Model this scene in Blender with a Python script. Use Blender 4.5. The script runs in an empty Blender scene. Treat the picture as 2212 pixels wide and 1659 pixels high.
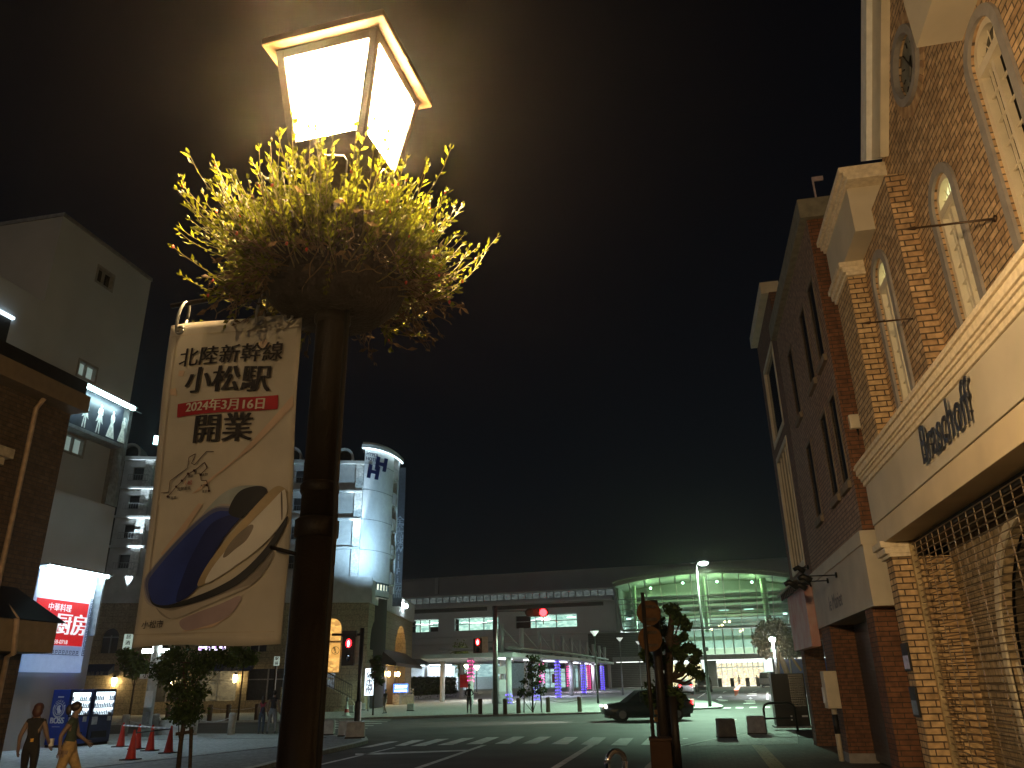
import bpy, bmesh, math, random
from mathutils import Vector, Matrix
rad = math.radians
rnd = random.Random(11)
S = bpy.context.scene
COL = S.collection

# ------------------------------------------------------------------ camera
PW, PH, FPX, CH = 2212., 1659., 1670., 1.6
PIT, ROL, YAW = rad(21.3), rad(.95), rad(11.7686)
def _basis():
    fw = Vector((0, math.cos(PIT), math.sin(PIT))); up = Vector((0, -math.sin(PIT), math.cos(PIT))); rt = Vector((1, 0, 0))
    r2 = rt*math.cos(ROL) - up*math.sin(ROL); u2 = up*math.cos(ROL) + rt*math.sin(ROL)
    rz = Matrix.Rotation(YAW, 3, 'Z')
    return rz @ r2, rz @ u2, rz @ fw
CR, CU, CF = _basis()
CAM = Vector((0, 0, CH))
cd = bpy.data.cameras.new('camera'); cam = bpy.data.objects.new('camera', cd); COL.objects.link(cam)
cd.sensor_width = 36; cd.lens = FPX/PW*36; cd.clip_start = .05; cd.clip_end = 2000
m = Matrix((( CR.x, CU.x, -CF.x, 0), (CR.y, CU.y, -CF.y, 0), (CR.z, CU.z, -CF.z, CH), (0, 0, 0, 1)))
cam.matrix_world = m
S.camera = cam

# ------------------------------------------------------------------ night sky, faint moon, exposure
w = bpy.data.worlds.new('World'); S.world = w; w.use_nodes = True
nt = w.node_tree; bg = nt.nodes['Background']
sky = nt.nodes.new('ShaderNodeTexSky'); sky.sky_type = 'NISHITA'; sky.sun_disc = False
sky.sun_elevation = rad(25); sky.sun_rotation = rad(200); sky.air_density = 1; sky.dust_density = 2
nt.links.new(sky.outputs[0], bg.inputs[0]); bg.inputs[1].default_value = .00032
sd = bpy.data.lights.new('moon', 'SUN'); sd.energy = .012; sd.angle = rad(10); sd.color = (.9, .95, 1)
so = bpy.data.objects.new('moon', sd); COL.objects.link(so); so.rotation_euler = (rad(65), 0, rad(-20))
S.view_settings.view_transform = 'Standard'; S.view_settings.look = 'None'
S.view_settings.exposure = 1.7; S.view_settings.gamma = 1
S.render.engine = 'CYCLES'
S.cycles.use_denoising = True
S.cycles.max_bounces = 6; S.cycles.transparent_max_bounces = 16; S.cycles.volume_bounces = 0
S.cycles.sample_clamp_indirect = 4; S.cycles.caustics_reflective = False; S.cycles.caustics_refractive = False

# ------------------------------------------------------------------ photograph measurements -> points in the place
KS = {1:(0,800,.7231),2:(0,1900,.7064),3:(600,0,.8439),4:(500,1200,.904),5:(1150,1650,.857),6:(1600,2200,.5425),7:(2400,2200,.5257),8:(3000,600,.7834),9:(3000,1800,.767),10:(300,2500,.4521),11:(1600,2600,.2712),12:(1250,2300,.4655),13:(3300,2500,.3599),14:(0,2600,.3165),15:(2600,2650,.3165),16:(1250,2400,.3014),17:(2750,2400,.2713),18:(1750,2500,.3165),19:(3100,1900,.7067),20:(3300,0,.5426),21:(2400,2350,.4352),22:(600,1150,.452),23:(3600,1480,.2532),24:(400,1700,.6024)}
def K(n, x, y):
    a, b, s = KS[n]; return ((a+x*s)/1.8517, (b+y*s)/1.8517)
def ray(px, py): return CF + CR*((px-PW/2)/FPX) - CU*((py-PH/2)/FPX)
SL = .0105
def gz(y): return SL*(min(y, 150)-45) if y > 45 else 0.
def G(p, base=0.):
    d = ray(*p); t = -d.z/d.y
    Y = (CH-base)/t if t > 0 else 1e9
    if Y > 45 or t <= 0: Y = (CH-base+SL*45)/(t+SL)
    return CAM + d*(Y/d.y)
def atY(p, Y): d = ray(*p); return CAM + d*(Y/d.y)
def atX(p, X): d = ray(*p); return CAM + d*(X/d.x)
def atD(p, D):
    d = ray(*p); return CAM + d*(D/math.hypot(d.x, d.y))
class Plane:
    """a vertical facade: origin A, horizontal direction t, outward normal n (towards the street)"""
    def __init__(s, A, B, n=None):
        s.A = Vector((A[0], A[1], 0)); t = Vector((B[0]-A[0], B[1]-A[1], 0)); s.t = t.normalized()
        s.n = Vector((s.t.y, -s.t.x, 0))
        if s.n.dot(CAM-s.A) < 0: s.n = -s.n
    def uv(s, p, d=0.):
        r = ray(*p); k = ((s.A+s.n*d-CAM).dot(s.n))/r.dot(s.n); P = CAM+r*k
        return ((P-s.A).dot(s.t), P.z)
    def at(s, u, z, d=0.): v = s.A+s.t*u+s.n*d; return Vector((v.x, v.y, z))

# ------------------------------------------------------------------ mesh and object helpers
class MB:
    def __init__(s): s.v = []; s.f = []; s.mi = []; s.sm = []; s.m = 0; s.smooth = False
    def add(s, vs, fs):
        o = len(s.v); s.v += [Vector(x) for x in vs]
        for f in fs: s.f.append([i+o for i in f]); s.mi.append(s.m); s.sm.append(s.smooth)
    def quad(s, a, b, c, d): s.add([a, b, c, d], [(0, 1, 2, 3)])
    def hexa(s, p):  # 8 points: bottom ring 0-3, top ring 4-7
        s.add(p, [(3, 2, 1, 0), (4, 5, 6, 7), (0, 1, 5, 4), (1, 2, 6, 5), (2, 3, 7, 6), (3, 0, 4, 7)])
    def box(s, x0, x1, y0, y1, z0, z1):
        s.hexa([(x0,y0,z0),(x1,y0,z0),(x1,y1,z0),(x0,y1,z0),(x0,y0,z1),(x1,y0,z1),(x1,y1,z1),(x0,y1,z1)])
    def obox(s, c, ax, ay, az, bev=0):
        c, ax, ay, az = Vector(c), Vector(ax), Vector(ay), Vector(az)
        s.hexa([c-ax-ay-az, c+ax-ay-az, c+ax+ay-az, c-ax+ay-az, c-ax-ay+az, c+ax-ay+az, c+ax+ay+az, c-ax+ay+az])
    def pbox(s, P, u0, u1, z0, z1, d0, d1):
        s.hexa([P.at(u0,z0,d1),P.at(u1,z0,d1),P.at(u1,z0,d0),P.at(u0,z0,d0),P.at(u0,z1,d1),P.at(u1,z1,d1),P.at(u1,z1,d0),P.at(u0,z1,d0)])
    def ppoly(s, P, pts, d0, d1):
        n = len(pts); fr = [P.at(u, z, d1) for u, z in pts]; bk = [P.at(u, z, d0) for u, z in pts]
        s.add(fr+bk, [list(range(n)), list(range(2*n-1, n-1, -1))]+[(i, i+n, (i+1) % n+n, (i+1) % n) for i in range(n)])
    def plate(s, P, outer, holes, d0, d1):
        """a wall slab with real openings"""
        bm = bmesh.new()
        for loop in [outer]+holes:
            vs = [bm.verts.new((u, z, 0)) for u, z in loop]
            for i in range(len(vs)): bm.edges.new((vs[i], vs[(i+1) % len(vs)]))
        bmesh.ops.triangle_fill(bm, use_beauty=True, use_dissolve=False, edges=bm.edges[:], normal=(0, 0, 1))
        bm.verts.index_update()
        vv = [(v.co.x, v.co.y) for v in bm.verts]
        s.add([P.at(u, z, d1) for u, z in vv], [[v.index for v in f.verts] for f in bm.faces])
        bm.free()
        for loop in [outer]+holes:
            n = len(loop)
            s.add([P.at(u, z, d1) for u, z in loop]+[P.at(u, z, d0) for u, z in loop], [(i, i+n, (i+1) % n+n, (i+1) % n) for i in range(n)])
    def prism(s, pts, z0, z1):
        n = len(pts)
        zz0 = z0 if callable(z0) else (lambda x, y: z0); zz1 = z1 if callable(z1) else (lambda x, y: z1)
        s.add([(p[0], p[1], zz0(p[0], p[1])) for p in pts]+[(p[0], p[1], zz1(p[0], p[1])) for p in pts],
              [list(range(n-1, -1, -1)), list(range(n, 2*n))]+[(i, (i+1) % n, (i+1) % n+n, i+n) for i in range(n)])
    def tube(s, path, r, n=8, cap=True):
        path = [Vector(p) for p in path]; rs = r if isinstance(r, (list, tuple)) else [r]*len(path)
        vs = []; prev = None
        for i, p in enumerate(path):
            d = (path[min(i+1, len(path)-1)]-path[max(i-1, 0)]).normalized()
            if prev is None:
                a = d.cross(Vector((0, 0, 1))) if abs(d.z) < .95 else d.cross(Vector((1, 0, 0)))
            else: a = prev - d*prev.dot(d)
            a.normalize(); prev = a; b = d.cross(a)
            for k in range(n):
                t = 2*math.pi*k/n; vs.append(p+(a*math.cos(t)+b*math.sin(t))*rs[i])
        fs = []
        for i in range(len(path)-1):
            for k in range(n): fs.append((i*n+k, i*n+(k+1) % n, (i+1)*n+(k+1) % n, (i+1)*n+k))
        if cap: fs += [list(range(n-1, -1, -1)), list(range((len(path)-1)*n, len(path)*n))]
        s.add(vs, fs)
    def lathe(s, c, prof, n=16, cap=True):
        c = Vector(c); vs = []
        for r, z in prof:
            for k in range(n):
                t = 2*math.pi*k/n; vs.append(c+Vector((r*math.cos(t), r*math.sin(t), z)))
        fs = []
        for i in range(len(prof)-1):
            for k in range(n): fs.append((i*n+k, i*n+(k+1) % n, (i+1)*n+(k+1) % n, (i+1)*n+k))
        if cap: fs += [list(range(n-1, -1, -1)), list(range((len(prof)-1)*n, len(prof)*n))]
        s.add(vs, fs)
    def ell(s, c, rx, ry, rz, n=12, m_=8):
        s.lathe(c, [], n) if False else None
        c = Vector(c); vs = []; fs = []
        for i in range(m_+1):
            a = -math.pi/2+math.pi*i/m_
            for k in range(n):
                t = 2*math.pi*k/n; vs.append(c+Vector((rx*math.cos(a)*math.cos(t), ry*math.cos(a)*math.sin(t), rz*math.sin(a))))
        for i in range(m_):
            for k in range(n): fs.append((i*n+k, i*n+(k+1) % n, (i+1)*n+(k+1) % n, (i+1)*n+k))
        s.add(vs, fs)
    def disc(s, c, nrm, r, th=.004, n=20):
        nrm = Vector(nrm).normalized(); s.tube([Vector(c)-nrm*th/2, Vector(c)+nrm*th/2], r, n)
    def build(s, name, mats, parent=None, bevel=0.):
        me = bpy.data.meshes.new(name)
        o0 = ORG.get(parent.name, Vector((0, 0, 0))) if parent else Vector((0, 0, 0))
        me.from_pydata([v-o0 for v in s.v], [], s.f)
        mats = mats if isinstance(mats, (list, tuple)) else [mats]
        for m_ in mats: me.materials.append(m_)
        me.polygons.foreach_set('material_index', s.mi); me.polygons.foreach_set('use_smooth', s.sm)
        me.update()
        o = bpy.data.objects.new(name, me); COL.objects.link(o)
        if parent: o.parent = parent; ORG[o.name] = o0
        if bevel:
            b = o.modifiers.new('bevel', 'BEVEL'); b.width = bevel; b.segments = 2; b.limit_method = 'ANGLE'
        return o
ORG = {}
def tag(o, label, cat, group=None, kind=None):
    if label: o['label'] = label
    if cat: o['category'] = cat
    if group: o['group'] = group
    if kind: o['kind'] = kind
    return o
def thing(name, label, cat, loc, group=None):
    o = bpy.data.objects.new(name, None); COL.objects.link(o); o.location = loc; o.empty_display_size = .2
    ORG[o.name] = Vector(loc)
    return tag(o, label, cat, group)
def struct(mb, name, mats): o = mb.build(name, mats); o['kind'] = 'structure'; return o
def dup(root, loc, rotz=0., label=None, scale=None):
    def cp(o, par):
        c = o.copy(); COL.objects.link(c)
        if par: c.parent = par
        for ch in list(o.children): cp(ch, c)
        return c
    r = cp(root, None); r.location = loc; r.rotation_euler = (0, 0, rotz)
    if scale: r.scale = (scale,)*3
    if label: r['label'] = label
    return r
def text_mesh(body, size, shear=0., bold=0, spacing=1., narrow=1., align='CENTER'):
    """glyph outlines as flat polygons in x,y; bold > 0 widens the upright strokes (brush / Mincho weight)"""
    cu = bpy.data.curves.new('lettering', 'FONT'); cu.body = body; cu.size = size; cu.shear = shear
    cu.space_character = spacing; cu.align_x = align; cu.align_y = 'CENTER'; cu.resolution_u = 4
    o = bpy.data.objects.new('lettering', cu); COL.objects.link(o)
    dg = bpy.context.evaluated_depsgraph_get(); dg.update()
    me = bpy.data.meshes.new_from_object(o.evaluated_get(dg))
    vs = [(v.co.x*narrow, v.co.y) for v in me.vertices]; fs = [list(p.vertices) for p in me.polygons]
    bpy.data.objects.remove(o); bpy.data.curves.remove(cu); bpy.data.meshes.remove(me)
    return vs, fs
def put_text(mb, body, size, org, ux, uy, n, lift=.003, layers=1, dx=0., **kw):
    """lay lettering on a surface: org centre, ux reading direction, uy up; layers side by side thicken strokes"""
    vs, fs = text_mesh(body, size, **kw)
    org, ux, uy, n = Vector(org), Vector(ux).normalized(), Vector(uy).normalized(), Vector(n).normalized()
    for k in range(layers):
        mb.add([org+ux*(x+dx*(k-(layers-1)/2))+uy*y+n*(lift+k*.0006) for x, y in vs], fs)

# ------------------------------------------------------------------ materials
def newmat(name):
    m_ = bpy.data.materials.new(name); m_.use_nodes = True
    return m_, m_.node_tree, m_.node_tree.nodes['Principled BSDF']
def mat(name, c, rough=.6, metal=0., var=.25, scale=6., bump=0., bscale=40., spec=.5, stain=None):
    m_, t, b = newmat(name)
    b.inputs['Roughness'].default_value = rough; b.inputs['Metallic'].default_value = metal
    b.inputs['Specular IOR Level'].default_value = spec
    N = t.nodes; Lk = t.links
    tc = N.new('ShaderNodeTexCoord')
    no = N.new('ShaderNodeTexNoise'); no.inputs['Scale'].default_value = scale; no.inputs['Detail'].default_value = 6
    Lk.new(tc.outputs['Object'], no.inputs['Vector'])
    rp = N.new('ShaderNodeValToRGB')
    d = [max(0, x*(1-var)) for x in c[:3]]; l = [min(1, x*(1+var)) for x in c[:3]]
    if stain: d = stain
    rp.color_ramp.elements[0].position = .3; rp.color_ramp.elements[1].position = .7
    rp.color_ramp.elements[0].color = (*d, 1); rp.color_ramp.elements[1].color = (*l, 1)
    Lk.new(no.outputs[0], rp.inputs[0]); Lk.new(rp.outputs[0], b.inputs['Base Color'])
    if bump:
        n2 = N.new('ShaderNodeTexNoise'); n2.inputs['Scale'].default_value = bscale; n2.inputs['Detail'].default_value = 4
        Lk.new(tc.outputs['Object'], n2.inputs['Vector'])
        bp = N.new('ShaderNodeBump'); bp.inputs['Strength'].default_value = bump; bp.inputs['Distance'].default_value = .02
        Lk.new(n2.outputs[0], bp.inputs['Height']); Lk.new(bp.outputs[0], b.inputs['Normal'])
    return m_
def emat(name, c, s):
    m_, t, b = newmat(name)
    b.inputs['Base Color'].default_value = (*[min(.8, x) for x in c], 1)
    b.inputs['Emission Color'].default_value = (*c, 1); b.inputs['Emission Strength'].default_value = s
    return m_
def emat_varied(name, c1, c2, s, scale=1.2):
    """lit room seen through a window: uneven bright and dim patches"""
    m_, t, b = newmat(name); N = t.nodes; Lk = t.links
    tc = N.new('ShaderNodeTexCoord'); mp = N.new('ShaderNodeMapping'); mp.inputs['Scale'].default_value = (scale, scale, scale*2.2)
    vo = N.new('ShaderNodeTexVoronoi'); vo.distance = 'CHEBYCHEV'
    Lk.new(tc.outputs['Object'], mp.inputs[0]); Lk.new(mp.outputs[0], vo.inputs['Vector'])
    sp = N.new('ShaderNodeSeparateColor'); Lk.new(vo.outputs['Color'], sp.inputs[0])
    mx = N.new('ShaderNodeMix'); mx.data_type = 'RGBA'; mx.inputs['A'].default_value = (*c1, 1); mx.inputs['B'].default_value = (*c2, 1)
    Lk.new(sp.outputs[0], mx.inputs['Factor']); Lk.new(mx.outputs['Result'], b.inputs['Emission Color'])
    b.inputs['Base Color'].default_value = (.1, .1, .1, 1); b.inputs['Emission Strength'].default_value = s
    b.inputs['Roughness'].default_value = .15
    return m_
def brickmat(name, c1, c2, mortar, bw, bh, ms=.012, bump=.6, rough=.75, rot=False, bias=0.):
    m_, t, b = newmat(name); N = t.nodes; Lk = t.links
    ge = N.new('ShaderNodeNewGeometry')
    cr = N.new('ShaderNodeVectorMath'); cr.operation = 'CROSS_PRODUCT'; cr.inputs[0].default_value = (0, 0, 1); Lk.new(ge.outputs['True Normal'], cr.inputs[1])
    nm = N.new('ShaderNodeVectorMath'); nm.operation = 'NORMALIZE'; Lk.new(cr.outputs[0], nm.inputs[0])
    dt = N.new('ShaderNodeVectorMath'); dt.operation = 'DOT_PRODUCT'; Lk.new(nm.outputs[0], dt.inputs[0]); Lk.new(ge.outputs['Position'], dt.inputs[1])
    sx = N.new('ShaderNodeSeparateXYZ'); Lk.new(ge.outputs['Position'], sx.inputs[0])
    cx = N.new('ShaderNodeCombineXYZ')
    if rot: Lk.new(sx.outputs[0], cx.inputs[0]); Lk.new(sx.outputs[1], cx.inputs[1])
    else: Lk.new(dt.outputs['Value'], cx.inputs[0]); Lk.new(sx.outputs[2], cx.inputs[1])
    br = N.new('ShaderNodeTexBrick'); Lk.new(cx.outputs[0], br.inputs['Vector'])
    br.inputs['Scale'].default_value = 1; br.inputs['Brick Width'].default_value = bw; br.inputs['Row Height'].default_value = bh
    br.inputs['Mortar Size'].default_value = ms; br.inputs['Mortar Smooth'].default_value = .3; br.inputs['Bias'].default_value = bias
    br.inputs['Color1'].default_value = (*c1, 1); br.inputs['Color2'].default_value = (*c2, 1); br.inputs['Mortar'].default_value = (*mortar, 1)
    no = N.new('ShaderNodeTexNoise'); no.inputs['Scale'].default_value = 9; no.inputs['Detail'].default_value = 5; Lk.new(ge.outputs['Position'], no.inputs['Vector'])
    mr = N.new('ShaderNodeMapRange'); mr.inputs[1].default_value = .3; mr.inputs[2].default_value = .7; mr.inputs[3].default_value = .6; mr.inputs[4].default_value = 1.25; Lk.new(no.outputs[0], mr.inputs[0])
    mu = N.new('ShaderNodeMix'); mu.data_type = 'RGBA'; mu.blend_type = 'MULTIPLY'; mu.inputs['Factor'].default_value = 1
    Lk.new(br.outputs['Color'], mu.inputs['A']); Lk.new(mr.outputs[0], mu.inputs['B']); Lk.new(mu.outputs['Result'], b.inputs['Base Color'])
    bp = N.new('ShaderNodeBump'); bp.inputs['Strength'].default_value = bump; bp.inputs['Distance'].default_value = .02; bp.invert = True
    Lk.new(br.outputs['Fac'], bp.inputs['Height']); Lk.new(bp.outputs[0], b.inputs['Normal'])
    b.inputs['Roughness'].default_value = rough
    return m_
def glassmat(name, tint=(.8, .9, .9), mixf=.12, rough=.02):
    m_ = bpy.data.materials.new(name); m_.use_nodes = True; t = m_.node_tree; t.nodes.clear(); N = t.nodes; Lk = t.links
    o = N.new('ShaderNodeOutputMaterial'); mx = N.new('ShaderNodeMixShader'); tr = N.new('ShaderNodeBsdfTransparent'); gl = N.new('ShaderNodeBsdfGlossy')
    tr.inputs[0].default_value = (*tint, 1); gl.inputs['Roughness'].default_value = rough; gl.inputs[0].default_value = (.9, .9, .9, 1)
    lw = N.new('ShaderNodeLayerWeight'); lw.inputs[0].default_value = .25
    ma = N.new('ShaderNodeMath'); ma.operation = 'MULTIPLY_ADD'; ma.inputs[1].default_value = .6; ma.inputs[2].default_value = mixf
    Lk.new(lw.outputs['Fresnel'], ma.inputs[0]); Lk.new(ma.outputs[0], mx.inputs[0]); Lk.new(tr.outputs[0], mx.inputs[1]); Lk.new(gl.outputs[0], mx.inputs[2]); Lk.new(mx.outputs[0], o.inputs[0])
    return m_
def leafmat(name, c, trans=.5, var=.4):
    m_ = bpy.data.materials.new(name); m_.use_nodes = True; t = m_.node_tree; t.nodes.clear(); N = t.nodes; Lk = t.links
    o = N.new('ShaderNodeOutputMaterial'); mx = N.new('ShaderNodeMixShader'); df = N.new('ShaderNodeBsdfPrincipled'); tl = N.new('ShaderNodeBsdfTranslucent')
    ge = N.new('ShaderNodeNewGeometry'); mr = N.new('ShaderNodeMapRange'); mr.inputs[3].default_value = 1-var; mr.inputs[4].default_value = 1+var
    Lk.new(ge.outputs['Random Per Island'], mr.inputs[0])
    mu = N.new('ShaderNodeMix'); mu.data_type = 'RGBA'; mu.blend_type = 'MULTIPLY'; mu.inputs['Factor'].default_value = 1; mu.inputs['A'].default_value = (*c, 1)
    Lk.new(mr.outputs[0], mu.inputs['B'])
    df.inputs['Roughness'].default_value = .6; df.inputs['Specular IOR Level'].default_value = .15
    Lk.new(mu.outputs['Result'], df.inputs['Base Color']); Lk.new(mu.outputs['Result'], tl.inputs[0])
    mx.inputs[0].default_value = trans; Lk.new(df.outputs[0], mx.inputs[1]); Lk.new(tl.outputs[0], mx.inputs[2]); Lk.new(mx.outputs[0], o.inputs[0])
    return m_
M = {}
M['black_metal'] = mat('black_metal', (.012, .011, .010), .4, .3)
M['brown_metal'] = mat('brown_metal', (.018, .013, .010), .5, .0, bump=.15, bscale=120, spec=.25)
M['grey_metal'] = mat('grey_metal', (.28, .29, .29), .4, .5)
M['white_paint'] = mat('white_paint', (.72, .72, .70), .5, var=.12)
M['cream'] = mat('cream', (.62, .55, .42), .6, var=.12, scale=3, bump=.1)
M['cream_worn'] = mat('cream_worn', (.66, .58, .44), .65, var=.15, scale=14, bump=.15, stain=(.54, .46, .34))
M['cream_fascia'] = mat('cream_fascia', (.50, .45, .36), .6, var=.12, scale=1.5)
M['grey_render'] = mat('grey_render', (.27, .25, .24), .8, var=.15, bump=.2, bscale=60)
M['black'] = mat('black', (.006, .006, .006), .6)
M['dark_glass'] = mat('dark_glass', (.012, .014, .016), .08, var=.3, spec=.8)
M['asphalt'] = mat('asphalt', (.048, .047, .046), .75, var=.45, scale=.8, bump=.5, bscale=70)
M['mark'] = mat('road_paint', (.62, .62, .60), .6, var=.25, scale=5, stain=(.34, .34, .33))
M['concrete'] = mat('concrete', (.34, .34, .33), .8, var=.25, scale=5, bump=.2)
M['kerb'] = mat('kerb_stone', (.42, .43, .41), .7, var=.2, scale=9)
M['glass'] = glassmat('clear_glass')
M['chain'] = mat('chain', (.6, .6, .6), .35, .6)
M['bark'] = mat('bark', (.055, .040, .028), .9, var=.4, scale=20, bump=.6, bscale=60, spec=.15)
M['pale_bark'] = mat('pale_bark', (.22, .15, .085), .85, var=.4, scale=20, bump=.4)
M['leaf'] = leafmat('dark_leaf', (.045, .075, .022), .35)
M['leaf_light'] = leafmat('fresh_leaf', (.10, .15, .03), .5)
M['rubber'] = mat('rubber', (.015, .015, .015), .8)
M['skin'] = mat('skin', (.16, .105, .078), .6, var=.08)
M['hair'] = mat('hair', (.018, .012, .010), .5)
# ================================================================== GROUND
RZ = -.1
g = MB()
xs = [-150, -60, -30, -10, 0, 10, 40, 150]; ys = [-25, 0, 20, 45, 60, 90, 120, 150, 250]
gv = [(x, y, RZ+gz(y)) for y in ys for x in xs]; n = len(xs)
g.add(gv, [(j*n+i, j*n+i+1, (j+1)*n+i+1, (j+1)*n+i) for j in range(len(ys)-1) for i in range(n-1)])
struct(g, 'road', M['asphalt'])
M['paver_dark'] = brickmat('paver_dark', (.085, .078, .068), (.13, .12, .105), (.03, .03, .03), .22, .11, .006, .5, rot=True)
M['paver_pale'] = brickmat('paver_pale', (.44, .46, .44), (.52, .54, .52), (.24, .25, .24), .6, .3, .008, .3, rot=True)
M['paver_mid'] = brickmat('paver_mid', (.20, .21, .21), (.27, .28, .27), (.10, .10, .10), .3, .3, .008, .3, rot=True)
M['tactile'] = brickmat('tactile', (.34, .32, .18), (.38, .35, .2), (.18, .17, .1), .3, .3, .01, .4, rot=True)
gzf = lambda x, y: gz(y)
gzl = lambda d: (lambda x, y: gz(y)+d)
def kerbline(mb, pts, wd=.16):
    pts = [Vector((p[0], p[1], 0)) for p in pts]
    for i in range(len(pts)-1):
        a, b = pts[i], pts[i+1]; d = (b-a).normalized(); nn = Vector((-d.y, d.x, 0))
        q = [a-d*.0, b, b+nn*wd, a+nn*wd]
        mb.prism([(v.x, v.y) for v in q], gzl(-.3), gzl(.006+.0008*(i % 3)))
RK = [(-1.75, -12), (-1.75, 9), (-1.08, 15), (-1.05, 18), (-.75, 22.5), (-.45, 23.7), (.6, 26.6), (1.25, 28.7), (2.3, 29.9), (3.9, 31.2), (14, 32.5)]
g = MB(); g.prism(RK+[(14, -12)], -.3, 0.); struct(g, 'pavement', M['paver_dark'])
g = MB(); kerbline(g, RK[::-1], .18); struct(g, 'kerb', M['kerb'])
g = MB(); g.prism([(-.2, 23.5), (2.72, 24.25), (3.05, 27), (3.4, 30.6), (2.35, 29.6), (1.35, 28.4), (.72, 26.5)], -.05, .004); struct(g, 'pavement', M['paver_pale'])
g = MB(); g.prism([(1.22, 6), (1.5, 6), (1.79, 23.7), (1.48, 23.7)], -.05, .0042); struct(g, 'tactile_paving', M['tactile'])
LK = [(-9.55, -12), (-9.55, 17.6), (-9.77, 19), (-10.1, 22), (-10.25, 24.5), (-10.5, 26.3), (-11.3, 28.1), (-13.6, 29.5), (-15.5, 30.1), (-22, 30.7), (-32, 28.2), (-60, 19)]
g = MB(); g.prism(LK+[(-60, -12)], -.3, 0.); struct(g, 'pavement', M['paver_mid'])
g = MB(); kerbline(g, LK, .2); struct(g, 'kerb', M['kerb'])
g = MB(); g.prism([(-17.2, 1), (-13.7, 17.2), (-12.3, 23.8), (-13.4, 28.9), (-15.6, 29.7), (-22, 30.3), (-32, 27.8), (-50, 20), (-50, 1)], -.05, .005); struct(g, 'pavement', M['paver_pale'])
g = MB(); g.prism([(-13.55, 17.2), (-13.48, 17.2), (-12.06, 23.85), (-12.14, 23.85)], -.02, .0035)
g.prism([(-22, 26.3), (-12.6, 27.6), (-12.6, 27.68), (-22, 26.38)], -.02, .0085); struct(g, 'drain_channel', M['asphalt'])
FK = [(-60, 31.5), (-32, 41), (-22.5, 44.2), (-20.2, 45), (-18.5, 45.7), (-14.8, 47.6), (-11.5, 48.1), (-8.3, 48.9), (-5.6, 49.8), (-.65, 53.4), (1.6, 55.3), (1.85, 57.5), (1.4, 66), (-.4, 72), (-3.6, 84), (-3.6, 134)]
g = MB(); g.prism([(-60, 31.5), (-32, 41), (-22.5, 44.2), (-20.2, 45), (-60, 45)], -.4, 0); g.prism(FK[3:]+[(-60, 134), (-60, 45)], gzl(-.4), gzf); struct(g, 'plaza', M['paver_pale'])
g = MB(); kerbline(g, FK[::-1], .2); struct(g, 'kerb', M['kerb'])
g = MB(); g.prism([(-60, 134), (60, 134), (60, 150), (-60, 150)], gzl(-.4), gzl(.012)); struct(g, 'forecourt', M['paver_pale'])
# painted markings, every one a thin sheet on the asphalt
def mark(mb, pts):
    q = [G(p, RZ) for p in pts]
    mb.add([(v.x, v.y, RZ+gz(v.y)+.005) for v in q], [list(range(len(q)))])
cw = MB()
for q in ([(-40,1445),(40,1443),(185,1400),(95,1402)],[(75,1447),(185,1445),(365,1392),(270,1395)],[(272,1440),(385,1438),(553,1385),(462,1388)],
          [(485,1433),(600,1432),(735,1380),(640,1382)],[(697,1430),(810,1428),(922,1376),(835,1378)],[(900,1428),(1010,1428),(1117,1376),(1025,1378)],
          [(1113,1432),(1235,1433),(1315,1380),(1220,1380)],[(1332,1435),(1455,1437),(1522,1382),(1420,1382)],[(1553,1440),(1670,1442),(1722,1387),(1625,1387)],[(1775,1438),(1895,1440),(1930,1390),(1828,1388)]):
    mark(cw, [K(6, *p) for p in q])
mark(cw, [K(12, *p) for p in [(395,1488),(505,1480),(745,1430),(650,1433)]])
struct(cw, 'crosswalk', M['mark'])
lm = MB()
for q in ([(95,1612),(150,1612),(642,1438),(600,1440)],[(1105,1612),(1165,1612),(1440,1437),(1392,1437)],[(-330,1515),(-330,1502),(500,1473),(520,1482)]):
    mark(lm, [K(6, *p) for p in q])
for q in ([(60,1638),(60,1626),(690,1484),(720,1484)],):
    mark(lm, [K(12, *p) for p in q])
for x0, x1, y in ((170,670,1247),(170,640,1260),(170,590,1277),(170,520,1296),(170,470,1318)):
    mark(lm, [K(12, *p) for p in [(x0,y+5),(x1,y+1),(x1+8,y-3),(x0,y)]])
for q in ([(895,1460),(965,1460),(930,1432)],[(918,1470),(942,1470),(942,1458),(918,1458)],[(840,1490),(1000,1486),(995,1476),(850,1480)],[(860,1510),(1000,1506),(998,1496),(870,1500)],[(820,1532),(1000,1528),(1000,1516),(835,1520)],
          [(885,1385),(1020,1382),(1016,1374),(895,1377)],[(875,1412),(1020,1408),(1018,1398),(885,1402)],[(445,1440),(515,1448),(495,1412)],[(420,1470),(600,1490),(590,1476),(430,1458)],[(450,1490),(560,1492),(560,1484),(455,1480)],
          [(520,1370),(570,1350),(580,1344),(530,1352)],[(1160,1470),(1200,1470),(1195,1355),(1165,1355)],[(140,1448),(165,1440),(290,1360),(270,1360)],[(950,1360),(1020,1340),(1030,1336),(960,1350)],
          [(700,1597),(815,1597),(830,1580),(725,1580)],[(905,1592),(1015,1592),(1030,1576),(925,1578)],[(1112,1588),(1215,1588),(1222,1572),(1125,1572)],[(520,1600),(635,1597),(640,1584),(540,1586)]):
    mark(lm, [K(17, *p) for p in q])
for q in ([(975,740),(1090,722),(1095,714),(1010,730)],[(410,963),(480,963),(480,958),(420,958)]): mark(lm, [K(15, *p) for p in q])
struct(lm, 'road_marking', M['mark'])

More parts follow.
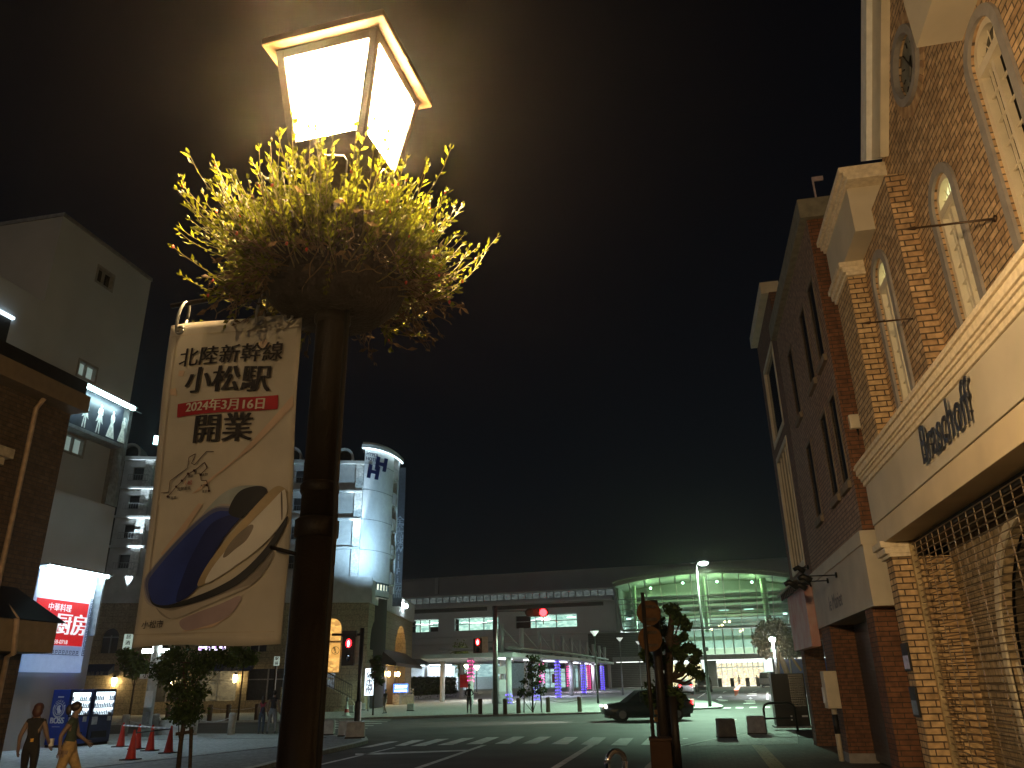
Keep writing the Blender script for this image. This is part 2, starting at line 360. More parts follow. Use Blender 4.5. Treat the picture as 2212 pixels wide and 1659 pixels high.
# ================================================================== STREET LAMP, HANGING PLANTER, BANNER
LX, LY = -1.322, 2.695
lamp = thing('street_lamp', 'tall brown street lamp with a glowing square lantern above a planted basket', 'street lamp', (LX, LY, 0))
p = MB(); p.smooth = True
p.lathe((LX, LY, 0), [(.13, 0), (.13, .12), (.095, .16), (.09, .6), (.076, .66), (.074, 2.16)], 24)
p.lathe((LX, LY, 0), [(.066, 2.16), (.066, 3.86)], 24)
p.build('pole', M['brown_metal'], lamp)
p = MB(); p.smooth = True
for z, r, h in ((2.13, .082, .06), (3.02, .075, .05), (2.30, .074, .025)):
    p = MB(); p.smooth = True; p.lathe((LX, LY, z), [(.066, -.012), (r, 0), (r, h), (.066, h+.012)], 24); p.build('collar', M['brown_metal'], lamp)
p = MB(); p.smooth = True
p.tube([(LX+.08, LY-.035, 3.3), (LX+.082, LY-.035, 2.3), (LX+.09, LY-.04, 2.2), (LX+.088, LY-.035, .3)], .011, 8); p.build('cable', M['black'], lamp)
p = MB(); p.smooth = True
p.tube([(LX-.05, LY-.05, 3.20), (-2.07, 2.655, 3.17)], .011, 8); p.build('banner_arm', M['brown_metal'], lamp); p = MB(); p.smooth = True
p.tube([(LX-.04, LY-.05, 2.06), (-1.47, 2.63, 2.09)], .008, 6)
p.build('banner_arm', M['brown_metal'], lamp)
RT = Matrix.Rotation(-.057, 3, 'Z')
def lc(sx, sy, a, z): return Vector((LX, LY, 0))+RT @ Vector((sx*a, sy*a, 0))+Vector((0, 0, z))
zb, zt, ab, at_ = 3.80, 4.315, .177, .253
p = MB()
cor = [(-1, -1), (1, -1), (1, 1), (-1, 1)]
for sx, sy in cor:
    b0, b1 = lc(sx, sy, ab, zb), lc(sx, sy, at_, zt); e = .019
    ax, ay = RT @ Vector((e, 0, 0)), RT @ Vector((0, e, 0))
    c0, c1 = b0-RT @ Vector((sx*e, sy*e, 0)), b1-RT @ Vector((sx*e, sy*e, 0))
    p.hexa([c0-ax-ay, c0+ax-ay, c0+ax+ay, c0-ax+ay, c1-ax-ay, c1+ax-ay, c1+ax+ay, c1-ax+ay])
for i in range(4):
    (ax_, ay_), (bx_, by_) = cor[i], cor[(i+1) % 4]
    for z0, z1 in ((zb, zb+.042), (zt-.042, zt)):
        f = lambda z: ab+(at_-ab)*(z-zb)/(zt-zb)-.0025
        A = [lc(ax_, ay_, f(z0), z0), lc(bx_, by_, f(z0), z0), lc(ax_, ay_, f(z1), z1), lc(bx_, by_, f(z1), z1)]
        B = [lc(ax_, ay_, f(z0)-.028, z0), lc(bx_, by_, f(z0)-.028, z0), lc(ax_, ay_, f(z1)-.036, z1), lc(bx_, by_, f(z1)-.036, z1)]
        p.hexa([A[0], A[1], B[1], B[0], A[2], A[3], B[3], B[2]])
p.build('lantern_frame', M['brown_metal'], lamp, .004)
M['lamp_glass'] = emat('lamp_glass', (1, .66, .31), 240.)
for i in range(4):
    p = MB(); (ax_, ay_), (bx_, by_) = cor[i], cor[(i+1) % 4]
    k = .90; s_ = -.012
    p.quad(lc(ax_, ay_, ab+s_, zb+.02), lc(bx_, by_, ab+s_, zb+.02), lc(bx_, by_, at_+s_, zt-.02), lc(ax_, ay_, at_+s_, zt-.02))
    p.build('glass_panel', M['lamp_glass'], lamp)
p = MB(); c4 = [lc(sx, sy, .300, zt+.004) for sx, sy in cor]; c5 = [lc(sx, sy, .300, zt+.045) for sx, sy in cor]; c6 = [lc(sx, sy, .06, zt+.17) for sx, sy in cor]
p.add(c4+c5+c6, [(3, 2, 1, 0)]+[(i, (i+1) % 4, 4+(i+1) % 4, 4+i) for i in range(4)]+[(4+i, 4+(i+1) % 4, 8+(i+1) % 4, 8+i) for i in range(4)]+[(8, 9, 10, 11)])
p.build('lantern_roof', mat('lamp_roof', (.040, .024, .010), .6, .0, bump=.1, spec=.1), lamp, .006)
p = MB(); c4 = [lc(sx, sy, ab+.003, zb-.001) for sx, sy in cor]; c5 = [lc(sx, sy, ab-.02, zb-.06) for sx, sy in cor]; c6 = [lc(sx, sy, .06, zb-.16) for sx, sy in cor]
p.add(c6+c5+c4, [(3, 2, 1, 0)]+[(i, (i+1) % 4, 4+(i+1) % 4, 4+i) for i in range(4)]+[(4+i, 4+(i+1) % 4, 8+(i+1) % 4, 8+i) for i in range(4)]+[(8, 9, 10, 11)])
p.build('lantern_base', M['brown_metal'], lamp)

lamp2 = dup(lamp, (-1.5, -15.8, 0), .05, 'tall brown street lamp behind the viewpoint, lighting the shop fronts')
lamp['group'] = lamp2['group'] = 'street lamps along the kerb'
pl = thing('hanging_planter', 'round planter basket of sprouting leafy stems fixed round the lamp pole', 'planter', (LX, LY, 3.03))
p = MB(); p.smooth = True
p.lathe((LX, LY, 0), [(.068, 3.05), (.20, 3.05), (.28, 3.13), (.33, 3.27), (.335, 3.39), (.31, 3.41), (.068, 3.41)], 28)
p.build('basket', mat('basket', (.020, .013, .009), .9, bump=.8, bscale=60), pl)
for a0 in (-.7, .25, 1.3, 2.4, 3.6, 4.7):
    p = MB(); p.smooth = True; q = []
    for sg in (-1, 1): q.append(Vector((LX+.27*math.cos(a0-1.57+sg*.24), LY+.27*math.sin(a0-1.57+sg*.24), 0)))
    p.tube([q[0]+Vector((0,0,3.42)), q[0]+Vector((0,0,3.64)), q[0].lerp(q[1],.12)+Vector((0,0,3.665)), q[0].lerp(q[1],.88)+Vector((0,0,3.665)), q[1]+Vector((0,0,3.64)), q[1]+Vector((0,0,3.42))], .0035, 6)
    p.build('wire_hoop', M['grey_metal'], pl)
st = MB(); lf = MB(); dr = MB(); bd = MB()
def leafq(mb, b, d, l, wd, nrm):
    d = d.normalized(); s_ = d.cross(nrm)
    if s_.length < 1e-4: s_ = d.cross(Vector((1, .3, .2)))
    s_.normalize(); mid = b+d*l*.5+nrm*l*.10; t = b+d*l-nrm*l*.05
    mb.add([b, mid+s_*wd, t, mid-s_*wd, mid], [(0, 1, 4), (1, 2, 4), (2, 3, 4), (3, 0, 4)])
for i in range(820):
    ph = rnd.uniform(0, 2*math.pi); el = rnd.choice((rnd.uniform(-.25, .5), rnd.uniform(-.25, .5), rnd.uniform(.0, .95)))
    L = (.15+.34*rnd.random()**1.7)*(1.10-.80*max(0, el)/1.0)
    r0 = .30*math.cos(max(0, el)*.75)*rnd.uniform(.75, 1.0); z0 = 3.22+.2*math.sin(el)+rnd.uniform(-.08, .06)
    b = Vector((LX+r0*math.cos(ph), LY+r0*math.sin(ph), z0))
    d = Vector((math.cos(ph)*math.cos(el), math.sin(ph)*math.cos(el), math.sin(el))); d += Vector((rnd.gauss(0, .16), rnd.gauss(0, .16), rnd.gauss(0, .12)))
    d.normalize(); dry = el < .05 and rnd.random() < .35; L = min(L, .26) if dry else L
    pts = [b]; ns = 7; cd_ = d.copy(); up = rnd.uniform(.08, .26) if not dry else rnd.uniform(-.2, .05)
    for k in range(ns):
        cd_ = (cd_+Vector((rnd.gauss(0, .07), rnd.gauss(0, .07), up))).normalized(); pts.append(pts[-1]+cd_*L/ns)
    (dr if dry else st).tube(pts, [.0034-.0003*k for k in range(ns+1)], 3, False)
    if dry and rnd.random() < .7: 
        tgt = dr; nl = 5
    else: tgt = lf; nl = rnd.randint(11, 18)
    for k in range(nl):
        f = .3+.7*(k+rnd.random()*.6)/nl; f = min(f, .999); j = int(f*ns); q = pts[j].lerp(pts[j+1], f*ns-j); dd = (pts[j+1]-pts[j]).normalized()
        sd_ = Vector((rnd.gauss(0, 1), rnd.gauss(0, 1), rnd.gauss(0, 1))).cross(dd).normalized()
        leafq(tgt, q, dd*rnd.uniform(.7, 1.2)+sd_*.65, rnd.uniform(.020, .036)*rnd.choice((.8, 1, 1.2, 1.6)), rnd.uniform(.004, .009), sd_.cross(dd).normalized())
    if rnd.random() < .12: bd.ell(pts[-1], .006, .006, .009, 5, 4)
    for k in range(4):
        sd_ = Vector((rnd.gauss(0, 1), rnd.gauss(0, 1), rnd.gauss(0, 1))).normalized(); leafq(tgt, pts[-1], cd_+sd_*.45, rnd.uniform(.018, .03), .005, sd_)
for i in range(110):   # dead stems curling under the basket
    ph = rnd.uniform(0, 2*math.pi); b = Vector((LX+.30*math.cos(ph), LY+.30*math.sin(ph), rnd.uniform(3.12, 3.32))); d = Vector((math.cos(ph), math.sin(ph), rnd.uniform(-.6, .2))); pts = [b]
    for k in range(8):
        d = (d+Vector((rnd.gauss(0, .3), rnd.gauss(0, .3), -.10+rnd.gauss(0, .3)))).normalized(); pts.append(pts[-1]+d*rnd.uniform(.02, .04))
    dr.tube(pts, .0028, 3, False)
    for k in range(3):
        q = pts[rnd.randint(2, 8)]; sd_ = Vector((rnd.gauss(0, 1), rnd.gauss(0, 1), rnd.gauss(0, 1))).normalized(); leafq(dr, q, sd_, .05, .009, sd_.orthogonal().normalized())
st.build('stem', mat('stem', (.16, .13, .05), .7), pl)
lf.m = 1; lf.add(bd.v, bd.f); lf.build('foliage', [leafmat('planter_leaf', (.10, .108, .008), .42, .6), mat('bud_red', (.45, .05, .02), .6)], pl)
dr.build('dry_stem', leafmat('dry_leaf', (.13, .085, .045), .3, .4), pl)

# banner: cloth hung beside the pole, all print lies on it
BP = Plane((0, 2.66), (1, 2.66))
def bwave(mb, lift=0., cut=False):
    if cut:
        bm = bmesh.new(); vv = [bm.verts.new(v) for v in mb.v]
        for q in mb.f: bm.faces.new([vv[i] for i in q])
        for k in range(24):
            for co, no in (((-2.06+.03*k, 0, 0), (1, 0, 0)), ((0, 0, 1.74+.06*k), (0, 0, 1))):
                bmesh.ops.bisect_plane(bm, geom=bm.verts[:]+bm.edges[:]+bm.faces[:], plane_co=co, plane_no=no)
        bm.verts.index_update(); mb.v = [v.co.copy() for v in bm.verts]; mb.f = [[v.index for v in q.verts] for q in bm.faces]; mb.mi = [0]*len(mb.f); mb.sm = [False]*len(mb.f); bm.free()
    for v in mb.v: v.y += .013*math.sin((v.x+1.7)*9+v.z*2.2)+.008*math.sin(v.z*6+1)+.003*math.sin(v.x*15-v.z*7)-lift
ban = thing('banner', 'long cream banner with Japanese lettering and a blue train, beside the lamp pole', 'banner', (-1.75, 2.66, 1.74))
p = MB(); p.smooth = True
nu, nz = 24, 40; x0, x1, z0, z1 = -2.058, -1.452, 1.752, 3.075
vv = []
for j in range(nz+1):
    for i in range(nu+1):
        f = j/nz; vv.append((x0+.045*(1-f)+(x1-x0)*i/nu, 2.66, z0+(z1-z0)*f+.006*math.sin(i/nu*6)*(1-f)))
p.add(vv, [(j*(nu+1)+i, j*(nu+1)+i+1, (j+1)*(nu+1)+i+1, (j+1)*(nu+1)+i) for j in range(nz) for i in range(nu)])
bwave(p)
clo = p.build('cloth', mat('banner_cloth', (.60, .56, .48), .75, var=.14, scale=4), ban)
so_ = clo.modifiers.new('thickness', 'SOLIDIFY'); so_.thickness = .003; so_.offset = -1
def bp_poly(mb, pts, lift):
    q = [BP.uv(p) for p in pts]
    # dense fan so that the print follows the cloth
    mb.add([BP.at(u_, z_, lift*6) for u_, z_ in q], [list(range(len(q)))])
def catmull(q, k=5):
    n_ = len(q); out = []
    for i in range(n_):
        a, b, c, d = q[i-1], q[i], q[(i+1) % n_], q[(i+2) % n_]
        for j in range(k):
            t = j/k; out.append(tuple(.5*(2*b[e]+(c[e]-a[e])*t+(2*a[e]-5*b[e]+4*c[e]-d[e])*t*t+(3*b[e]-a[e]-3*c[e]+d[e])*t**3) for e in (0, 1)))
    return out
def bprint(name, m_, polys, lift, label=None):
    mb = MB()
    for q in polys: bp_poly(mb, [K(4, *p) for p in (catmull(q) if name == 'train_picture' else q)], lift)
    bwave(mb, .004, True)
    o = mb.build(name, m_, ban)
    if label: o['label'] = label
    return o
ink = mat('print_black', (.018, .014, .016), .7); inkred = mat('print_red', (.42, .02, .03), .7)
def btext(name, body, k22a, k22b, m_, size_f=1., layers=3, dxf=.022, lift=.0016, kk=22, **kw):
    a, b = BP.uv(K(kk, *k22a)), BP.uv(K(kk, *k22b)); c = ((a[0]+b[0])/2, (a[1]+b[1])/2); wd = math.hypot(b[0]-a[0], b[1]-a[1])
    vs, fs = text_mesh(body, 1.); ext = max(v[0] for v in vs)-min(v[0] for v in vs); size = wd/ext*size_f
    mb = MB(); put_text(mb, body, size, BP.at(c[0], c[1]), (1, 0, (b[1]-a[1])/wd), (0, 0, 1), (0, -1, 0), lift*3, layers, dxf*size, narrow=1/size_f, **kw)
    bwave(mb, .004); return mb.build(name, m_, ban)
btext('lettering', '北陸新幹線', (288, 655), (1172, 568), ink)
btext('lettering', '小松駅', (345, 860), (1066, 822), ink, layers=4)
btext('lettering', '開業', (425, 1290), (908, 1255), ink, layers=4)
bprint('date_strip', inkred, [[(245,467),(678,420),(676,482),(240,525)]], .0004)
btext('lettering', '2024年3月16日', (360, 1085), (1024, 1035), mat('print_white', (.75, .70, .6), .7), layers=4, dxf=.03)
btext('lettering', '小松市', (72, 1440), (170, 1436), ink, kk=4, layers=2)
tb, tw, tk = mat('print_blue', (.026, .055, .30), .6, var=.35, scale=4), mat('print_white_body', (.80, .78, .72), .6, var=.08), mat('print_dark', (.02, .022, .026), .6)
bprint('train_picture', mat('print_grey', (.30, .27, .23), .6, var=.3), [[(108,1310),(180,1362),(320,1340),(440,1300),(560,1220),(650,1110),(640,1160),(590,1240),(520,1290),(420,1335),(300,1385),(210,1412),(150,1385)]], .0004)
bprint('train_picture', mat('print_mauve', (.40, .31, .33), .6, var=.25), [[(250,1420),(330,1385),(430,1350),(520,1310),(500,1370),(440,1420),(330,1455),(270,1460)]], .0003)
bprint('train_picture', mat('print_under', (.48, .44, .38), .6, var=.1), [[(120,1345),(210,1412),(300,1385),(420,1335),(520,1290),(560,1262),(400,1322),(300,1352),(200,1375)]], .0005)
bprint('train_picture', mat('print_roof', (.38, .44, .45), .6, var=.3), [[(290,1025),(380,915),(450,852),(520,825),(600,824),(530,845),(490,885),(475,945),(400,950)]], .0006)
blue_pts = [(100,1240),(130,1195),(200,1115),(300,1020),(400,945),(470,938),(525,950),(445,1060),(385,1170),(345,1258),(275,1322),(185,1350),(122,1338),(100,1290)]
def swell(pts, k, dx=0, dy=0):
    cx_, cy_ = sum(p[0] for p in pts)/len(pts), sum(p[1] for p in pts)/len(pts); return [(cx_+(p[0]-cx_)*k+dx, cy_+(p[1]-cy_)*k+dy) for p in pts]
for i_, (k_, c_) in enumerate(((1.10, (.44, .41, .40)), (1.06, (.26, .26, .33)), (1.025, (.11, .13, .26)))): bprint('train_picture', mat('print_blur%d' % i_, c_, .6, var=.1), [swell(blue_pts, k_, -8, -10)], .00062+.0001*i_)
bprint('train_picture', tb, [blue_pts], .00094)
bprint('train_picture', mat('print_blue_dark', (.014, .026, .14), .6, var=.2), [[(330,1080),(400,985),(525,950),(445,1060),(385,1170),(345,1258),(280,1318),(230,1330),(270,1200)]], .00104)
bprint('train_picture', tk, [[(468,945),(490,880),(530,840),(600,824),(630,845),(592,902),(542,952),(515,968)]], .00114)
bprint('train_picture', tk, [[(103,1292),(122,1338),(185,1350),(300,1322),(420,1276),(520,1212),(620,1100),(706,960),(706,992),(640,1120),(540,1238),(430,1306),(300,1348),(180,1364),(118,1345)]], .00114)
bprint('train_picture', mat('print_gold', (.50, .40, .24), .6, var=.25), [[(333,1262),(380,1170),(480,1040),(600,890),(672,823),(712,850),(640,902),(500,1062),(405,1200),(372,1256)]], .00124)
bprint('train_picture', tw, [[(370,1256),(400,1190),(500,1062),(640,902),(692,845),(708,850),(705,958),(610,1085),(500,1180),(420,1236)]], .00134)
bprint('train_picture', mat('print_taupe', (.22, .19, .16), .6, var=.5), [[(448,1138),(470,1090),(510,1040),(560,998),(574,1008),(545,1066),(500,1106),(462,1140)]], .00144)  # dark headlight printed on the train nose
bprint('train_picture', bpy.data.materials['print_taupe'], [[(688,858),(694,856),(694,955),(688,965)]], .00144)
peach = mat('print_peach', (.66, .50, .38), .75, var=.15)
for q_ in [[(500,700),(742,420),(745,470),(560,660),(330,850),(300,860)],[(150,1120),(330,900),(350,905),(170,1150)],[(250,320),(275,318),(268,345),(245,342)],[(205,400),(235,395),(240,430),(210,425)],[(590,190),(620,170),(640,200),(600,215)],[(260,1470),(420,1390),(480,1400),(400,1450)]]: bprint('print_pattern', peach, [q_], .0002)
def bline(mb, pts, wd=3.):
    for a, b in zip(pts, pts[1:]):
        dx, dy = b[0]-a[0], b[1]-a[1]; L = math.hypot(dx, dy); nx, ny = -dy/L*wd/2, dx/L*wd/2
        bp_poly(mb, [K(4, a[0]+nx, a[1]+ny), K(4, a[0]-nx, a[1]-ny), K(4, b[0]-nx, b[1]-ny), K(4, b[0]+nx, b[1]+ny)], .0006)
mb = MB(); bline(mb, [(158,853),(195,851),(203,802),(288,748),(296,702),(326,687),(323,700),(306,728),(320,734),(374,678),(406,677)]); bline(mb, [(365,724),(375,748),(346,775),(346,802),(370,803),(380,848)]); bline(mb, [(190,870),(232,828),(260,803),(290,773),(318,760),(365,724)])
for x, y in ((190,870),(232,828),(260,803),(290,773),(318,760),(346,778),(371,823),(380,848)):
    bp_poly(mb, [K(4, x+6*math.cos(t), y+6*math.sin(t)) for t in [k*math.pi/4 for k in range(8)]], .0008)
bwave(mb, .004); mb.build('route_map', mat('print_brown', (.06, .025, .02), .7), ban)
for body, a, b, m_ in (('敦賀',(203,878),(230,876),ink),('加賀温泉',(237,840),(298,836),ink),('小松',(267,815),(306,812),inkred),('金沢',(287,785),(312,783),ink),('富山',(319,772),(342,770),ink),('長野',(353,780),(377,777),ink),('大宮',(343,827),(367,825),ink),('東京',(349,852),(372,850),ink)):
    btext('lettering', body, a, b, m_, kk=4, layers=2, dxf=.03)
for x in (-2.005, -1.50, -1.63):
    p = MB(); p.smooth = True; p.tube([(x+.012*math.sin(t), 2.655+.03*math.cos(t), 3.108+.072*math.sin(t)) for t in [k*math.pi/9 for k in range(19)]], .0065, 6)
    rg_ = p.build('ring', M['grey_metal'], ban); p = MB(); p.smooth = True
    p.tube([(x+.017*math.cos(t), 2.648, 3.045+.017*math.sin(t)) for t in [k*math.pi/6 for k in range(13)]], .006, 6); p.build('eyelet', M['grey_metal'], rg_)
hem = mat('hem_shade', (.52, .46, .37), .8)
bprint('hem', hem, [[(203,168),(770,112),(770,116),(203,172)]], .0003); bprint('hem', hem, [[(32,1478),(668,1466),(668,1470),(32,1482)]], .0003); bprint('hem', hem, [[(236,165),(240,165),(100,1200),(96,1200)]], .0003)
# ================================================================== RIGHT SIDE OF THE STREET
PR = Plane((3.1, 0), (3.1, 1))
def arch(u0, u1, z0, zs, n=14):
    c = (u0+u1)/2; r = (u1-u0)/2
    return [(u0, z0), (u1, z0)]+[(c+r*math.cos(math.pi*k/n), zs+r*math.sin(math.pi*k/n)) for k in range(n+1)]
def rect(u0, u1, z0, z1): return [(u0, z0), (u1, z0), (u1, z1), (u0, z1)]
def ring(mb, P, outer, inner, d0, d1):
    n = len(outer)
    for i in range(n):
        j = (i+1) % n; a, b, c, e = outer[i], outer[j], inner[j], inner[i]
        mb.hexa([P.at(*a, d1), P.at(*b, d1), P.at(*b, d0), P.at(*a, d0), P.at(*e, d1), P.at(*c, d1), P.at(*c, d0), P.at(*e, d0)])
M['brick_warm'] = brickmat('brick_warm', (.60, .42, .24), (.40, .25, .13), (.12, .085, .055), .245, .088, .011, .9)
M['brick_pier'] = brickmat('brick_pier', (.58, .41, .22), (.46, .30, .15), (.09, .06, .04), .245, .088, .010, .9)
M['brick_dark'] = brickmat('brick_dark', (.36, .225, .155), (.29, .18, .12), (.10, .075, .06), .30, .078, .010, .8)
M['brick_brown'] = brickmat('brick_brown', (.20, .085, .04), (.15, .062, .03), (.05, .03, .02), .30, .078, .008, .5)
M['lit_lunette'] = emat('lit_lunette', (.62, .68, .36), .42)
M['window_inside'] = emat_varied('window_inside', (.10, .095, .06), (.22, .20, .12), .5, 3)
b1 = thing('brick_shop', 'warm brick gabled shop with cream cornice, arched windows and a closed grille shutter', 'building', (3.1, 10, 0))
DM, DB = -.52, -.27
W1 = (10.89, 11.56, 4.82, 7.20); W2 = (8.72, 9.40, 4.82, 7.12); W3 = (6.86, 7.56, 4.82, 7.72)
mb = MB()
h2 = arch(W2[0], W2[1], W2[2]+.02, W2[3]); h3 = arch(W3[0], W3[1], W3[2]+.02, W3[3])
clk = [(9.13+.44*math.cos(t), 9.32+.44*math.sin(t)) for t in [k*math.pi/14 for k in range(28)]]
mb.plate(PR, [(-3, 4.4), (12.93, 4.4), (12.93, 7.8), (10.9, 8.96), (4.5, 17.2), (-1.9, 8.96), (-3, 8.9)], [h2, h3, clk], -1.2, DM)
mb.build('wall', M['brick_warm'], b1)
mb = MB(); mb.plate(PR, rect(10.13, 12.05, 4.4, 8.3), [arch(W1[0], W1[1], W1[2]+.02, W1[3])], DM, DB); mb.build('wall', M['brick_warm'], b1)
mb = MB(); mb.pbox(PR, 12.0, 12.93, 4.4, 7.72, -.5, 0); mb.build('pier', M['brick_pier'], b1); mb = MB(); mb.pbox(PR, 12.55, 12.92, 0, 3.28, -.95, 0); mb.build('pier', M['brick_pier'], b1)
def window(P, w, dw, root, lit):
    u0, u1, z0, zs = w
    f = MB(); f.m = 0
    ring(f, P, arch(u0-.125, u1+.125, z0-.0, zs), arch(u0-.002, u1+.002, z0+.001, zs), dw-.03, dw+.035); sur = f.build('window_surround', M['grey_render'], root)
    f = MB(); ring(f, P, arch(u0, u1, z0+.02, zs), arch(u0+.075, u1-.075, z0+.06, zs), dw-.12, dw-.03)
    zt = zs-.06
    f.pbox(P, u0+.07, u1-.07, zt-.06, zt+.05, dw-.115, dw-.02)
    uc = (u0+u1)/2; f.pbox(P, uc-.03, uc+.03, z0+.05, zt-.06, dw-.11, dw-.04)
    for a in (.5, 1.0, math.pi/2, math.pi-1.0, math.pi-.5):
        r1 = (u1-u0)/2-.07; p0 = P.at(uc+.05*math.cos(a), zt+.05, dw-.09); p1 = P.at(uc+r1*math.cos(a), zs+r1*math.sin(a), dw-.09); f.tube([p0, p1], .008, 4)
    for i in range(1, 9):
        z = z0+.06+(zt-z0-.1)*i/9; f.pbox(P, u0+.07, u1-.07, z-.010, z+.010, dw-.095, dw-.07)
    for q in (.27, .73): f.pbox(P, u0+(u1-u0)*q-.009, u0+(u1-u0)*q+.009, z0+.05, zt-.05, dw-.094, dw-.071)
    wf = f.build('window_frame', M['cream'], root)
    f = MB(); f.m = 0; f.ppoly(P, [(u0+.05, zt), (u1-.05, zt)]+[(uc+(u1-u0-.1)/2*math.cos(math.pi*k/14), zs+(u1-u0-.1)/2*math.sin(math.pi*k/14)) for k in range(15)], dw-.16, dw-.12)
    f.m = 1; f.ppoly(P, rect(u0+.05, u1-.05, z0+.03, zt), dw-.161, dw-.121)
    f.build('window_pane', [M['lit_lunette'] if lit else M['dark_glass'], M['window_inside'] if lit else M['dark_glass']], wf)
window(PR, W1, DB, b1, True); window(PR, W2, DM, b1, True); window(PR, W3, DM, b1, False)
# clock
c0 = (9.13, 9.32); circ = lambda r, n=28: [(c0[0]+r*math.cos(2*math.pi*k/n), c0[1]+r*math.sin(2*math.pi*k/n)) for k in range(n)]
f = MB()
for k in range(44):
    a = 2*math.pi*k/44; f.m = k % 2
    pts = [(c0[0]+r*math.cos(a+s_), c0[1]+r*math.sin(a+s_)) for r, s_ in ((.54, -.062), (.54, .062), (.69, .064), (.69, -.064))]
    f.ppoly(PR, pts, DM-.03, DM+.012)
f.build('brick_ring', [mat('brick_ring_light', (.46, .31, .17), .75, bump=.2), mat('brick_ring_dark', (.36, .22, .12), .75, bump=.2)], b1)
ck = MB(); ring(ck, PR, circ(.53), circ(.42), DM-.02, DM+.06); ckr = ck.build('clock_rim', M['grey_render'], b1)
ck = MB(); ck.ppoly(PR, circ(.44), DM-.10, DM-.06); fc = ck.build('clock_face', mat('clock_face', (.15, .155, .14), .5, var=.3), ckr)
ck = MB()
for k in range(12):
    a = k*math.pi/6; ck.tube([PR.at(c0[0]+.29*math.cos(a), c0[1]+.29*math.sin(a), DM-.055), PR.at(c0[0]+.37*math.cos(a), c0[1]+.37*math.sin(a), DM-.055)], .012, 4)
ck.build('clock_numerals', M['black_metal'], ckr)
ck = MB()
for a, l, wd in ((math.radians(62), .31, .014), (math.radians(-50), .22, .018), (math.radians(130), .12, .02), (math.radians(242), .1, .014)):
    ck.tube([PR.at(c0[0], c0[1], DM-.04), PR.at(c0[0]+l*math.cos(a), c0[1]+l*math.sin(a), DM-.04)], [wd, wd*.4], 5)
ck.build('clock_hand', M['black_metal'], ckr)
# cream trim
def steps(mb, P, u0, u1, prof, d0):
    for z0, z1, d in prof: mb.pbox(P, u0, u1, z0, z1, d0, d)
f = MB(); steps(f, PR, -4, 12.95, [(4.452, 4.52, .125), (4.5205, 4.58, .15), (4.5805, 4.62, .175), (4.6205, 4.71, .20), (4.7105, 4.745, .23), (4.7455, 4.79, .215)], -.6)
f.build('cornice', M['cream_worn'], b1, .006)
f = MB(); f.pbox(PR, -4, 12.9, 3.82, 4.449, -.5, .10); f.build('fascia', M['cream_fascia'], b1, .006)
f = MB(); f.pbox(PR, -4, 12.9, 3.50, 3.812, -.5, .085); f.build('fascia', mat('fascia_lower', (.56, .47, .33), .6, var=.12, scale=1.5), b1, .006)
f = MB(); steps(f, PR, 12.47, 13.0, [(3.281, 3.33, .05), (3.331, 3.42, .10), (3.421, 3.517, .15)], -.33); f.build('capital', M['cream_worn'], b1, .006)
f = MB(); steps(f, PR, 11.93, 13.0, [(7.70, 7.76, .03), (7.7605, 7.86, .07), (7.8605, 7.95, .11)], -.45); f.build('capital', M['cream_worn'], b1, .006)
f = MB(); f.pbox(PR, 11.0, 12.98, 7.952, 8.72, -.60, .02); f.build('frieze', M['cream_fascia'], b1)
f = MB(); steps(f, PR, 10.75, 13.0, [(8.722, 8.78, .06), (8.7805, 8.86, .10), (8.8605, 8.96, .15)], -.62); f.build('cornice', M['cream_worn'], b1, .006)
f = MB(); f.ppoly(PR, [PR.uv(K(20, *q), -.40) for q in [(300, -700), (418, -700), (407, 1160), (300, 1185)]], -.56, -.40); f.build('gable_board', M['cream'], b1)
f = MB(); f.ppoly(PR, [PR.uv(K(20, *q), -.32) for q in [(268, -700), (306, -700), (304, 1186), (264, 1190)]], -.58, -.32); f.build('gable_edge', M['white_paint'], b1)
f = MB(); f.ppoly(PR, [PR.uv(K(20, *q), -.05) for q in [(676, 352), (790, 0), (860, -260), (520, -260), (585, 40)]], -.56, -.05); f.build('gable_bracket', M['cream_fascia'], b1)
# standing-off script sign
a, b = PR.uv(K(23, 300, 1180), .15), PR.uv(K(23, 1130, 650), .15); c = ((a[0]+b[0])/2, (a[1]+b[1])/2)
f = MB(); vs, fs = text_mesh('Braschoff', 1., shear=.15); ext = max(v[0] for v in vs)-min(v[0] for v in vs); sz = abs(b[0]-a[0])/ext*1.0
vs, fs = text_mesh('Braschoff', sz*1.35, shear=.25, narrow=.74)
for (x, y) in [(0, 0)]:
    n0 = len(vs); org = PR.at(c[0], c[1]+.02, .15); ux, uz, nn = Vector((0, -1, 0)), Vector((0, 0, 1)), Vector((-1, 0, 0))
    P0 = [org+ux*v[0]+uz*v[1] for v in vs]; f.add(P0+[q+nn*.014 for q in P0], fs+[[i+n0 for i in q] for q in fs])
    ed = {}
    for q in fs:
        for i in range(len(q)): e = (q[i], q[(i+1) % len(q)]); k_ = (min(e), max(e)); ed[k_] = ed.get(k_, 0)+1
    f.add(P0+[q+nn*.014 for q in P0], [(e[0], e[1], e[1]+n0, e[0]+n0) for e, k_ in ed.items() if k_ == 1])
for q in range(7):
    yq = c[0]+abs(b[0]-a[0])*(.45-.15*q); zq = c[1]-.06+.05*(q % 3); f.tube([PR.at(yq, zq, .10), PR.at(yq, zq, .16)], .012, 5)
f.build('sign_lettering', mat('sign_metal', (.07, .075, .10), .35, .7), b1)
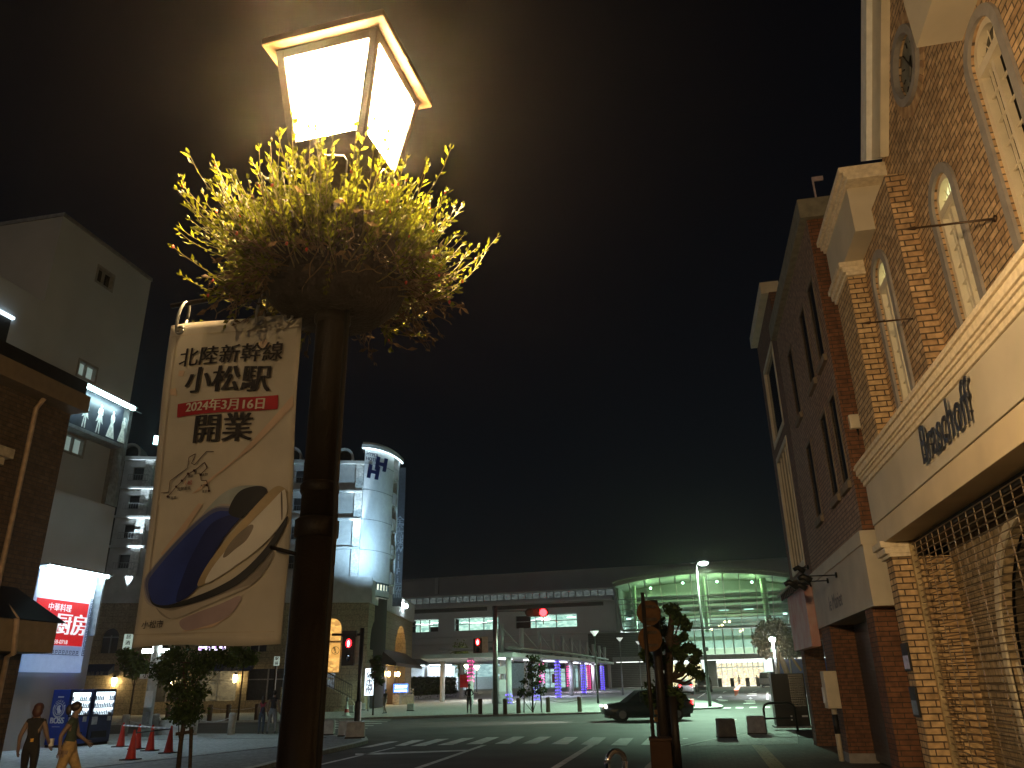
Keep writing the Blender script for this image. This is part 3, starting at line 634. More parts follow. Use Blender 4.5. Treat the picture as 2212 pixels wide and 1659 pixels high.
for q0, q1 in (((1255, 350), (780, 405)), ((935, 850), (560, 880))):
    u, z = PR.uv(K(8, *q0), DM); P1 = atY(K(8, *q1), u); P0 = PR.at(u, z, DM)
    f = MB(); f.smooth = True; P1.z = P0.z+.0; L = (P1-P0)
    f.tube([P0, P0+L*.02, P0+L*.021, P0+L*.85, P0+L*.87, P0+L*.93, P1], [.04, .04, .014, .012, .024, .016, .002], 8)
    f.build('flag_rod', mat('rod_bronze', (.07, .045, .03), .4, .7), b1)
# grille shutter and the shopfront behind it
sh = MB(); DS = DB
for i in range(41):
    z = .12+.083*i; sh.tube([PR.at(12.5, z, DS), PR.at(2.0, z, DS)], .0075, 5, False)
grl = sh.build('shutter', mat('shutter_steel', (.26, .20, .14), .38, .75), b1)
sh = MB()
for i in range(40):
    z = .12+.083*i
    for k in range(18):
        u = 12.25-.56*k
        if i > 33 or True: sh.pbox(PR, u-.012, u+.012, z+.009, z+.074, DS-.004, DS+.004)
        if i > 31: sh.pbox(PR, u-.29, u-.272, z+.012, z+.07, DS-.004, DS+.004)
lk = sh.build('shutter_link', mat('link_steel', (.36, .28, .18), .35, .6), grl)
sh = MB(); sh.pbox(PR, 12.43, 12.49, 0, 3.5, DS-.04, DS+.03); sh.build('shutter_rail', mat('rail_brass', (.5, .40, .24), .35, .6), grl)
sh = MB(); sh.pbox(PR, 2, 12.5, 3.40, 3.515, -.62, DS-.03); sh.build('shutter_box', M['black'], b1)
D2 = -.80
f = MB(); ho = [arch(8.0, 11.25, .45, 1.72), arch(4.2, 7.2, .45, 1.85)]
f.plate(PR, rect(1.5, 12.6, 0, 3.6), ho, D2-.12, D2); f.build('shopfront_wall', brickmat('brick_shopfront', (.46, .36, .23), (.38, .28, .16), (.14, .11, .07), .26, .09, .010, .6), b1)
for h, (u0, u1, z0, zs) in zip(ho, ((8.0, 11.25, .45, 1.72), (4.2, 7.2, .45, 1.85))):
    f = MB(); ring(f, PR, arch(u0-.13, u1+.13, z0-.10, zs), arch(u0, u1, z0, zs), D2-.02, D2+.03); fr = f.build('window_frame', M['cream'], b1)
    f = MB(); n_ = max(2, int((u1-u0)/.55))
    for k in range(n_+1): uu = u0+(u1-u0)*k/n_; f.pbox(PR, uu-.015, uu+.015, z0, zs+.05, D2-.09, D2-.06)
    for k in range(7): zz = z0+(zs-z0)*k/6; f.pbox(PR, u0, u1, zz-.012, zz+.012, D2-.0895, D2-.0605)
    f.build('muntin', M['cream'], fr)
    f = MB(); f.ppoly(PR, arch(u0, u1, z0, zs), D2-.2, D2-.14); f.build('window_pane', M['dark_glass'], fr)
f = MB(); f.pbox(PR, 9.2, 9.75, .46, 2.6, D2-.05, D2-.02); f.build('shop_door', mat('red_door', (.28, .045, .025), .35, var=.3), b1)
f = MB(); f.box(3.2, 7, -3, 12.9, 4.38, 4.40); f.box(4.6, 7, -3, 12.93, 0, 9); f.box(3.4, 4.5, -3, 12.5, -.02, .03); f.build('back_wall', mat('inner_dark', (.05, .04, .03), .9), b1)

# dark brick building next door
b2 = thing('dark_brick_shop', 'dark brown brick building with narrow windows, a cream fascia and a grey roller shutter', 'building', (3.1, 17, 0))
hs = []
for ua, ub in ((14.55, 15.12), (15.80, 16.38), (18.0, 18.6)):
    hs += [rect(ua, ub, 7.45, 9.05)]
lw = [PR.uv(K(9, *q)) for q in ((525, 330), (455, 392), (375, 535))]
lo = [(14.4, 14.9), (15.45, 16.0), (17.5, 18.1)]
hs += [rect(ua, ub, 4.95, 6.55) for ua, ub in lo]
f = MB(); f.plate(PR, rect(14.1, 20.0, 3.95, 10.12), hs, -.3, 0); f.build('wall', M['brick_dark'], b2)
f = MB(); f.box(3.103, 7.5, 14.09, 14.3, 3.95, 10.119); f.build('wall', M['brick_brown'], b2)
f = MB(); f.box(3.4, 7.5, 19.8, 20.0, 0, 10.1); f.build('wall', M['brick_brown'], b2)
f = MB(); f.pbox(PR, 13.98, 20.05, 10.122, 10.55, -4.4, .14); f.build('cornice', mat('cornice_drab', (.22, .20, .15), .7), b2)
f = MB(); f.pbox(PR, 14.05, 20.0, 2.72, 3.945, -.9, .05); f.pbox(PR, 14.03, 20.0, 3.72, 3.95, -.92, .075); f.build('fascia', M['cream_fascia'], b2)
for h in hs:
    (u0, z0), (u1, z1) = h[0], h[2]
    f = MB(); ring(f, PR, rect(u0-.07, u1+.07, z0-.07, z1+.07), rect(u0, u1, z0, z1), -.02, .016); f.pbox(PR, u0-.12, u1+.12, z0-.2, z0-.072, -.02, .07); fr = f.build('window_frame', mat('window_trim', (.17, .13, .09), .7) if 'window_trim' not in bpy.data.materials else bpy.data.materials['window_trim'], b2)
    f = MB(); f.ppoly(PR, rect(u0, u1, z0, z1), -.05, -.012); f.build('window_pane', M['dark_glass'], fr)
for y0_, y1_ in ((14.42, 15.0), (18.8, 19.95)):
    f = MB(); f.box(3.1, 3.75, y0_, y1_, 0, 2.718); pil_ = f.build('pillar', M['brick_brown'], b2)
    f = MB(); f.box(3.08, 3.8, y0_-.06, y1_+.05, 0, .18); f.build('plinth', M['grey_render'], pil_)
f = MB(); 
for i in range(34):
    z = .05+.078*i; f.box(3.60, 3.62+.012*(i % 2), 15.0, 18.8, z, z+.066)
    f.tube([(3.598, 15, z+.07), (3.598, 18.8, z+.07)], .011, 5)
f.build('shutter', mat('shutter_grey', (.10, .10, .10), .4, .6), b2)
f = MB(); c = PR.uv(K(19, 340, 718), .06)
put_text(f, 'le Mariet', .42, PR.at(c[0], c[1], .05), (0, -1, 0), (0, 0, 1), (-1, 0, 0), .012, 3, .012, shear=.2); f.build('sign_lettering', mat('sign_grey', (.12, .12, .12), .5), b2)
f = MB(); f.box(3.8, 7.5, 14.3, 19.8, -.02, .05); f.box(4.6, 7.4, 14.3, 19.8, 0, 10); f.build('back_wall', M['black'], b2)
f = MB(); q = atX(K(8, 325, 205), 3.4); q2 = atX(K(8, 325, 92), 3.4); f.box(3.4, 3.43, q.y-.02, q.y+.02, 10.4, q2.z); f.box(3.431, 3.62, q.y-.02, q.y+.02, q2.z-.09, q2.z); f.build('roof_post', mat('post_pink', (.5, .4, .42), .6), b2)

# third building with a large window and a reddish board
b3 = thing('corner_shop', 'reddish brick corner building with a tall window and a faded pink sign board', 'building', (3.1, 22, 0))
f = MB(); f.plate(PR, rect(20.05, 24.0, 2.6, 11.6), [rect(20.9, 23.2, 4.4, 7.6), rect(20.9, 23.2, 8.1, 10.4)], -.3, 0); f.box(3.1, 3.6, 23.35, 23.99, 0, 2.59); f.box(3.102, 7.5, 20.06, 20.3, 2.6, 11.6); f.build('wall', brickmat('brick_red', (.20, .10, .06), (.14, .07, .045), (.07, .05, .04), .24, .085, .010, .8), b3)
f = MB(); ring(f, PR, rect(20.8, 23.3, 4.3, 7.7), rect(20.95, 23.15, 4.45, 7.55), -.1, .02); 
for k in range(1, 4): f.pbox(PR, 20.95+.55*k-.03, 20.95+.55*k+.03, 4.45, 7.55, -.045, -.01)
fr = f.build('window_frame', M['cream'], b3)
f = MB(); f.ppoly(PR, rect(20.9, 23.2, 4.4, 7.6), -.1, -.05); f.build('window_pane', M['dark_glass'], fr)
f = MB(); ring(f, PR, rect(20.8, 23.3, 8.0, 10.5), rect(20.95, 23.15, 8.15, 10.35), -.1, .02); fr = f.build('window_frame', M['cream'], b3); f = MB(); f.ppoly(PR, rect(20.9, 23.2, 8.1, 10.4), -.1, -.05); f.build('window_pane', M['dark_glass'], fr)
f = MB(); f.pbox(PR, 20.1, 23.95, 11.6, 11.95, -.3, .2); f.build('cornice', M['cream'], b3)
f = MB(); f.pbox(PR, 20.15, 23.5, 2.35, 3.75, .02, .22); sb = f.build('sign_board', mat('sign_pink', (.42, .30, .29), .5, var=.25, scale=2, stain=(.45, .16, .13)), b3)
f = MB(); f.pbox(PR, 20.1, 23.9, 3.80, 3.86, .0, .45)
for k in range(9): f.tube([PR.at(20.3+.35*k, 3.80, .40), PR.at(20.3+.35*k, 3.66, .38)], [.03, .05], 6)
f.build('awning_rail', M['black_metal'], b3)
f = MB(); f.box(3.9, 7.5, 20.1, 24, 0, 11.5); f.build('back_wall', M['black'], b3)
f = MB(); f.box(3.62, 3.88, 20.4, 20.75, 1.9, 2.5); f.build('lit_window', emat('warm_pane', (1, .6, .2), 1.2), b3)

# wall-mounted things
t = None
for i, (p0, p1, lab) in enumerate((((345, 566), (160, 585), 'black wall spotlight on a long arm, nearest the cream fascia end'), ((297, 598), (80, 606), 'black wall spotlight on a long arm over the fascia edge, second from the near end'), ((185, 522), (128, 520), 'short black wall spotlight, the highest of the row'), ((200, 618), (140, 628), 'small black wall spotlight beside the pink sign board'))):
    u, z = PR.uv(K(19, *p0), .08); P0 = PR.at(u, z, .08); P1 = atY(K(19, *p1), u); P1.z = P0.z
    s_ = thing('wall_spotlight', lab, 'spotlight', tuple(P0), 'spotlights on arms')
    f = MB(); f.smooth = True; f.disc(P0, (-1, 0, 0), .055, .03, 12); f.tube([P0, P1], .012, 6); f.build('arm', M['black_metal'], s_)
    f = MB(); f.smooth = True; f.tube([P1+Vector((-.1, 0, -.05)), P1+Vector((0, 0, 0)), P1+Vector((.14, 0, -.10))], [.05, .062, .075], 10); f.build('lamp_head', M['black_metal'], s_)
q = atX(K(19, 285, 1210), 2.85)
mbx = thing('meter_box', 'cream electricity meter box on a conduit beside the dark shop pillar', 'meter box', (2.95, q.y, 0))
f = MB(); zt = atX(K(19, 275, 1110), 2.85).z; zb_ = atX(K(19, 300, 1320), 2.85).z
f.box(2.82, 3.09, q.y-.22, q.y+.22, zb_, zt); f.build('box', M['cream'], mbx, .01)
f = MB(); f.box(2.80, 2.835, q.y+.02, q.y+.2, zb_+.1, zb_+.42); f.build('box_door', M['white_paint'], mbx, .005)
f = MB(); f.smooth = True; f.tube([(2.96, q.y, zb_), (2.96, q.y, .02)], .055, 10); f.build('pipe', M['cream'], mbx)
f = MB(); f.smooth = True; f.tube([(2.96, q.y, zb_-.12), (2.96, q.y, zb_-.5)], .06, 10); f.build('pipe_sleeve', M['black'], mbx)
q = atY(K(8, 535, 1390), 14.06)
sl = thing('alarm_box', 'small cream alarm box high on the narrow brown brick side wall', 'alarm box', (q.x, 14.06, q.z))
f = MB(); f.box(q.x-.1, q.x+.1, 13.98, 14.098, q.z-.13, q.z+.13); f.build('case', M['cream'], sl, .02)
f = MB(); f.smooth = True; f.tube([(q.x+.02, 14.05, q.z-.13), (q.x+.02, 14.05, q.z-.24)], [.02, .012], 8); f.build('cable_end', M['black'], sl)
for lab, za, zb_, cc in (('dark framed poster on the brick pier, the upper one', K(13, 930, 190), K(13, 985, 510), (.30, .27, .40)), ('dark framed poster on the brick pier, the lower one', K(13, 1020, 690), K(13, 1070, 1030), (.05, .05, .09))):
    u0, z1 = PR.uv(za, .02); _, z0 = PR.uv(zb_, .02)
    ps = thing('poster', lab, 'poster', (3.08, 12.72, z0))
    f = MB(); f.pbox(PR, 12.56, 12.90, z0, z1, .002, .03); f.build('frame', M['black'], ps, .003)
    f = MB(); f.pbox(PR, 12.59, 12.87, z0+.03, z0+(z1-z0)*.55, .0302, .034); f.build('print', mat('poster_print', cc, .3, var=.6, scale=9), ps)

# ground objects on the right
def cube_block(name, c, s_, h, rz, lab, m_, grp, off=0.):
    t = thing(name, lab, 'concrete block', (c.x, c.y, c.z), grp)
    f = MB(); ax, ay = Vector((math.cos(rz), math.sin(rz), 0))*s_, Vector((-math.sin(rz), math.cos(rz), 0))*s_; C0 = Vector((c.x, c.y, c.z+h*.5))
    p = [C0-ax-ay, C0+ax-ay, C0+ax+ay, C0-ax+ay]
    f.hexa([v*1-Vector((0, 0, h*.5)) for v in p]+[v+Vector((0, 0, h*.5)) for v in [C0+(v-C0)*.94 for v in p]])
    f.build('block', m_, t, .025)
    f = MB(); p2 = [C0+(v-C0)*1.02 for v in p]; f.hexa([v-Vector((0, 0, h*.5-.0)) for v in p2]+[v-Vector((0, 0, h*.5-.05)) for v in p2]); f.build('plinth', M['black'], t)
    return t
M['block_brown'] = mat('block_brown', (.20, .16, .13), .8, bump=.3); M['block_grey'] = mat('block_grey', (.30, .27, .27), .8, bump=.3)
g0, g1 = G(K(15, 835, 960)), G(K(15, 1030, 960)); cube_block('concrete_block', Vector((g0.x+.33, g0.y+.3, 0)), .27, .55, .12, 'brown concrete block at the pale corner of the right pavement', M['block_brown'], 'blocks at the right corner')
g0 = G(K(15, 1220, 910)); cube_block('concrete_block', Vector((g0.x+.36, g0.y+.25, 0)), .30, .55, -.1, 'grey concrete block beside the black pipe barrier', M['block_grey'], 'blocks at the right corner')
br = thing('pipe_barrier', 'black bent pipe barrier standing by the black cabinet', 'barrier', (2.37, 29.73, 0))
f = MB(); f.smooth = True
f.tube([(2.37, 29.73, 0), (2.37, 29.73, .72), (2.42, 29.75, .84), (2.55, 29.8, .9), (3.25, 30.0, .9), (3.38, 30.05, .84), (3.43, 30.07, .72), (3.43, 30.07, 0)], .04, 10); f.build('hoop', M['black_metal'], br)
f = MB(); f.tube([(2.37, 29.73, .42), (3.43, 30.07, .42)], .03, 8); f.build('cross_bar', M['black_metal'], br)
cb = thing('cabinet', 'black equipment cabinet with a shiny grid panel beyond the pipe barrier', 'cabinet', (3.5, 32.6, 0))
f = MB(); f.box(2.98, 4.16, 32.3, 33.2, .06, 1.86); f.build('case', M['black_metal'], cb, .02)
f = MB(); f.box(2.9, 4.3, 32.2, 33.3, 0, .06); f.build('base', M['concrete'], cb)
f = MB()
for i in range(14):
    for k in range(8): f.box(3.60+.066*k, 3.652+.066*k, 32.28, 32.297, .72+.08*i, .78+.08*i)
f.build('grid_panel', mat('grid_steel', (.5, .52, .52), .22, .9), cb)
f = MB(); f.box(3.5, 3.56, 32.27, 32.297, .25, .42); f.box(3.9, 4.1, 32.27, 32.297, .36, .42); f.build('label_plate', M['white_paint'], cb)
ub = thing('utility_box', 'brown metal utility box with louvre slots at the bottom of the street tree', 'utility box', (-.8, 15.2, 0))
g0 = G((1410, 1640)); 
q0, q1 = K(21, 455, 1410), K(21, 650, 1400); D_ = 13.0
A_, B_ = atD(q0, D_), atD(q1, D_); A_.z = B_.z = (A_.z+B_.z)/2; ex = (B_-A_); wd = ex.length; ex.normalize(); ey = Vector((-ex.y, ex.x, 0))
ub.location = ((A_+B_)/2).xy.to_3d(); ORG[ub.name] = Vector(ub.location)
f = MB(); f.hexa([Vector((v.x, v.y, 0)) for v in (A_, B_, B_+ey*.5, A_+ey*.5)]+[v for v in (A_, B_, B_+ey*.5, A_+ey*.5)]); f.build('case', mat('box_brown', (.034, .019, .012), .8, bump=.1, spec=.04), ub, .015)
f = MB()
for i in range(9):
    z = A_.z-.40-.085*i; f.obox(A_+ex*(wd*.52)-ey*.006+Vector((0, 0, z-A_.z)), ex*(wd*.27), ey*.012, Vector((0, 0, .010)))
f.build('louvre', mat('louvre_steel', (.30, .24, .18), .3, .7), ub)
f = MB(); f.obox(A_+ex*wd*.5+ey*.25+Vector((0, 0, .012)), ex*(wd*.53), ey*.28, Vector((0, 0, .014))); f.build('lid', mat('lid_brown', (.04, .024, .016), .8, spec=.04), ub)
hp = thing('steel_hoop', 'chrome steel hoop rail at the edge of the road in front of the utility box', 'hoop rail', tuple(atD((1350, 1640), 11.5).xy.to_3d()))
c = atD((1346, 1630), 11.5); f = MB(); f.smooth = True
f.tube([(c.x-.10+.10*math.cos(t), c.y+.15*math.cos(t), c.z-.09+.13*math.sin(t)) for t in [math.pi*k/10 for k in range(11)]], .04, 10)
f.tube([(c.x, c.y+.15, 0), (c.x, c.y+.15, c.z-.09)], .04, 10); f.tube([(c.x-.2, c.y-.15, 0), (c.x-.2, c.y-.15, c.z-.09)], .04, 10)
f.build('tube', mat('chrome', (.65, .65, .68), .12, 1.), hp)
# ================================================================== LEFT SIDE
PLB = Plane((-14.5, 0), (-14.5, 1))
lb = thing('brick_house', 'dim brown brick house at the left edge with eave and pent roof', 'building', (-14.5, 11, 0))
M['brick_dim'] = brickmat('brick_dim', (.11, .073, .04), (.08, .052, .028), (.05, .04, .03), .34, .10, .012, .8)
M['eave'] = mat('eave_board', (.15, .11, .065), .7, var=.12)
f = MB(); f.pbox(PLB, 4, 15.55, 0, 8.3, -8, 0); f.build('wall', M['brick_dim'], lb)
u_e, z_e = PLB.uv(K(1, 505, 1090), .5); _, z_b = PLB.uv(K(1, 490, 1180), .5)
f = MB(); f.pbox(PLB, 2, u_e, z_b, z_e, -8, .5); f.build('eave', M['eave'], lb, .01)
f = MB(); f.pbox(PLB, 2, u_e-.1, z_e+.002, z_e+.35, -8, .42); f.build('roof', M['black_metal'], lb)
ur, zt_ = PLB.uv(K(2, 330, 838), .9); _, zb_ = PLB.uv(K(2, 320, 1010), .9); uk, zk = PLB.uv(K(2, 190, 700), .05)
f = MB(); f.pbox(PLB, 6, ur, zb_, zt_, .002, .9); f.build('pent_fascia', mat('pent_cream', (.20, .155, .095), .7, var=.12), lb, .01)
f = MB(); f.add([PLB.at(5.9, zt_+.002, 1.0), PLB.at(ur+.12, zt_+.002, 1.0), PLB.at(ur+.12, zt_+.002, .0), PLB.at(5.9, zt_+.002, 0), PLB.at(5.9, zt_+.75, .02), PLB.at(15.0, zt_+.75, .02)], [(0, 1, 5, 4), (1, 2, 5), (0, 4, 3)]); f.build('pent_roof', M['black_metal'], lb)
f = MB(); f.smooth = True
pp = [PLB.at(*PLB.uv(K(*q), .10), .10) for q in ((1, 215, 1100), (1, 150, 1380), (1, 97, 1640), (2, 60, 300), (2, 10, 660))]
x_ = (pp[0]+pp[-1])/2
f.tube([PLB.at(pp[0].y, pp[0].z, .25), PLB.at(pp[0].y-.02, pp[0].z-.25, .1), PLB.at(pp[0].y, pp[-1].z, .1), PLB.at(*PLB.uv(K(2, 95, 815), .95), .95), PLB.at(*PLB.uv(K(2, 78, 1010), .95), .95), PLB.at(*PLB.uv(K(2, 40, 1030), .3), .3), PLB.at(PLB.uv(K(2, 40, 1030), .3)[0], 0, .3)], .055, 8)
f.build('downpipe', mat('pipe_tan', (.40, .29, .20), .5), lb)
u, z = PLB.uv(K(1, 80, 1410), .3)
f = MB(); f.pbox(PLB, u-1.4, u, z-.1, z+.12, .002, .3); f.pbox(PLB, u-1.4, u-.12, z-.26, z-.102, .002, .2); f.build('stone_bracket', mat('bracket_stone', (.40, .34, .25), .7, bump=.2), lb, .01)
f = MB(); f.pbox(PLB, 13.0, 14.75, 0, zb_-.3, .002, .03); sd_ = f.build('shop_opening', M['black'], lb)
f = MB(); cz = zb_-.5
for i in range(26):
    zz = cz-.1*i
    if zz > .15: f.tube([PLB.at(14.62+.01*math.sin(i*2.1), zz, .06), PLB.at(14.62+.01*math.sin(i*2.1+1), zz-.07, .06)], .022, 6)
f.build('chain_curtain', mat('chain_glint', (.75, .78, .8), .15, 1.), lb)

# pale tower block with the billboards
PWH = Plane((-20.3, 0), (-20.3, 1))
wb = thing('tall_pale_building', 'tall plain grey building carrying two lit billboards behind the vending machines', 'building', (-24, 22, 0))
M['pale_wall'] = mat('pale_wall', (.40, .43, .46), .8, var=.08, scale=.6)
M['pale_lower'] = mat('pale_lower', (.50, .51, .53), .75, var=.08, scale=.6)
WU1 = 24.55
hw = []
for za, zb_ in ((K(1, 545, 360), K(1, 605, 500)), (K(1, 440, 880), K(1, 510, 1010)), (K(1, 365, 1285), K(1, 440, 1420))):
    u0, z1 = PWH.uv(za); u1, z0 = PWH.uv(zb_); hw.append(rect(u0, u1+.12, z0, z1))
f = MB(); f.plate(PWH, rect(19.65, WU1, 0, 17.41), hw, -.3, 0); f.box(-34, -20.62, 19.66, WU1-.01, 0, 17.40); f.box(-34, -20.301, 19.655, 19.9, 0, 17.405); f.box(-34, -20.301, WU1-.25, WU1-.005, 0, 17.405); f.build('wall', M['pale_wall'], wb)
f = MB(); f.pbox(PWH, 20.9, WU1+.06, 0, 7.95, .003, .12); f.build('lower_cladding', M['pale_lower'], wb)
f = MB(); f.pbox(PWH, 19.62, WU1+.03, 17.412, 17.55, -13, .04); f.build('parapet', M['grey_metal'], wb)
f = MB(); f.box(-32, -20.12, 12, 19.6, 0, 13.9); f.build('side_wing', M['pale_wall'], wb)
f = MB(); f.box(-20.119, -20.09, 12, 18.4, 10.2, 12.7); f.build('wing_opening', M['black'], wb)
f = MB(); f.box(-20.12, -20.02, 12, 18.45, 12.72, 12.8); f.build('wing_light', emat('wing_light', (.7, .9, 1), 1.2), wb)
for i, h in enumerate(hw):
    (u0, z0), (u1, z1) = h[0], h[2]
    f = MB(); ring(f, PWH, rect(u0-.04, u1+.04, z0-.04, z1+.04), rect(u0+.05, u1-.05, z0+.05, z1-.05), -.2, .02); f.pbox(PWH, (u0+u1)/2-.03, (u0+u1)/2+.03, z0, z1, -.18, -.05); fr = f.build('window_frame', mat('sash_%d' % 0, (.22, .22, .21), .5) if i == 0 else fr.data.materials[0], wb)
    f = MB(); f.ppoly(PWH, rect(u0, u1, z0, z1), -.19, -.15); f.build('window_pane', M['dark_glass'] if i == 0 else emat('pane_dim%d' % i, (.45, .62, .58), .10), fr)
# upper billboard
bb = thing('billboard', 'upper lit billboard with white fashion figures on a dark ground', 'billboard', (-20, 22.5, 10.4))
a0, zt_ = PWH.uv(K(1, 215, 905), .75); a1, zt2 = PWH.uv(K(1, 712, 1145), .75)
b1_, zr = PWH.uv(K(1, 690, 1150), .35); _, zq = PWH.uv(K(1, 645, 1350), .35)
f = MB(); f.pbox(PWH, 19.75, b1_, zq, zr, .005, .35); f.build('case', mat('sign_dark', (.035, .04, .055), .35, var=.6, scale=2), bb)
f = MB(); f.pbox(PWH, 19.7, b1_+.05, zq-.12, zq-.002, .005, .5); f.pbox(PWH, 19.7, b1_+.05, zr+.002, zr+.08, .005, .62); f.build('frame', M['grey_metal'], bb)
f = MB(); f.pbox(PWH, 19.8, b1_+.02, zt2-.03, zt2+.05, .70, .80); f.build('tube_lamp', emat('tube_cool', (.62, .95, 1), 14), bb)
f = MB(); f.pbox(PWH, 19.7, b1_+.1, zt2+.07, zt2+.10, .3, .86); f.build('lamp_hood', M['grey_metal'], bb)
f = MB()
for k in range(6): f.tube([PWH.at(19.9+.9*k, zr+.06, .4), PWH.at(19.9+.9*k, zt2, .72)], .02, 4)
f.build('lamp_arm', M['grey_metal'], bb)
f = MB(); f.pbox(PWH, b1_+.06, WU1+.02, 7.96, zr+.2, .005, .2)
for k in range(6): f.tube([PWH.at(b1_+.1+.07*k, 7.96, .22), PWH.at(b1_+.1+.07*k, zr+.2, .22)], .022, 6)
f.build('corrugated_strip', M['grey_metal'], bb)
figm = mat('figure_white', (.75, .74, .68), .6, var=.3, scale=9)
for cx_, hgt in ((21.2, 1.05), (22.05, 1.0), (22.75, 1.1), (23.4, 1.05), (24.0, 1.0)):
    s_ = hgt; z0 = zq+.10; f = MB(); L_ = .352
    out = [(-.10, 0), (-.05, .42), (-.16, .36), (-.08, .62), (-.13, .66), (-.10, .82), (-.03, .86), (-.05, .93), (0, .99), (.05, .93), (.03, .86), (.10, .82), (.12, .64), (.08, .62), (.17, .34), (.06, .42), (.08, 0), (.03, 0), (.01, .36), (-.02, .36), (-.04, 0)]
    if cx_ > 23: out = [(-.2, .02), (-.07, .55), (-.10, .66), (-.09, .82), (-.03, .86), (-.05, .94), (0, 1), (.05, .94), (.03, .86), (.09, .8), (.11, .64), (.06, .55), (.2, .02)]
    f.ppoly(PWH, [(cx_+x*s_, z0+y*s_) for x, y in out], L_, L_+.006); f.build('figure', figm, bb)
f = MB(); put_text(f, 'g', .5, PWH.at(21.65, zq+.75, .352), (0, 1, 0), (0, 0, 1), (1, 0, 0), .003, 1); f.build('lettering', figm, bb)
# lower billboard
def glow_mat(name, c, e, s_):  # sign faces get added glow on top of the tube lamp's light
    m_ = mat(name, c, .6, var=.05); b = m_.node_tree.nodes['Principled BSDF']; b.inputs['Emission Color'].default_value = (*e, 1); b.inputs['Emission Strength'].default_value = s_
    return m_
sb = thing('restaurant_sign', 'lower lit white billboard with a red Chinese restaurant panel', 'sign', (-20, 23.4, 2.3))
DS2 = .30
ul, zt_ = PWH.uv(K(2, 320, 520), .55); ur, zt2 = PWH.uv(K(2, 578, 566), .55)
pr, pt = PWH.uv(K(2, 545, 585), DS2); pbr, pb = PWH.uv(K(2, 462, 1120), DS2)
pr = (pr+pbr)/2
f = MB(); f.pbox(PWH, 21.5, pr, pb, pt, .125, DS2); f.build('board', glow_mat('sign_white', (.78, .79, .80), (.30, .50, 1), .10), sb, .01)
f = MB(); f.pbox(PWH, 21.4, pr+.25, pt+.10, pt+.16, .125, .70); f.pbox(PWH, pr+.16, pr+.22, pb+1.2, pt+.10, .125, .45); f.build('frame', M['grey_metal'], sb)
f = MB(); f.pbox(PWH, 21.6, pr+.2, pt+.02, pt+.09, .48, .6); f.build('tube_lamp', emat('tube_blue', (.60, .84, 1), 34), sb)
r0, rz1 = PWH.uv(K(2, 495, 730), DS2); _, rz0 = PWH.uv(K(2, 466, 972), DS2); r0b, _ = PWH.uv(K(2, 466, 972), DS2); r1 = (r0+r0b)/2
f = MB(); f.pbox(PWH, 21.6, r1, rz0, rz1, DS2+.002, DS2+.02); f.build('red_panel', glow_mat('sign_red', (.62, .02, .02), (1, .012, .015), .13), sb)
wt = glow_mat('letter_white', (.8, .8, .78), (1, .95, 1), .22)
for body, pa, pb_, ly in (('中華料理', (272, 745), (400, 762), 2), ('厨房', (320, 850), (478, 862), 4), ('58-0718', (302, 945), (378, 948), 2)):
    a, b = PWH.uv(K(2, *pa), DS2), PWH.uv(K(2, *pb_), DS2); L_ = b[0]-a[0]
    vs, fs = text_mesh(body, 1.); ext = max(v[0] for v in vs)-min(v[0] for v in vs); sz = L_/ext*(1.0 if ly != 4 else 1.08)
    f = MB(); put_text(f, body, sz, PWH.at((a[0]+b[0])/2, (a[1]+b[1])/2, DS2+.02), (0, 1, 0), (0, 0, 1), (1, 0, 0), .002, ly, sz*.03); f.build('lettering', wt, sb)
f = MB(); fz = rz0-.28; fu = r1+.22
def meander(mb, P, u, z, du, dz, s_, d):
    for a, b in (((0, 0), (1, 0)), ((0, 0), (0, 1)), ((0, 1), (.65, 1)), ((.65, 1), (.65, .45)), ((.3, .45), (.65, .45))):
        x0, x1 = sorted((u+s_*min(a[0], b[0]), u+s_*max(a[0], b[0]))); z0, z1 = sorted((z+s_*a[1], z+s_*b[1])); t_ = s_*.09
        mb.pbox(P, x0-t_, x1+t_, z0-t_, z1+t_, d, d+.004+.0007*rnd.random())
zz = fz
while zz < rz1+.1: meander(f, PWH, fu-.13, zz, 1, 0, .12, DS2+.001); zz += .155
uu = 21.7
while uu < fu-.3: meander(f, PWH, uu, fz, 1, 0, .12, DS2+.001); uu += .155
f.build('meander_border', mat('border_grey', (.12, .15, .2), .5), sb)

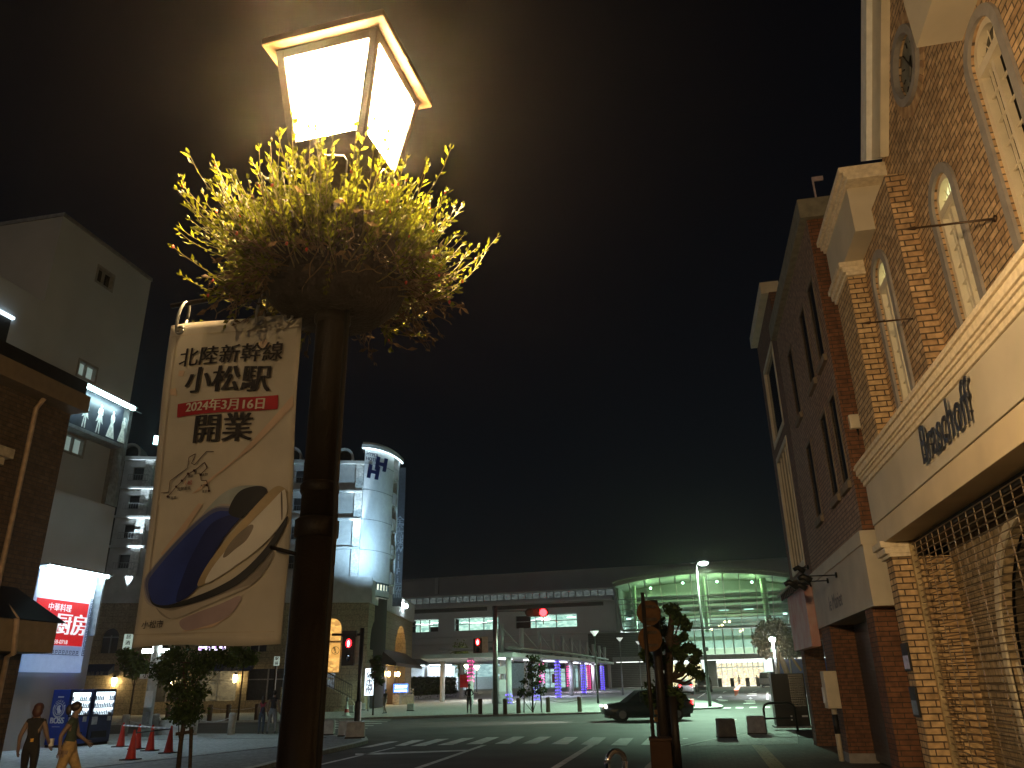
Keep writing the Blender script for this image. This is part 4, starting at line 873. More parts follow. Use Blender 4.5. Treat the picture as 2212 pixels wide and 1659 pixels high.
# vending machines
VA = Vector((-19.35, 23.02, 0)); VB = VA+Vector((.24, 1.85, 0))
PV = Plane(VA, VB); vt, vn = PV.t, PV.n
M['vend_blue'] = mat('vend_blue', (.012, .045, .32), .35, var=.1); M['vend_navy'] = mat('vend_navy', (.012, .02, .075), .35)
M['vend_light'] = emat('vend_light', (.72, .90, 1), 1.1)
M['can'] = mat('cans', (.12, .14, .2), .3, .3, var=.8, scale=30)
def vending(u0, u1, h, label, front, win):
    t = thing('vending_machine', label, 'vending machine', tuple(PV.at((u0+u1)/2, 0, -.3)), 'vending machines')
    f = MB(); f.pbox(PV, u0, u1, .08, h, -.72, 0); f.build('body', front, t, .012)
    f = MB(); f.pbox(PV, u0+.02, u1-.02, 0, .08, -.7, -.03); f.build('base', M['black'], t)
    w0, w1, wz0, wz1 = win
    f = MB(); ring(f, PV, rect(w0, w1, wz0, wz1), rect(w0+.03, w1-.03, wz0+.03, wz1-.03), .001, .03); wf = f.build('window_frame', M['vend_navy'], t)
    f = MB(); f.pbox(PV, w0+.03, w1-.03, wz0+.03, wz1-.03, .001, .006); f.build('lit_back', M['vend_light'], wf)
    f = MB(); nr = 3; hh = (wz1-wz0-.1)/nr
    for r in range(nr):
        zb = wz0+.06+hh*r; n = int((w1-w0)/.075)
        f.pbox(PV, w0+.03, w1-.03, zb-.03, zb, .0065, .02)
        for k in range(n):
            if r == 2 and rnd.random() < .3: continue
            c = PV.at(w0+.07+.072*k, 0, .016); q = hh*rnd.uniform(.45, .72); f.lathe((c.x, c.y, 0), [(.022, zb+.002), (.024, zb+q*.7), (.012, zb+q*.85), (.011, zb+q)], 8)
    f.build('drink_rack', M['can'], wf)
    f = MB(); f.pbox(PV, w1-.2, w1-.05, .72, .98, .001, .015); f.pbox(PV, w0+.04, w0+.26, .62, .95, .001, .012); f.build('coin_panel', mat('coin_panel', (.45, .46, .48), .4, .3) if 'coin_panel' not in bpy.data.materials else bpy.data.materials['coin_panel'], t)
    f = MB(); f.pbox(PV, w0+.1, w1-.15, .22, .42, .001, .02); f.build('delivery_flap', M['black'], t)
    return t
v1 = vending(0, .90, 1.70, 'blue vending machine with a round coffee emblem on its side', M['vend_blue'], (.06, .84, .88, 1.63))
v2 = vending(.95, 1.86, 1.70, 'dark blue vending machine with a wide lit window, right of the coffee one', M['vend_navy'], (.98, 1.84, .86, 1.64))
PVS = Plane(VA, VA-vn*.72); ctr = .36; sg = 1
sd = PVS.t; ux = -sd
put = lambda u, z, d=.004: PVS.at(u, z, d)
lg = mat('logo_white', (.68, .72, .8), .5)
f = MB()
def put2(body, size, u, z, rot=0., **kw):
    up = Vector((0, 0, 1)); a = ux*math.cos(rot)+up*math.sin(rot); b = -ux*math.sin(rot)+up*math.cos(rot)
    put_text(f, body, size, PVS.at(u, z), a, b, PVS.n, .003, kw.pop('layers', 2), size*.05, **kw)
put2('BOSS', .25, .36, .78, layers=4)
for i, chv in enumerate('COFFEE'):
    a = math.radians(128-15.2*i*1.35); put2(chv, .11, .36-.23*math.cos(a), 1.12+.23*math.sin(a), a-math.pi/2)
for k in range(40):
    a = math.pi*2*k/40
    if 35 < math.degrees(a) < 145: continue
    b = a+.10; f.ppoly(PVS, [(.36+r*math.cos(t), 1.12+r*math.sin(t)) for r, t in ((.205, a), (.255, a), (.255, b), (.205, b))], .003, .006)
n_ = 28; circ2 = lambda r: [(.36+r*math.cos(2*math.pi*k/n_), 1.12+r*math.sin(2*math.pi*k/n_)) for k in range(n_)]
ring(f, PVS, circ2(.175), circ2(.155), .003, .006)
f.ppoly(PVS, [(.36+x, 1.12+y) for x, y in ((-.12, -.05), (-.06, -.13), (.04, -.13), (.06, -.05), (.10, .0), (.08, .09), (.0, .12), (-.07, .10), (-.03, .05), (-.05, .0))], .003, .006)
f.pbox(PVS, .24, .48, 1.46, 1.50, .003, .006); f.pbox(PVS, .20, .52, .60, .61, .003, .006)
f.build('side_logo', lg, v1)

# traffic cones with bars
cone_m = mat('cone_red', (.50, .035, .025), .45, var=.12); 
def mk_cone(loc, lab):
    t = thing('traffic_cone', lab, 'traffic cone', loc, 'red cones on the left pavement'); x, y, z = loc
    f = MB(); f.smooth = True; f.lathe(loc, [(.135, .03), (.12, .06), (.03, .66), (.022, .70)], 16); f.build('cone_body', cone_m, t)
    f = MB(); f.box(x-.19, x+.19, y-.19, y+.19, z, z+.03); f.build('cone_base', M['rubber'], t, .01)
    return t
cp = [G(K(10, *p)) for p in ((400, 1080), (490, 1195), (545, 1100), (660, 1115), (825, 1135))]
c0_ = mk_cone(tuple(cp[0]), 'red traffic cone, the farthest left of the group by the white pole')
for p_, l_ in zip(cp[1:], ('red traffic cone standing nearest the camera', 'red traffic cone half hidden behind the nearest one', 'red traffic cone in the middle of the bar run', 'red traffic cone beside the small street tree')): dup(c0_, p_, 0, l_)
bm_ = mat('bar_white', (.7, .7, .7), .5)
for i, (a, b) in enumerate(((0, 2), (2, 3), (3, 4), (1, 4))):
    A_, B_ = cp[a]+Vector((0, 0, .62)), cp[b]+Vector((0, 0, .62))
    f = MB(); L_ = (B_-A_).length; n_ = int(L_/.18)
    for k in range(n_):
        f.m = k % 2 if i < 3 else 1
        f.tube([A_.lerp(B_, k/n_), A_.lerp(B_, (k+1)/n_)], .022 if i < 3 else .016, 8)
    o = f.build('cone_bar', [bm_, mat('bar_grey', (.35, .35, .38), .5) if i < 3 else M['black_metal']]); tag(o, ['striped white bar between the two farthest cones', 'striped white bar between the hidden and middle cones', 'striped white bar reaching the cone by the tree', 'dark bar from the nearest cone to the cone by the tree'][i], 'cone bar', 'bars between the cones')

# stone bollards with white chains, kerb planter, utility pole
f0 = None; bl = [G(K(10, *p)) for p in ((240, 985), (480, 980), (690, 967), (1040, 975), (1355, 970))]
bl = [Vector((-23.0, 28.2, 0)), Vector((-21.6, 28.9, 0)), Vector((-20.6, 29.35, 0)), Vector((-19.0, 29.5, 0)), Vector((-17.5, 29.7, 0))]
labs = ['pale stone bollard nearest the vending machines', 'pale stone bollard left of the white utility pole', 'pale stone bollard just right of the white utility pole', 'pale stone bollard behind the small street tree', 'pale stone bollard at the end of the chain, left of the couple']
def mk_bollard(loc, lab, m_, h, r, grp, name='bollard'):
    t = thing(name, lab, 'bollard', loc, grp); f = MB(); f.smooth = True
    f.lathe(loc, [(r, 0), (r, h-.12), (r*1.04, h-.11), (r*1.04, h-.05), (r*.85, h), (0.01, h+.01)], 16); f.build('post', m_, t)
    f = MB(); f.smooth = True; x, y, z = loc; f.tube([(x-r-.02, y, z+h-.14), (x+r+.02, y, z+h-.14)], .02, 6); f.build('chain_eye', M['chain'], t); return t
sb0 = mk_bollard(tuple(bl[0]), labs[0], mat('stone_grey', (.42, .41, .38), .8, bump=.3), .78, .14, 'stone bollards along the left kerb')
for p_, l_ in zip(bl[1:], labs[1:]): dup(sb0, p_, 0, l_)
def chain(name, lab, a, b, z, sag, m_, grp, r=.016):
    f = MB(); f.smooth = True; n_ = 14
    f.tube([a.lerp(b, k/n_)+Vector((0, 0, z-sag*4*(k/n_)*(1-k/n_))) for k in range(n_+1)], r, 6)
    tag(f.build(name, m_), lab, 'chain', grp)
for i in (0, 1, 3): chain('chain', ['white chain between the two leftmost stone bollards', 'white chain behind the white utility pole', '', 'white chain sagging beside the small street tree'][i], bl[i], bl[i+1], .66, .2, M['chain'], 'white chains')
A_, B_ = G(K(10, 725, 975)), G(K(10, 905, 975))
kp = thing('planter_box', 'long white kerb planter with low grass behind the cones', 'planter', tuple((A_+B_)/2)); d_ = (B_-A_).normalized(); n_ = Vector((-d_.y, d_.x, 0)); L_ = (B_-A_).length
f = MB(); f.obox((A_+B_)/2+n_*.3+Vector((0, 0, .27)), d_*L_*.55, n_*.3, Vector((0, 0, .27))); f.build('trough', mat('trough_white', (.6, .6, .58), .7), kp, .02)
f = MB()
for i in range(260):
    b = (A_+B_)/2+n_*(.3+rnd.uniform(-.25, .25))+d_*rnd.uniform(-.5, .5)*L_+Vector((0, 0, .53)); s_ = Vector((rnd.gauss(0, .05), rnd.gauss(0, .05), rnd.uniform(.06, .16))); e = Vector((.012, 0, 0)); f.add([b-e, b+e, b+s_], [(0, 1, 2)])
f.build('grass_tuft', M['leaf_light'], kp)
pb_ = Vector((-20.45, 28.6, 0))
up_ = thing('utility_pole', 'white utility pole with a name plate and boxes, rising behind the banner', 'utility pole', tuple(pb_))
top_ = atD(K(10, 665, 200), math.hypot(pb_.x, pb_.y)); f = MB(); f.smooth = True; f.tube([pb_, Vector((pb_.x, pb_.y, 9.5))], [.19, .15], 14); f.build('pole', M['white_paint'], up_)
pn = (CAM-pb_).xy.to_3d().normalized(); pt_ = Vector((-pn.y, pn.x, 0))*1
zz = lambda y: atD(K(10, 600, y), math.hypot(pb_.x, pb_.y)).z
def plate(z0, z1, w, d0, off, name, m_):
    f = MB(); c = pb_+pn*(d0)+pt_*off; f.obox(c+Vector((0, 0, (z0+z1)/2)), pt_*w/2, pn*.03, Vector((0, 0, (z1-z0)/2))); return f.build(name, m_, up_, .006)
plate(zz(478), zz(436), .95, .24, 0, 'name_plate', M['white_paint'])
f = MB(); put_text(f, '小松駅前', .19, pb_+pn*.272+Vector((0, 0, zz(452))), pt_ if pt_.dot(CR) > 0 else -pt_, (0, 0, 1), pn, .002, 2, .01); put_text(f, 'Komatsu Station', .10, pb_+pn*.272+Vector((0, 0, zz(468))), pt_ if pt_.dot(CR) > 0 else -pt_, (0, 0, 1), pn, .002, 1); f.build('lettering', M['black'], up_)
plate(zz(730), zz(585), .26, .24, -.05, 'sign_tube', M['white_paint']); plate(zz(875), zz(770), .26, .24, -.05, 'sign_tube', M['grey_metal'])
f = MB(); zl = zz(228)
f.obox(pb_+Vector((0, 0, zl)), CR*.06, pn*.05, Vector((0, 0, .06)))
f.build('added_bracket', M['grey_metal'], up_)
hx = CR.xy.to_3d().normalized()
for s_ in (-1, 1):
    f = MB(); f.obox(pb_+pn*.1+hx*(s_*.36)+Vector((0, 0, zl)), hx*.22, pn*.07, Vector((0, 0, .07))); f.build('shop_light_bar', emat('fluo', (.85, 1, .98), 7) if s_ < 0 else bpy.data.materials['fluo'], up_)  # stand-ins for shop lights across the street; the pole mounting is made up
# ================================================================== HOTEL
HC = Vector((-23.2, 57.0, 0)); HL = Vector((-41.5, 50.46, 0)); HRR = Vector((-26.6, 77, 0))
PHL = Plane(HL, HC); PHR = Plane(HC, HRR)
LU = (HC-HL).length; RU = (HRR-HC).length
ht = thing('hotel', 'large stone hotel with a floodlit white rounded tower at the street corner', 'building', tuple(HC))
M['sandstone'] = brickmat('sandstone', (.38, .32, .20), (.33, .27, .17), (.18, .15, .09), 1.1, .42, .015, .5)
M['hotel_wall'] = mat('hotel_wall', (.52, .52, .51), .85, var=.12, scale=2, bump=.3, bscale=12)
M['tower_wall'] = mat('tower_wall', (.66, .68, .70), .85, var=.06, scale=3, bump=.7, bscale=7)
M['rough_stone'] = mat('rough_stone', (.66, .66, .64), .9, var=.3, scale=6, bump=1., bscale=9)
M['warm_window'] = emat_varied('warm_window', (.9, .55, .18), (.55, .32, .09), .6, 1.0)
M['office_window'] = emat_varied('office_window', (.9, .95, .72), (.45, .55, .45), .5, .8)
zpar = (PHL.uv(K(12, 300, 280))[1]+PHR.uv(K(12, 820, 355))[1])/2          # foot of the parapet band
zp2 = zpar+1.9
hz = -.05
# left facade, two-storey stone base
hl = []
lv = [(5.2, 9.0), (12.3, 15.4)]
uA0, zA1 = PHL.uv(K(24, 8, 1372)); uA1, zA0 = PHL.uv(K(24, 98, 1515))
a0 = uA0+.1; wA = uA1-uA0
for k in range(5):
    ua = a0+k*3.45
    if ua+wA < LU-1.5: hl.append(arch(ua, ua+wA, zA0, zA1-wA*.30, 8))
gl = [rect(4.2+3.45*k, 6.9+3.45*k, .9, 3.0) for k in range(4)]
f = MB(); f.plate(PHL, rect(0, LU, hz, zpar), hl+gl, -.5, 0); f.build('base_wall', M['sandstone'], ht)
dw = mat('dim_window', (.05, .055, .06), .1, spec=.8)
for i, h in enumerate(hl):
    f = MB(); u0, u1 = min(p[0] for p in h), max(p[0] for p in h); z0 = h[0][1]
    f.ppoly(PHL, h, -.35, -.30); pn_ = f.build('arched_window', dw, ht)
    f = MB(); f.pbox(PHL, (u0+u1)/2-.04, (u0+u1)/2+.04, z0, zA1-wA*.2, -.299, -.2); f.pbox(PHL, u0, u1, zA1-wA*.32-.04, zA1-wA*.32+.04, -.2985, -.21); f.build('window_frame', M['grey_metal'], pn_)
for i, h in enumerate(gl):
    (u0, z0), (u1, z1) = h[0], h[2]
    f = MB(); f.ppoly(PHL, h, -.40, -.35); pn_ = f.build('shop_window', [dw, emat_varied('shop_lit', (.5, .4, .2), (.02, .025, .02), .10, 1.5), dw, emat_varied('blind_lit', (.5, .65, .75), (.03, .035, .04), .10, 2.)][i], ht)
    f = MB(); f.pbox(PHL, u0, u1, z1-.75, z1-.67, -.349, -.25); f.pbox(PHL, (u0+u1)/2-.05, (u0+u1)/2+.05, z0, z1, -.3485, -.26); f.build('window_frame', M['grey_metal'], pn_)
# right face of the base with niches and the entrance
def ru(k, x, y): return PHR.uv(K(k, x, y))
n1a, n1b = ru(12, 492, 640), ru(12, 578, 500); n2a, n2b = ru(12, 708, 560), ru(12, 806, 560); e0, e1 = ru(12, 482, 900)[0], ru(12, 800, 900)[0]
zt1 = ru(12, 535, 388)[1]; zt2 = ru(12, 755, 432)[1]; zd = ru(12, 640, 770)[1]
if e0 < .3: e0 = .3
n1 = arch(n1a[0], n1b[0], n1a[1], zt1-(n1b[0]-n1a[0])/2, 10); n2 = arch(n2a[0], n2b[0], ru(12, 750, 670)[1], zt2-(n2b[0]-n2a[0])/2, 10)
gR = lambda u: gz(HC.y+(HRR.y-HC.y)*u/RU)
f = MB(); f.plate(PHR, [(0, hz), (RU, hz), (RU, zpar), (0, zpar)], [n1, n2, rect(e0, e1, .22, zd)], -1.6, 0); f.build('base_wall', M['sandstone'], ht)
M['niche'] = mat('niche_stone', (.36, .28, .16), .8, bump=.4, bscale=5)
f = MB()
for nn in (n1, n2): f.ppoly(PHR, nn, -1.7, -1.55)
f.build('niche_back', M['niche'], ht)
f = MB(); f.pbox(PHR, e0-.1, e1+.1, .0, zd+.1, -2.6, -2.3); f.build('lobby_wall', M['niche'], ht)
dmb_ = mat('dark_marble', (.05, .035, .025), .35)
for u in (e0+.02, (e0*.62+e1*.38), (e0*.35+e1*.65), e1-.3): f = MB(); f.pbox(PHR, u, u+.45, .1, zd, -.7, -.02); f.build('entrance_pillar', dmb_, ht)
a_, za = ru(12, 560, 690); b_, zb_ = ru(12, 800, 740)
f = MB(); P_ = PHR; zA = zd+.05; f.add([P_.at(a_+.2, zA+1.1, .05), P_.at(b_+.1, zA+1.1, .05), P_.at(b_+.35, zA, 1.5), P_.at(a_, zA, 1.5), P_.at(a_, zA-.25, 1.5), P_.at(b_+.35, zA-.25, 1.5), P_.at(a_, zA-.05, .05), P_.at(b_+.35, zA-.05, .05)], [(0, 1, 2, 3), (3, 2, 5, 4), (0, 3, 4, 6), (1, 7, 5, 2), (6, 4, 5, 7)]); f.build('awning', M['black'], ht)
# warm lamps of the entrance and the niches
wl = emat('warm_lamp', (1, .62, .22), 26)
for i, (k_, x, y, d, pw) in enumerate(((12, 530, 530, -.9, 60), (12, 655, 850, .12, 70), (12, 735, 852, .12, 70))):
    u, z = PHR.uv(K(k_, x, y), d); c = PHR.at(u, z, d)
    f = MB(); f.smooth = True; f.ell(c, .16, .16, .2, 10, 6); f.build('wall_lamp', wl, ht)
for u, z, d, pw in ((n2a[0]*.5+n2b[0]*.5, zt2-1.2, -.8, 30), ((e0+e1)/2, zd-.8, -1.4, 90)):
    l_ = bpy.data.lights.new('wall_lamp_light', 'POINT'); l_.energy = pw; l_.color = (1, .62, .25); l_.shadow_soft_size = .15
    lo = bpy.data.objects.new('wall_lamp_light', l_); COL.objects.link(lo); lo.location = PHR.at(u, z, d)
for k in range(3):   # carriage lamps of the left facade
    pk = [(345, 500), (862, 495), (1415, 472)][k]; u, z = PHL.uv(K(10, *pk), .25); c = PHL.at(u, z, .25)
    lt = thing('wall_lantern', ['warm carriage lantern on the hotel wall right of the billboard', 'warm carriage lantern on the hotel wall behind the small street tree', 'warm carriage lantern on the hotel wall nearest the couple'][k], 'wall lantern', tuple(c), 'warm lanterns on the hotel wall')
    f = MB(); f.smooth = True; f.lathe(c, [(.10, -.28), (.15, .0), (.17, .22), (.10, .26)], 8); f.build('lantern_glass', emat('lantern_warm', (1, .72, .34), 15) if k == 0 else bpy.data.materials['lantern_warm'], lt)
    f = MB(); f.lathe(c, [(.22, .24), (.04, .42)], 8); f.obox(c-PHL.n*.14+Vector((0, 0, .3)), PHL.t*.03, PHL.n*.16, Vector((0, 0, .03)))
    for q in range(6): a = q*math.pi/3; f.tube([c+Vector((.11*math.cos(a), .11*math.sin(a), -.28)), c+Vector((.175*math.cos(a), .175*math.sin(a), .24))], .018, 4)
    f.build('lantern_cage', M['black_metal'], lt)
# parapet band, upper storeys
f = MB(); f.pbox(PHL, -.2, LU+.12, zpar+.002, zp2, -2, .15); f.build('parapet', M['hotel_wall'], ht)
f = MB(); f.pbox(PHR, .16, RU, zpar+.003, zp2-.2, -2, .15); f.build('parapet', M['hotel_wall'], ht)
zroof = PHL.uv(K(24, 200, 222))[1]
ufl = [PHL.uv(K(24, *q), -.6)[1] for q in ((150, 420), (120, 608), (80, 805), (30, 1012))]
fh = (ufl[0]-ufl[3])/3
TS = PHL.uv(K(5, 345, 500), -.6)[0]           # tower starts here
wu, wz = PHL.uv(K(24, 262, 330), -.6); wv, wz2 = PHL.uv(K(24, 170, 915), -.6); wcu = (wu+wv)/2
ups = (PHL.uv(K(24, 330, 260), -.6)[0]+PHL.uv(K(24, 205, 1120), -.6)[0])/2
bay = (PHL.uv(K(5, 30, 120), -.6)[0]-PHL.uv(K(24, 209, 165), -.6)[0])/3
dorm0 = PHL.uv(K(24, 209, 168), -.6)[0]
hs = []
nb = int((TS-.4-wcu)/bay)+1
for k in range(-1, nb+1):
    for j in range(4):
        uc = wcu+bay*k; z0 = ufl[3]+fh*j+fh*.30
        if uc+.6 < TS-.3 and uc-.6 > .2: hs.append(rect(uc-.5, uc+.5, z0, z0+fh*.45))
uf = MB(); uf.plate(PHL, rect(0, TS, zp2-.5, zroof), hs, -.95, -.6); uf.build('upper_wall', M['hotel_wall'], ht)
f = MB(); f.prism([tuple(PHL.at(0, 0, -1).xy), tuple(PHL.at(TS+1, 0, -1).xy), tuple(PHL.at(TS+1, 0, -7).xy), tuple(PHL.at(0, 0, -16).xy)], 0, zroof-.1); f.build('core', M['black'], ht)
for h in hs:
    (u0, z0), (u1, z1) = h[0], h[2]
    f = MB(); f.ppoly(PHL, h, -.9, -.85); pn_ = f.build('window', dw, ht)
    f = MB(); f.pbox(PHL, u0-.25, u1+.25, z0+.34, z0+.37, -.30, -.27); f.pbox(PHL, u0-.25, u1+.25, z0-.12, z0-.09, -.30, -.27)
    for q in range(9): uu = u0-.24+(u1-u0+.46)*q/8; f.pbox(PHL, uu, uu+.018, z0-.09, z0+.34, -.295, -.275)
    f.build('balcony_rail', M['grey_metal'], pn_)
for j in range(4):
    f = MB(); f.pbox(PHL, 0, TS-.05, ufl[3]+fh*j-.09, ufl[3]+fh*j+.06, -.599, -.18); f.build('floor_ledge', M['hotel_wall'], ht)
f = MB(); f.pbox(PHL, 0, TS, zroof, zroof+.25, -2.5, -.2); f.build('eave', M['hotel_wall'], ht)
for k in range(5):
    uc = dorm0+bay*k
    if uc > TS-.7: continue
    f = MB(); ring(f, PHL, arch(uc-.75, uc+.75, zroof+.25, zroof+.65, 10), arch(uc-.58, uc+.58, zroof+.26, zroof+.62, 10), -2.2, -.5); f.m = 1; f.ppoly(PHL, arch(uc-.6, uc+.6, zroof+.26, zroof+.62, 10), -2.2, -.9); f.build('dormer', [M['hotel_wall'], dw], ht)
flood = emat('flood_lens', (.8, .95, 1), 30)
def spot(P, tgt, pw, ang=60, col=(.72, .9, 1), blend=.6, size=.06, name='floodlight_beam'):
    l_ = bpy.data.lights.new(name, 'SPOT'); l_.energy = pw; l_.color = col; l_.spot_size = rad(ang); l_.spot_blend = blend; l_.shadow_soft_size = size
    o = bpy.data.objects.new(name, l_); COL.objects.link(o); o.location = P; o.rotation_euler = (Vector(tgt)-Vector(P)).to_track_quat('-Z', 'Y').to_euler(); return o
for k in range(3):
    uc = ups+bay*k
    if uc > TS-.6: break
    z0 = ufl[3]-1.35 if False else PHL.uv(K(24, 195, 1165), -.6)[1]
    f = MB(); f.pbox(PHL, uc-.32, uc+.32, z0, zroof-.002, -.599, -.35); f.build('pilaster', M['rough_stone'], ht)
    spot(PHL.at(uc, z0-.8, .7), PHL.at(uc, z0+8, -.5), 5500, 17)
f = MB(); f.pbox(PHL, TS-.62, TS-.02, zp2-.3, zroof-.002, -.599, -.30); f.build('pilaster', M['rough_stone'], ht)
spot(PHL.at(TS-.3, zp2+.1, .6), PHL.at(TS-.3, zp2+8, -.4), 2200, 20)
# rounded tower
tS = PHL.at(TS, 0, -.45); tt, tr = PHL.t, PHR.t
def proj(P):
    v = Vector(P)-CAM; z = v.dot(CF); return (PW/2+FPX*v.dot(CR)/z, PH/2-FPX*v.dot(CU)/z)
ztop = PHL.uv(K(5, 345, 152), -.45)[1]
best = None
for i in range(60):
    a_ = 1.0+.15*i; b_ = a_*2.1; P = tS+tt*a_+tr*b_
    ex = abs(proj((P.x, P.y, 15))[0]-(1150+520*.857)/1.8517)
    if best is None or ex < best[0]: best = (ex, a_, b_)
_, ta, tbb = best
def tpt(th, off=0.):
    P = tS+tt*ta*math.sin(th)+tr*tbb*(1-math.cos(th)); nn = (PHL.n*math.cos(th)*tbb+Vector((-PHR.n.x, -PHR.n.y, 0))*(-1)*math.sin(th)*ta).normalized()
    return P+nn*off
NT = 26; ths = [math.pi/2*k/NT for k in range(NT+1)]
th_b0 = .74*math.pi/2
f = MB(); f.smooth = True
zwin1 = PHL.uv(K(5, 335, 785), -.45)[1]; zwin0 = PHL.uv(K(5, 335, 855), -.45)[1]
def band(mb, th0, th1, z0, z1, off, n=20, thick=.3):
    pts = [th0+(th1-th0)*k/n for k in range(n+1)]
    ou = [tpt(t, off) for t in pts]; inn = [tpt(t, off-thick) for t in pts]
    for k in range(n):
        mb.hexa([(ou[k].x, ou[k].y, z0), (ou[k+1].x, ou[k+1].y, z0), (inn[k+1].x, inn[k+1].y, z0), (inn[k].x, inn[k].y, z0), (ou[k].x, ou[k].y, z1), (ou[k+1].x, ou[k+1].y, z1), (inn[k+1].x, inn[k+1].y, z1), (inn[k].x, inn[k].y, z1)])
f = MB(); band(f, 0, th_b0, zwin1, ztop-.3, 0); band(f, 0, th_b0, zp2-.8, zwin0, 0); f.build('tower_wall', M['tower_wall'], ht)
f = MB()
for z in [zwin1+(ztop-zwin1)*q for q in (.0, .22, .44, .66, .86)]: band(f, 0, th_b0, z-.02, z+.02, .012, thick=.02)
f.build('tower_joint', mat('joint', (.22, .24, .26), .9), ht)
f = MB(); band(f, .0, th_b0, zwin0, zwin1, -.25, thick=.05); tw_ = f.build('tower_window', M['office_window'], ht)
f = MB()
for k in range(10):
    t_ = .02+(th_b0-.04)*k/9; band(f, t_, t_+.03, zwin0, zwin1, -.02, 1, .2)
band(f, 0, th_b0, zwin0, zwin0+.1, .0, thick=.2); band(f, 0, th_b0, zwin1-.1, zwin1, .0, thick=.2); f.build('window_frame', mat('frame_teal', (.03, .09, .12), .4), tw_)
f = MB(); band(f, th_b0, .93*math.pi/2, zp2-.8, ztop-.3, -1.0, 6); f.build('balcony_wall', mat('balcony_wall', (.25, .20, .15), .8), ht)
for q in range(5):
    f = MB(); zq_ = zwin1+(ztop-zwin1)*q/5; band(f, th_b0, .92*math.pi/2, zq_, zq_+.12, .0, 5, 1.0); bs = f.build('balcony_floor', M['tower_wall'], ht)
    f = MB(); band(f, th_b0, .92*math.pi/2, zq_+1.0, zq_+1.05, .0, 5, .05)
    for g_ in range(8): t_ = th_b0+(.92*math.pi/2-th_b0)*g_/7; P = tpt(t_, -.02); f.tube([(P.x, P.y, zq_+.12), (P.x, P.y, zq_+1.0)], .02, 4)
    f.build('balcony_rail', M['white_paint'], bs)
f = MB(); band(f, .93*math.pi/2, math.pi/2, zp2-.8, ztop-.3, .02, 3, 1.2); f.build('tower_edge', M['tower_wall'], ht)
f = MB(); band(f, -.12, math.pi/2, ztop-.3, ztop, .35, 26, 1.6); band(f, -.1, math.pi/2, ztop, ztop+.25, .1, 26, 1.4); f.build('tower_cornice', M['tower_wall'], ht)
f = MB(); band(f, -.08, math.pi/2, ztop-.37, ztop-.305, .28, 26, .08); f.build('cornice_light', emat('cornice_light', (.75, .95, 1), 1.6), ht)
rb = [tpt(t, -.6) for t in ths]
f = MB(); f.prism([tuple(v.xy) for v in rb]+[tuple((rb[-1]-tt*6).xy), tuple((rb[0]+tr*8).xy)], 0, ztop-.3); f.build('tower_core', M['black'], ht)
# floodlights of the tower
P0 = tpt(.26, .42); z0 = zp2+.1
spot((P0.x, P0.y, zwin1-.2), tuple(tpt(.34, .0).xy)+(zwin1+9,), 800, 18, (.60, .85, 1), 1.)
P0 = tpt(.2, 4.2); spot((P0.x, P0.y, zp2+.5), tuple(tpt(.45, 0).xy)+(zwin1+4.5,), 800, 125, (.46, .76, 1), 1.)
f = MB(); P1 = tpt(.30, .5); f.obox((P1.x, P1.y, zwin0-.25), PHL.t*.2, PHL.n*.12, Vector((0, 0, .1))); f.build('floodlight', M['grey_metal'], ht)
f = MB(); c = tpt(math.pi/2, .3); u_, z_ = K(12, 800, 268), 0; q = PHR.uv(K(12, 800, 268), .4); c = PHR.at(q[0], q[1], .4); f.smooth = True; f.ell(c, .22, .22, .2, 8, 6); f.build('floodlight_lens', flood, ht)
# emblem and lettering on the tower, vertical sign at its edge
nv = mat('emblem_navy', (.012, .02, .09), .5)
te = .40*th_b0; zE = PHL.uv(K(5, 440, 255), 0)[1]; Pe = tpt(te, .03); tx = (tpt(te+.02)-tpt(te-.02)).normalized(); nn = Vector((tx.y, -tx.x, 0)); nn = nn if nn.dot(CAM-Pe) > 0 else -nn
f = MB()
def Hm(cu, cz, s_):
    for x0, x1, y0, y1 in ((-.5, -.2, -.5, .5), (.2, .5, -.5, .5), (-.2, .2, -.12, .12)):
        pts = [(x0, y0), (x1, y0), (x1, y1), (x0, y1)]
        vs = [Pe+tx*(cu+(x+y*.15)*s_)+Vector((0, 0, cz-Pe.z+y*s_)) for x, y in pts]; f.add(vs+[v+nn*.05 for v in vs], [(4, 5, 6, 7), (0, 1, 5, 4), (1, 2, 6, 5), (2, 3, 7, 6), (3, 0, 4, 7)])
Hm(.42, zE+.55, 1.15); Hm(-.35, zE-.25, 1.15); f.build('emblem', nv, ht)
f = MB(); put_text(f, 'HYPER\nHOTEL', .42, Pe+tx*(-.55)+Vector((0, 0, zE+.95-Pe.z)), tx, (0, 0, 1), nn, .03, 2, .02); f.build('lettering', nv, ht)
Pv = tpt(math.pi/2, .7)
vs_ = thing('vertical_sign', 'tall dark vertical sign with white Japanese characters at the edge of the hotel tower', 'sign', (Pv.x, Pv.y, zwin0))
q1 = PHR.uv(K(5, 545, 320), .0); z1 = zwin1+(ztop-zwin1)*.93; z0 = zwin0-.4
dd = (CAM-Pv).xy.to_3d().normalized(); dt = Vector((-dd.y, dd.x, 0)); dt = dt if dt.dot(CR) > 0 else -dt
f = MB(); f.obox(Pv-dt*.5+Vector((0, 0, (z0+z1)/2)), dt*.36, dd*.12, Vector((0, 0, (z1-z0)/2))); f.build('sign_panel', mat('sign_slate', (.05, .054, .066), .5), vs_)
f = MB(); s_ = '全室高速Wi-Fi完備'
f.smooth = False
for i, chv in enumerate(s_):
    zc = z0+(z1-z0)*(.60-.052*i); put_text(f, chv if chv != '-' else '|', .75 if ord(chv) > 300 else .7, Pv-dt*.5+Vector((0, 0, zc)), dt, (0, 0, 1), dd, .13, 2, .03)
f.build('lettering', mat('sign_ink', (.25, .27, .30), .5), vs_)
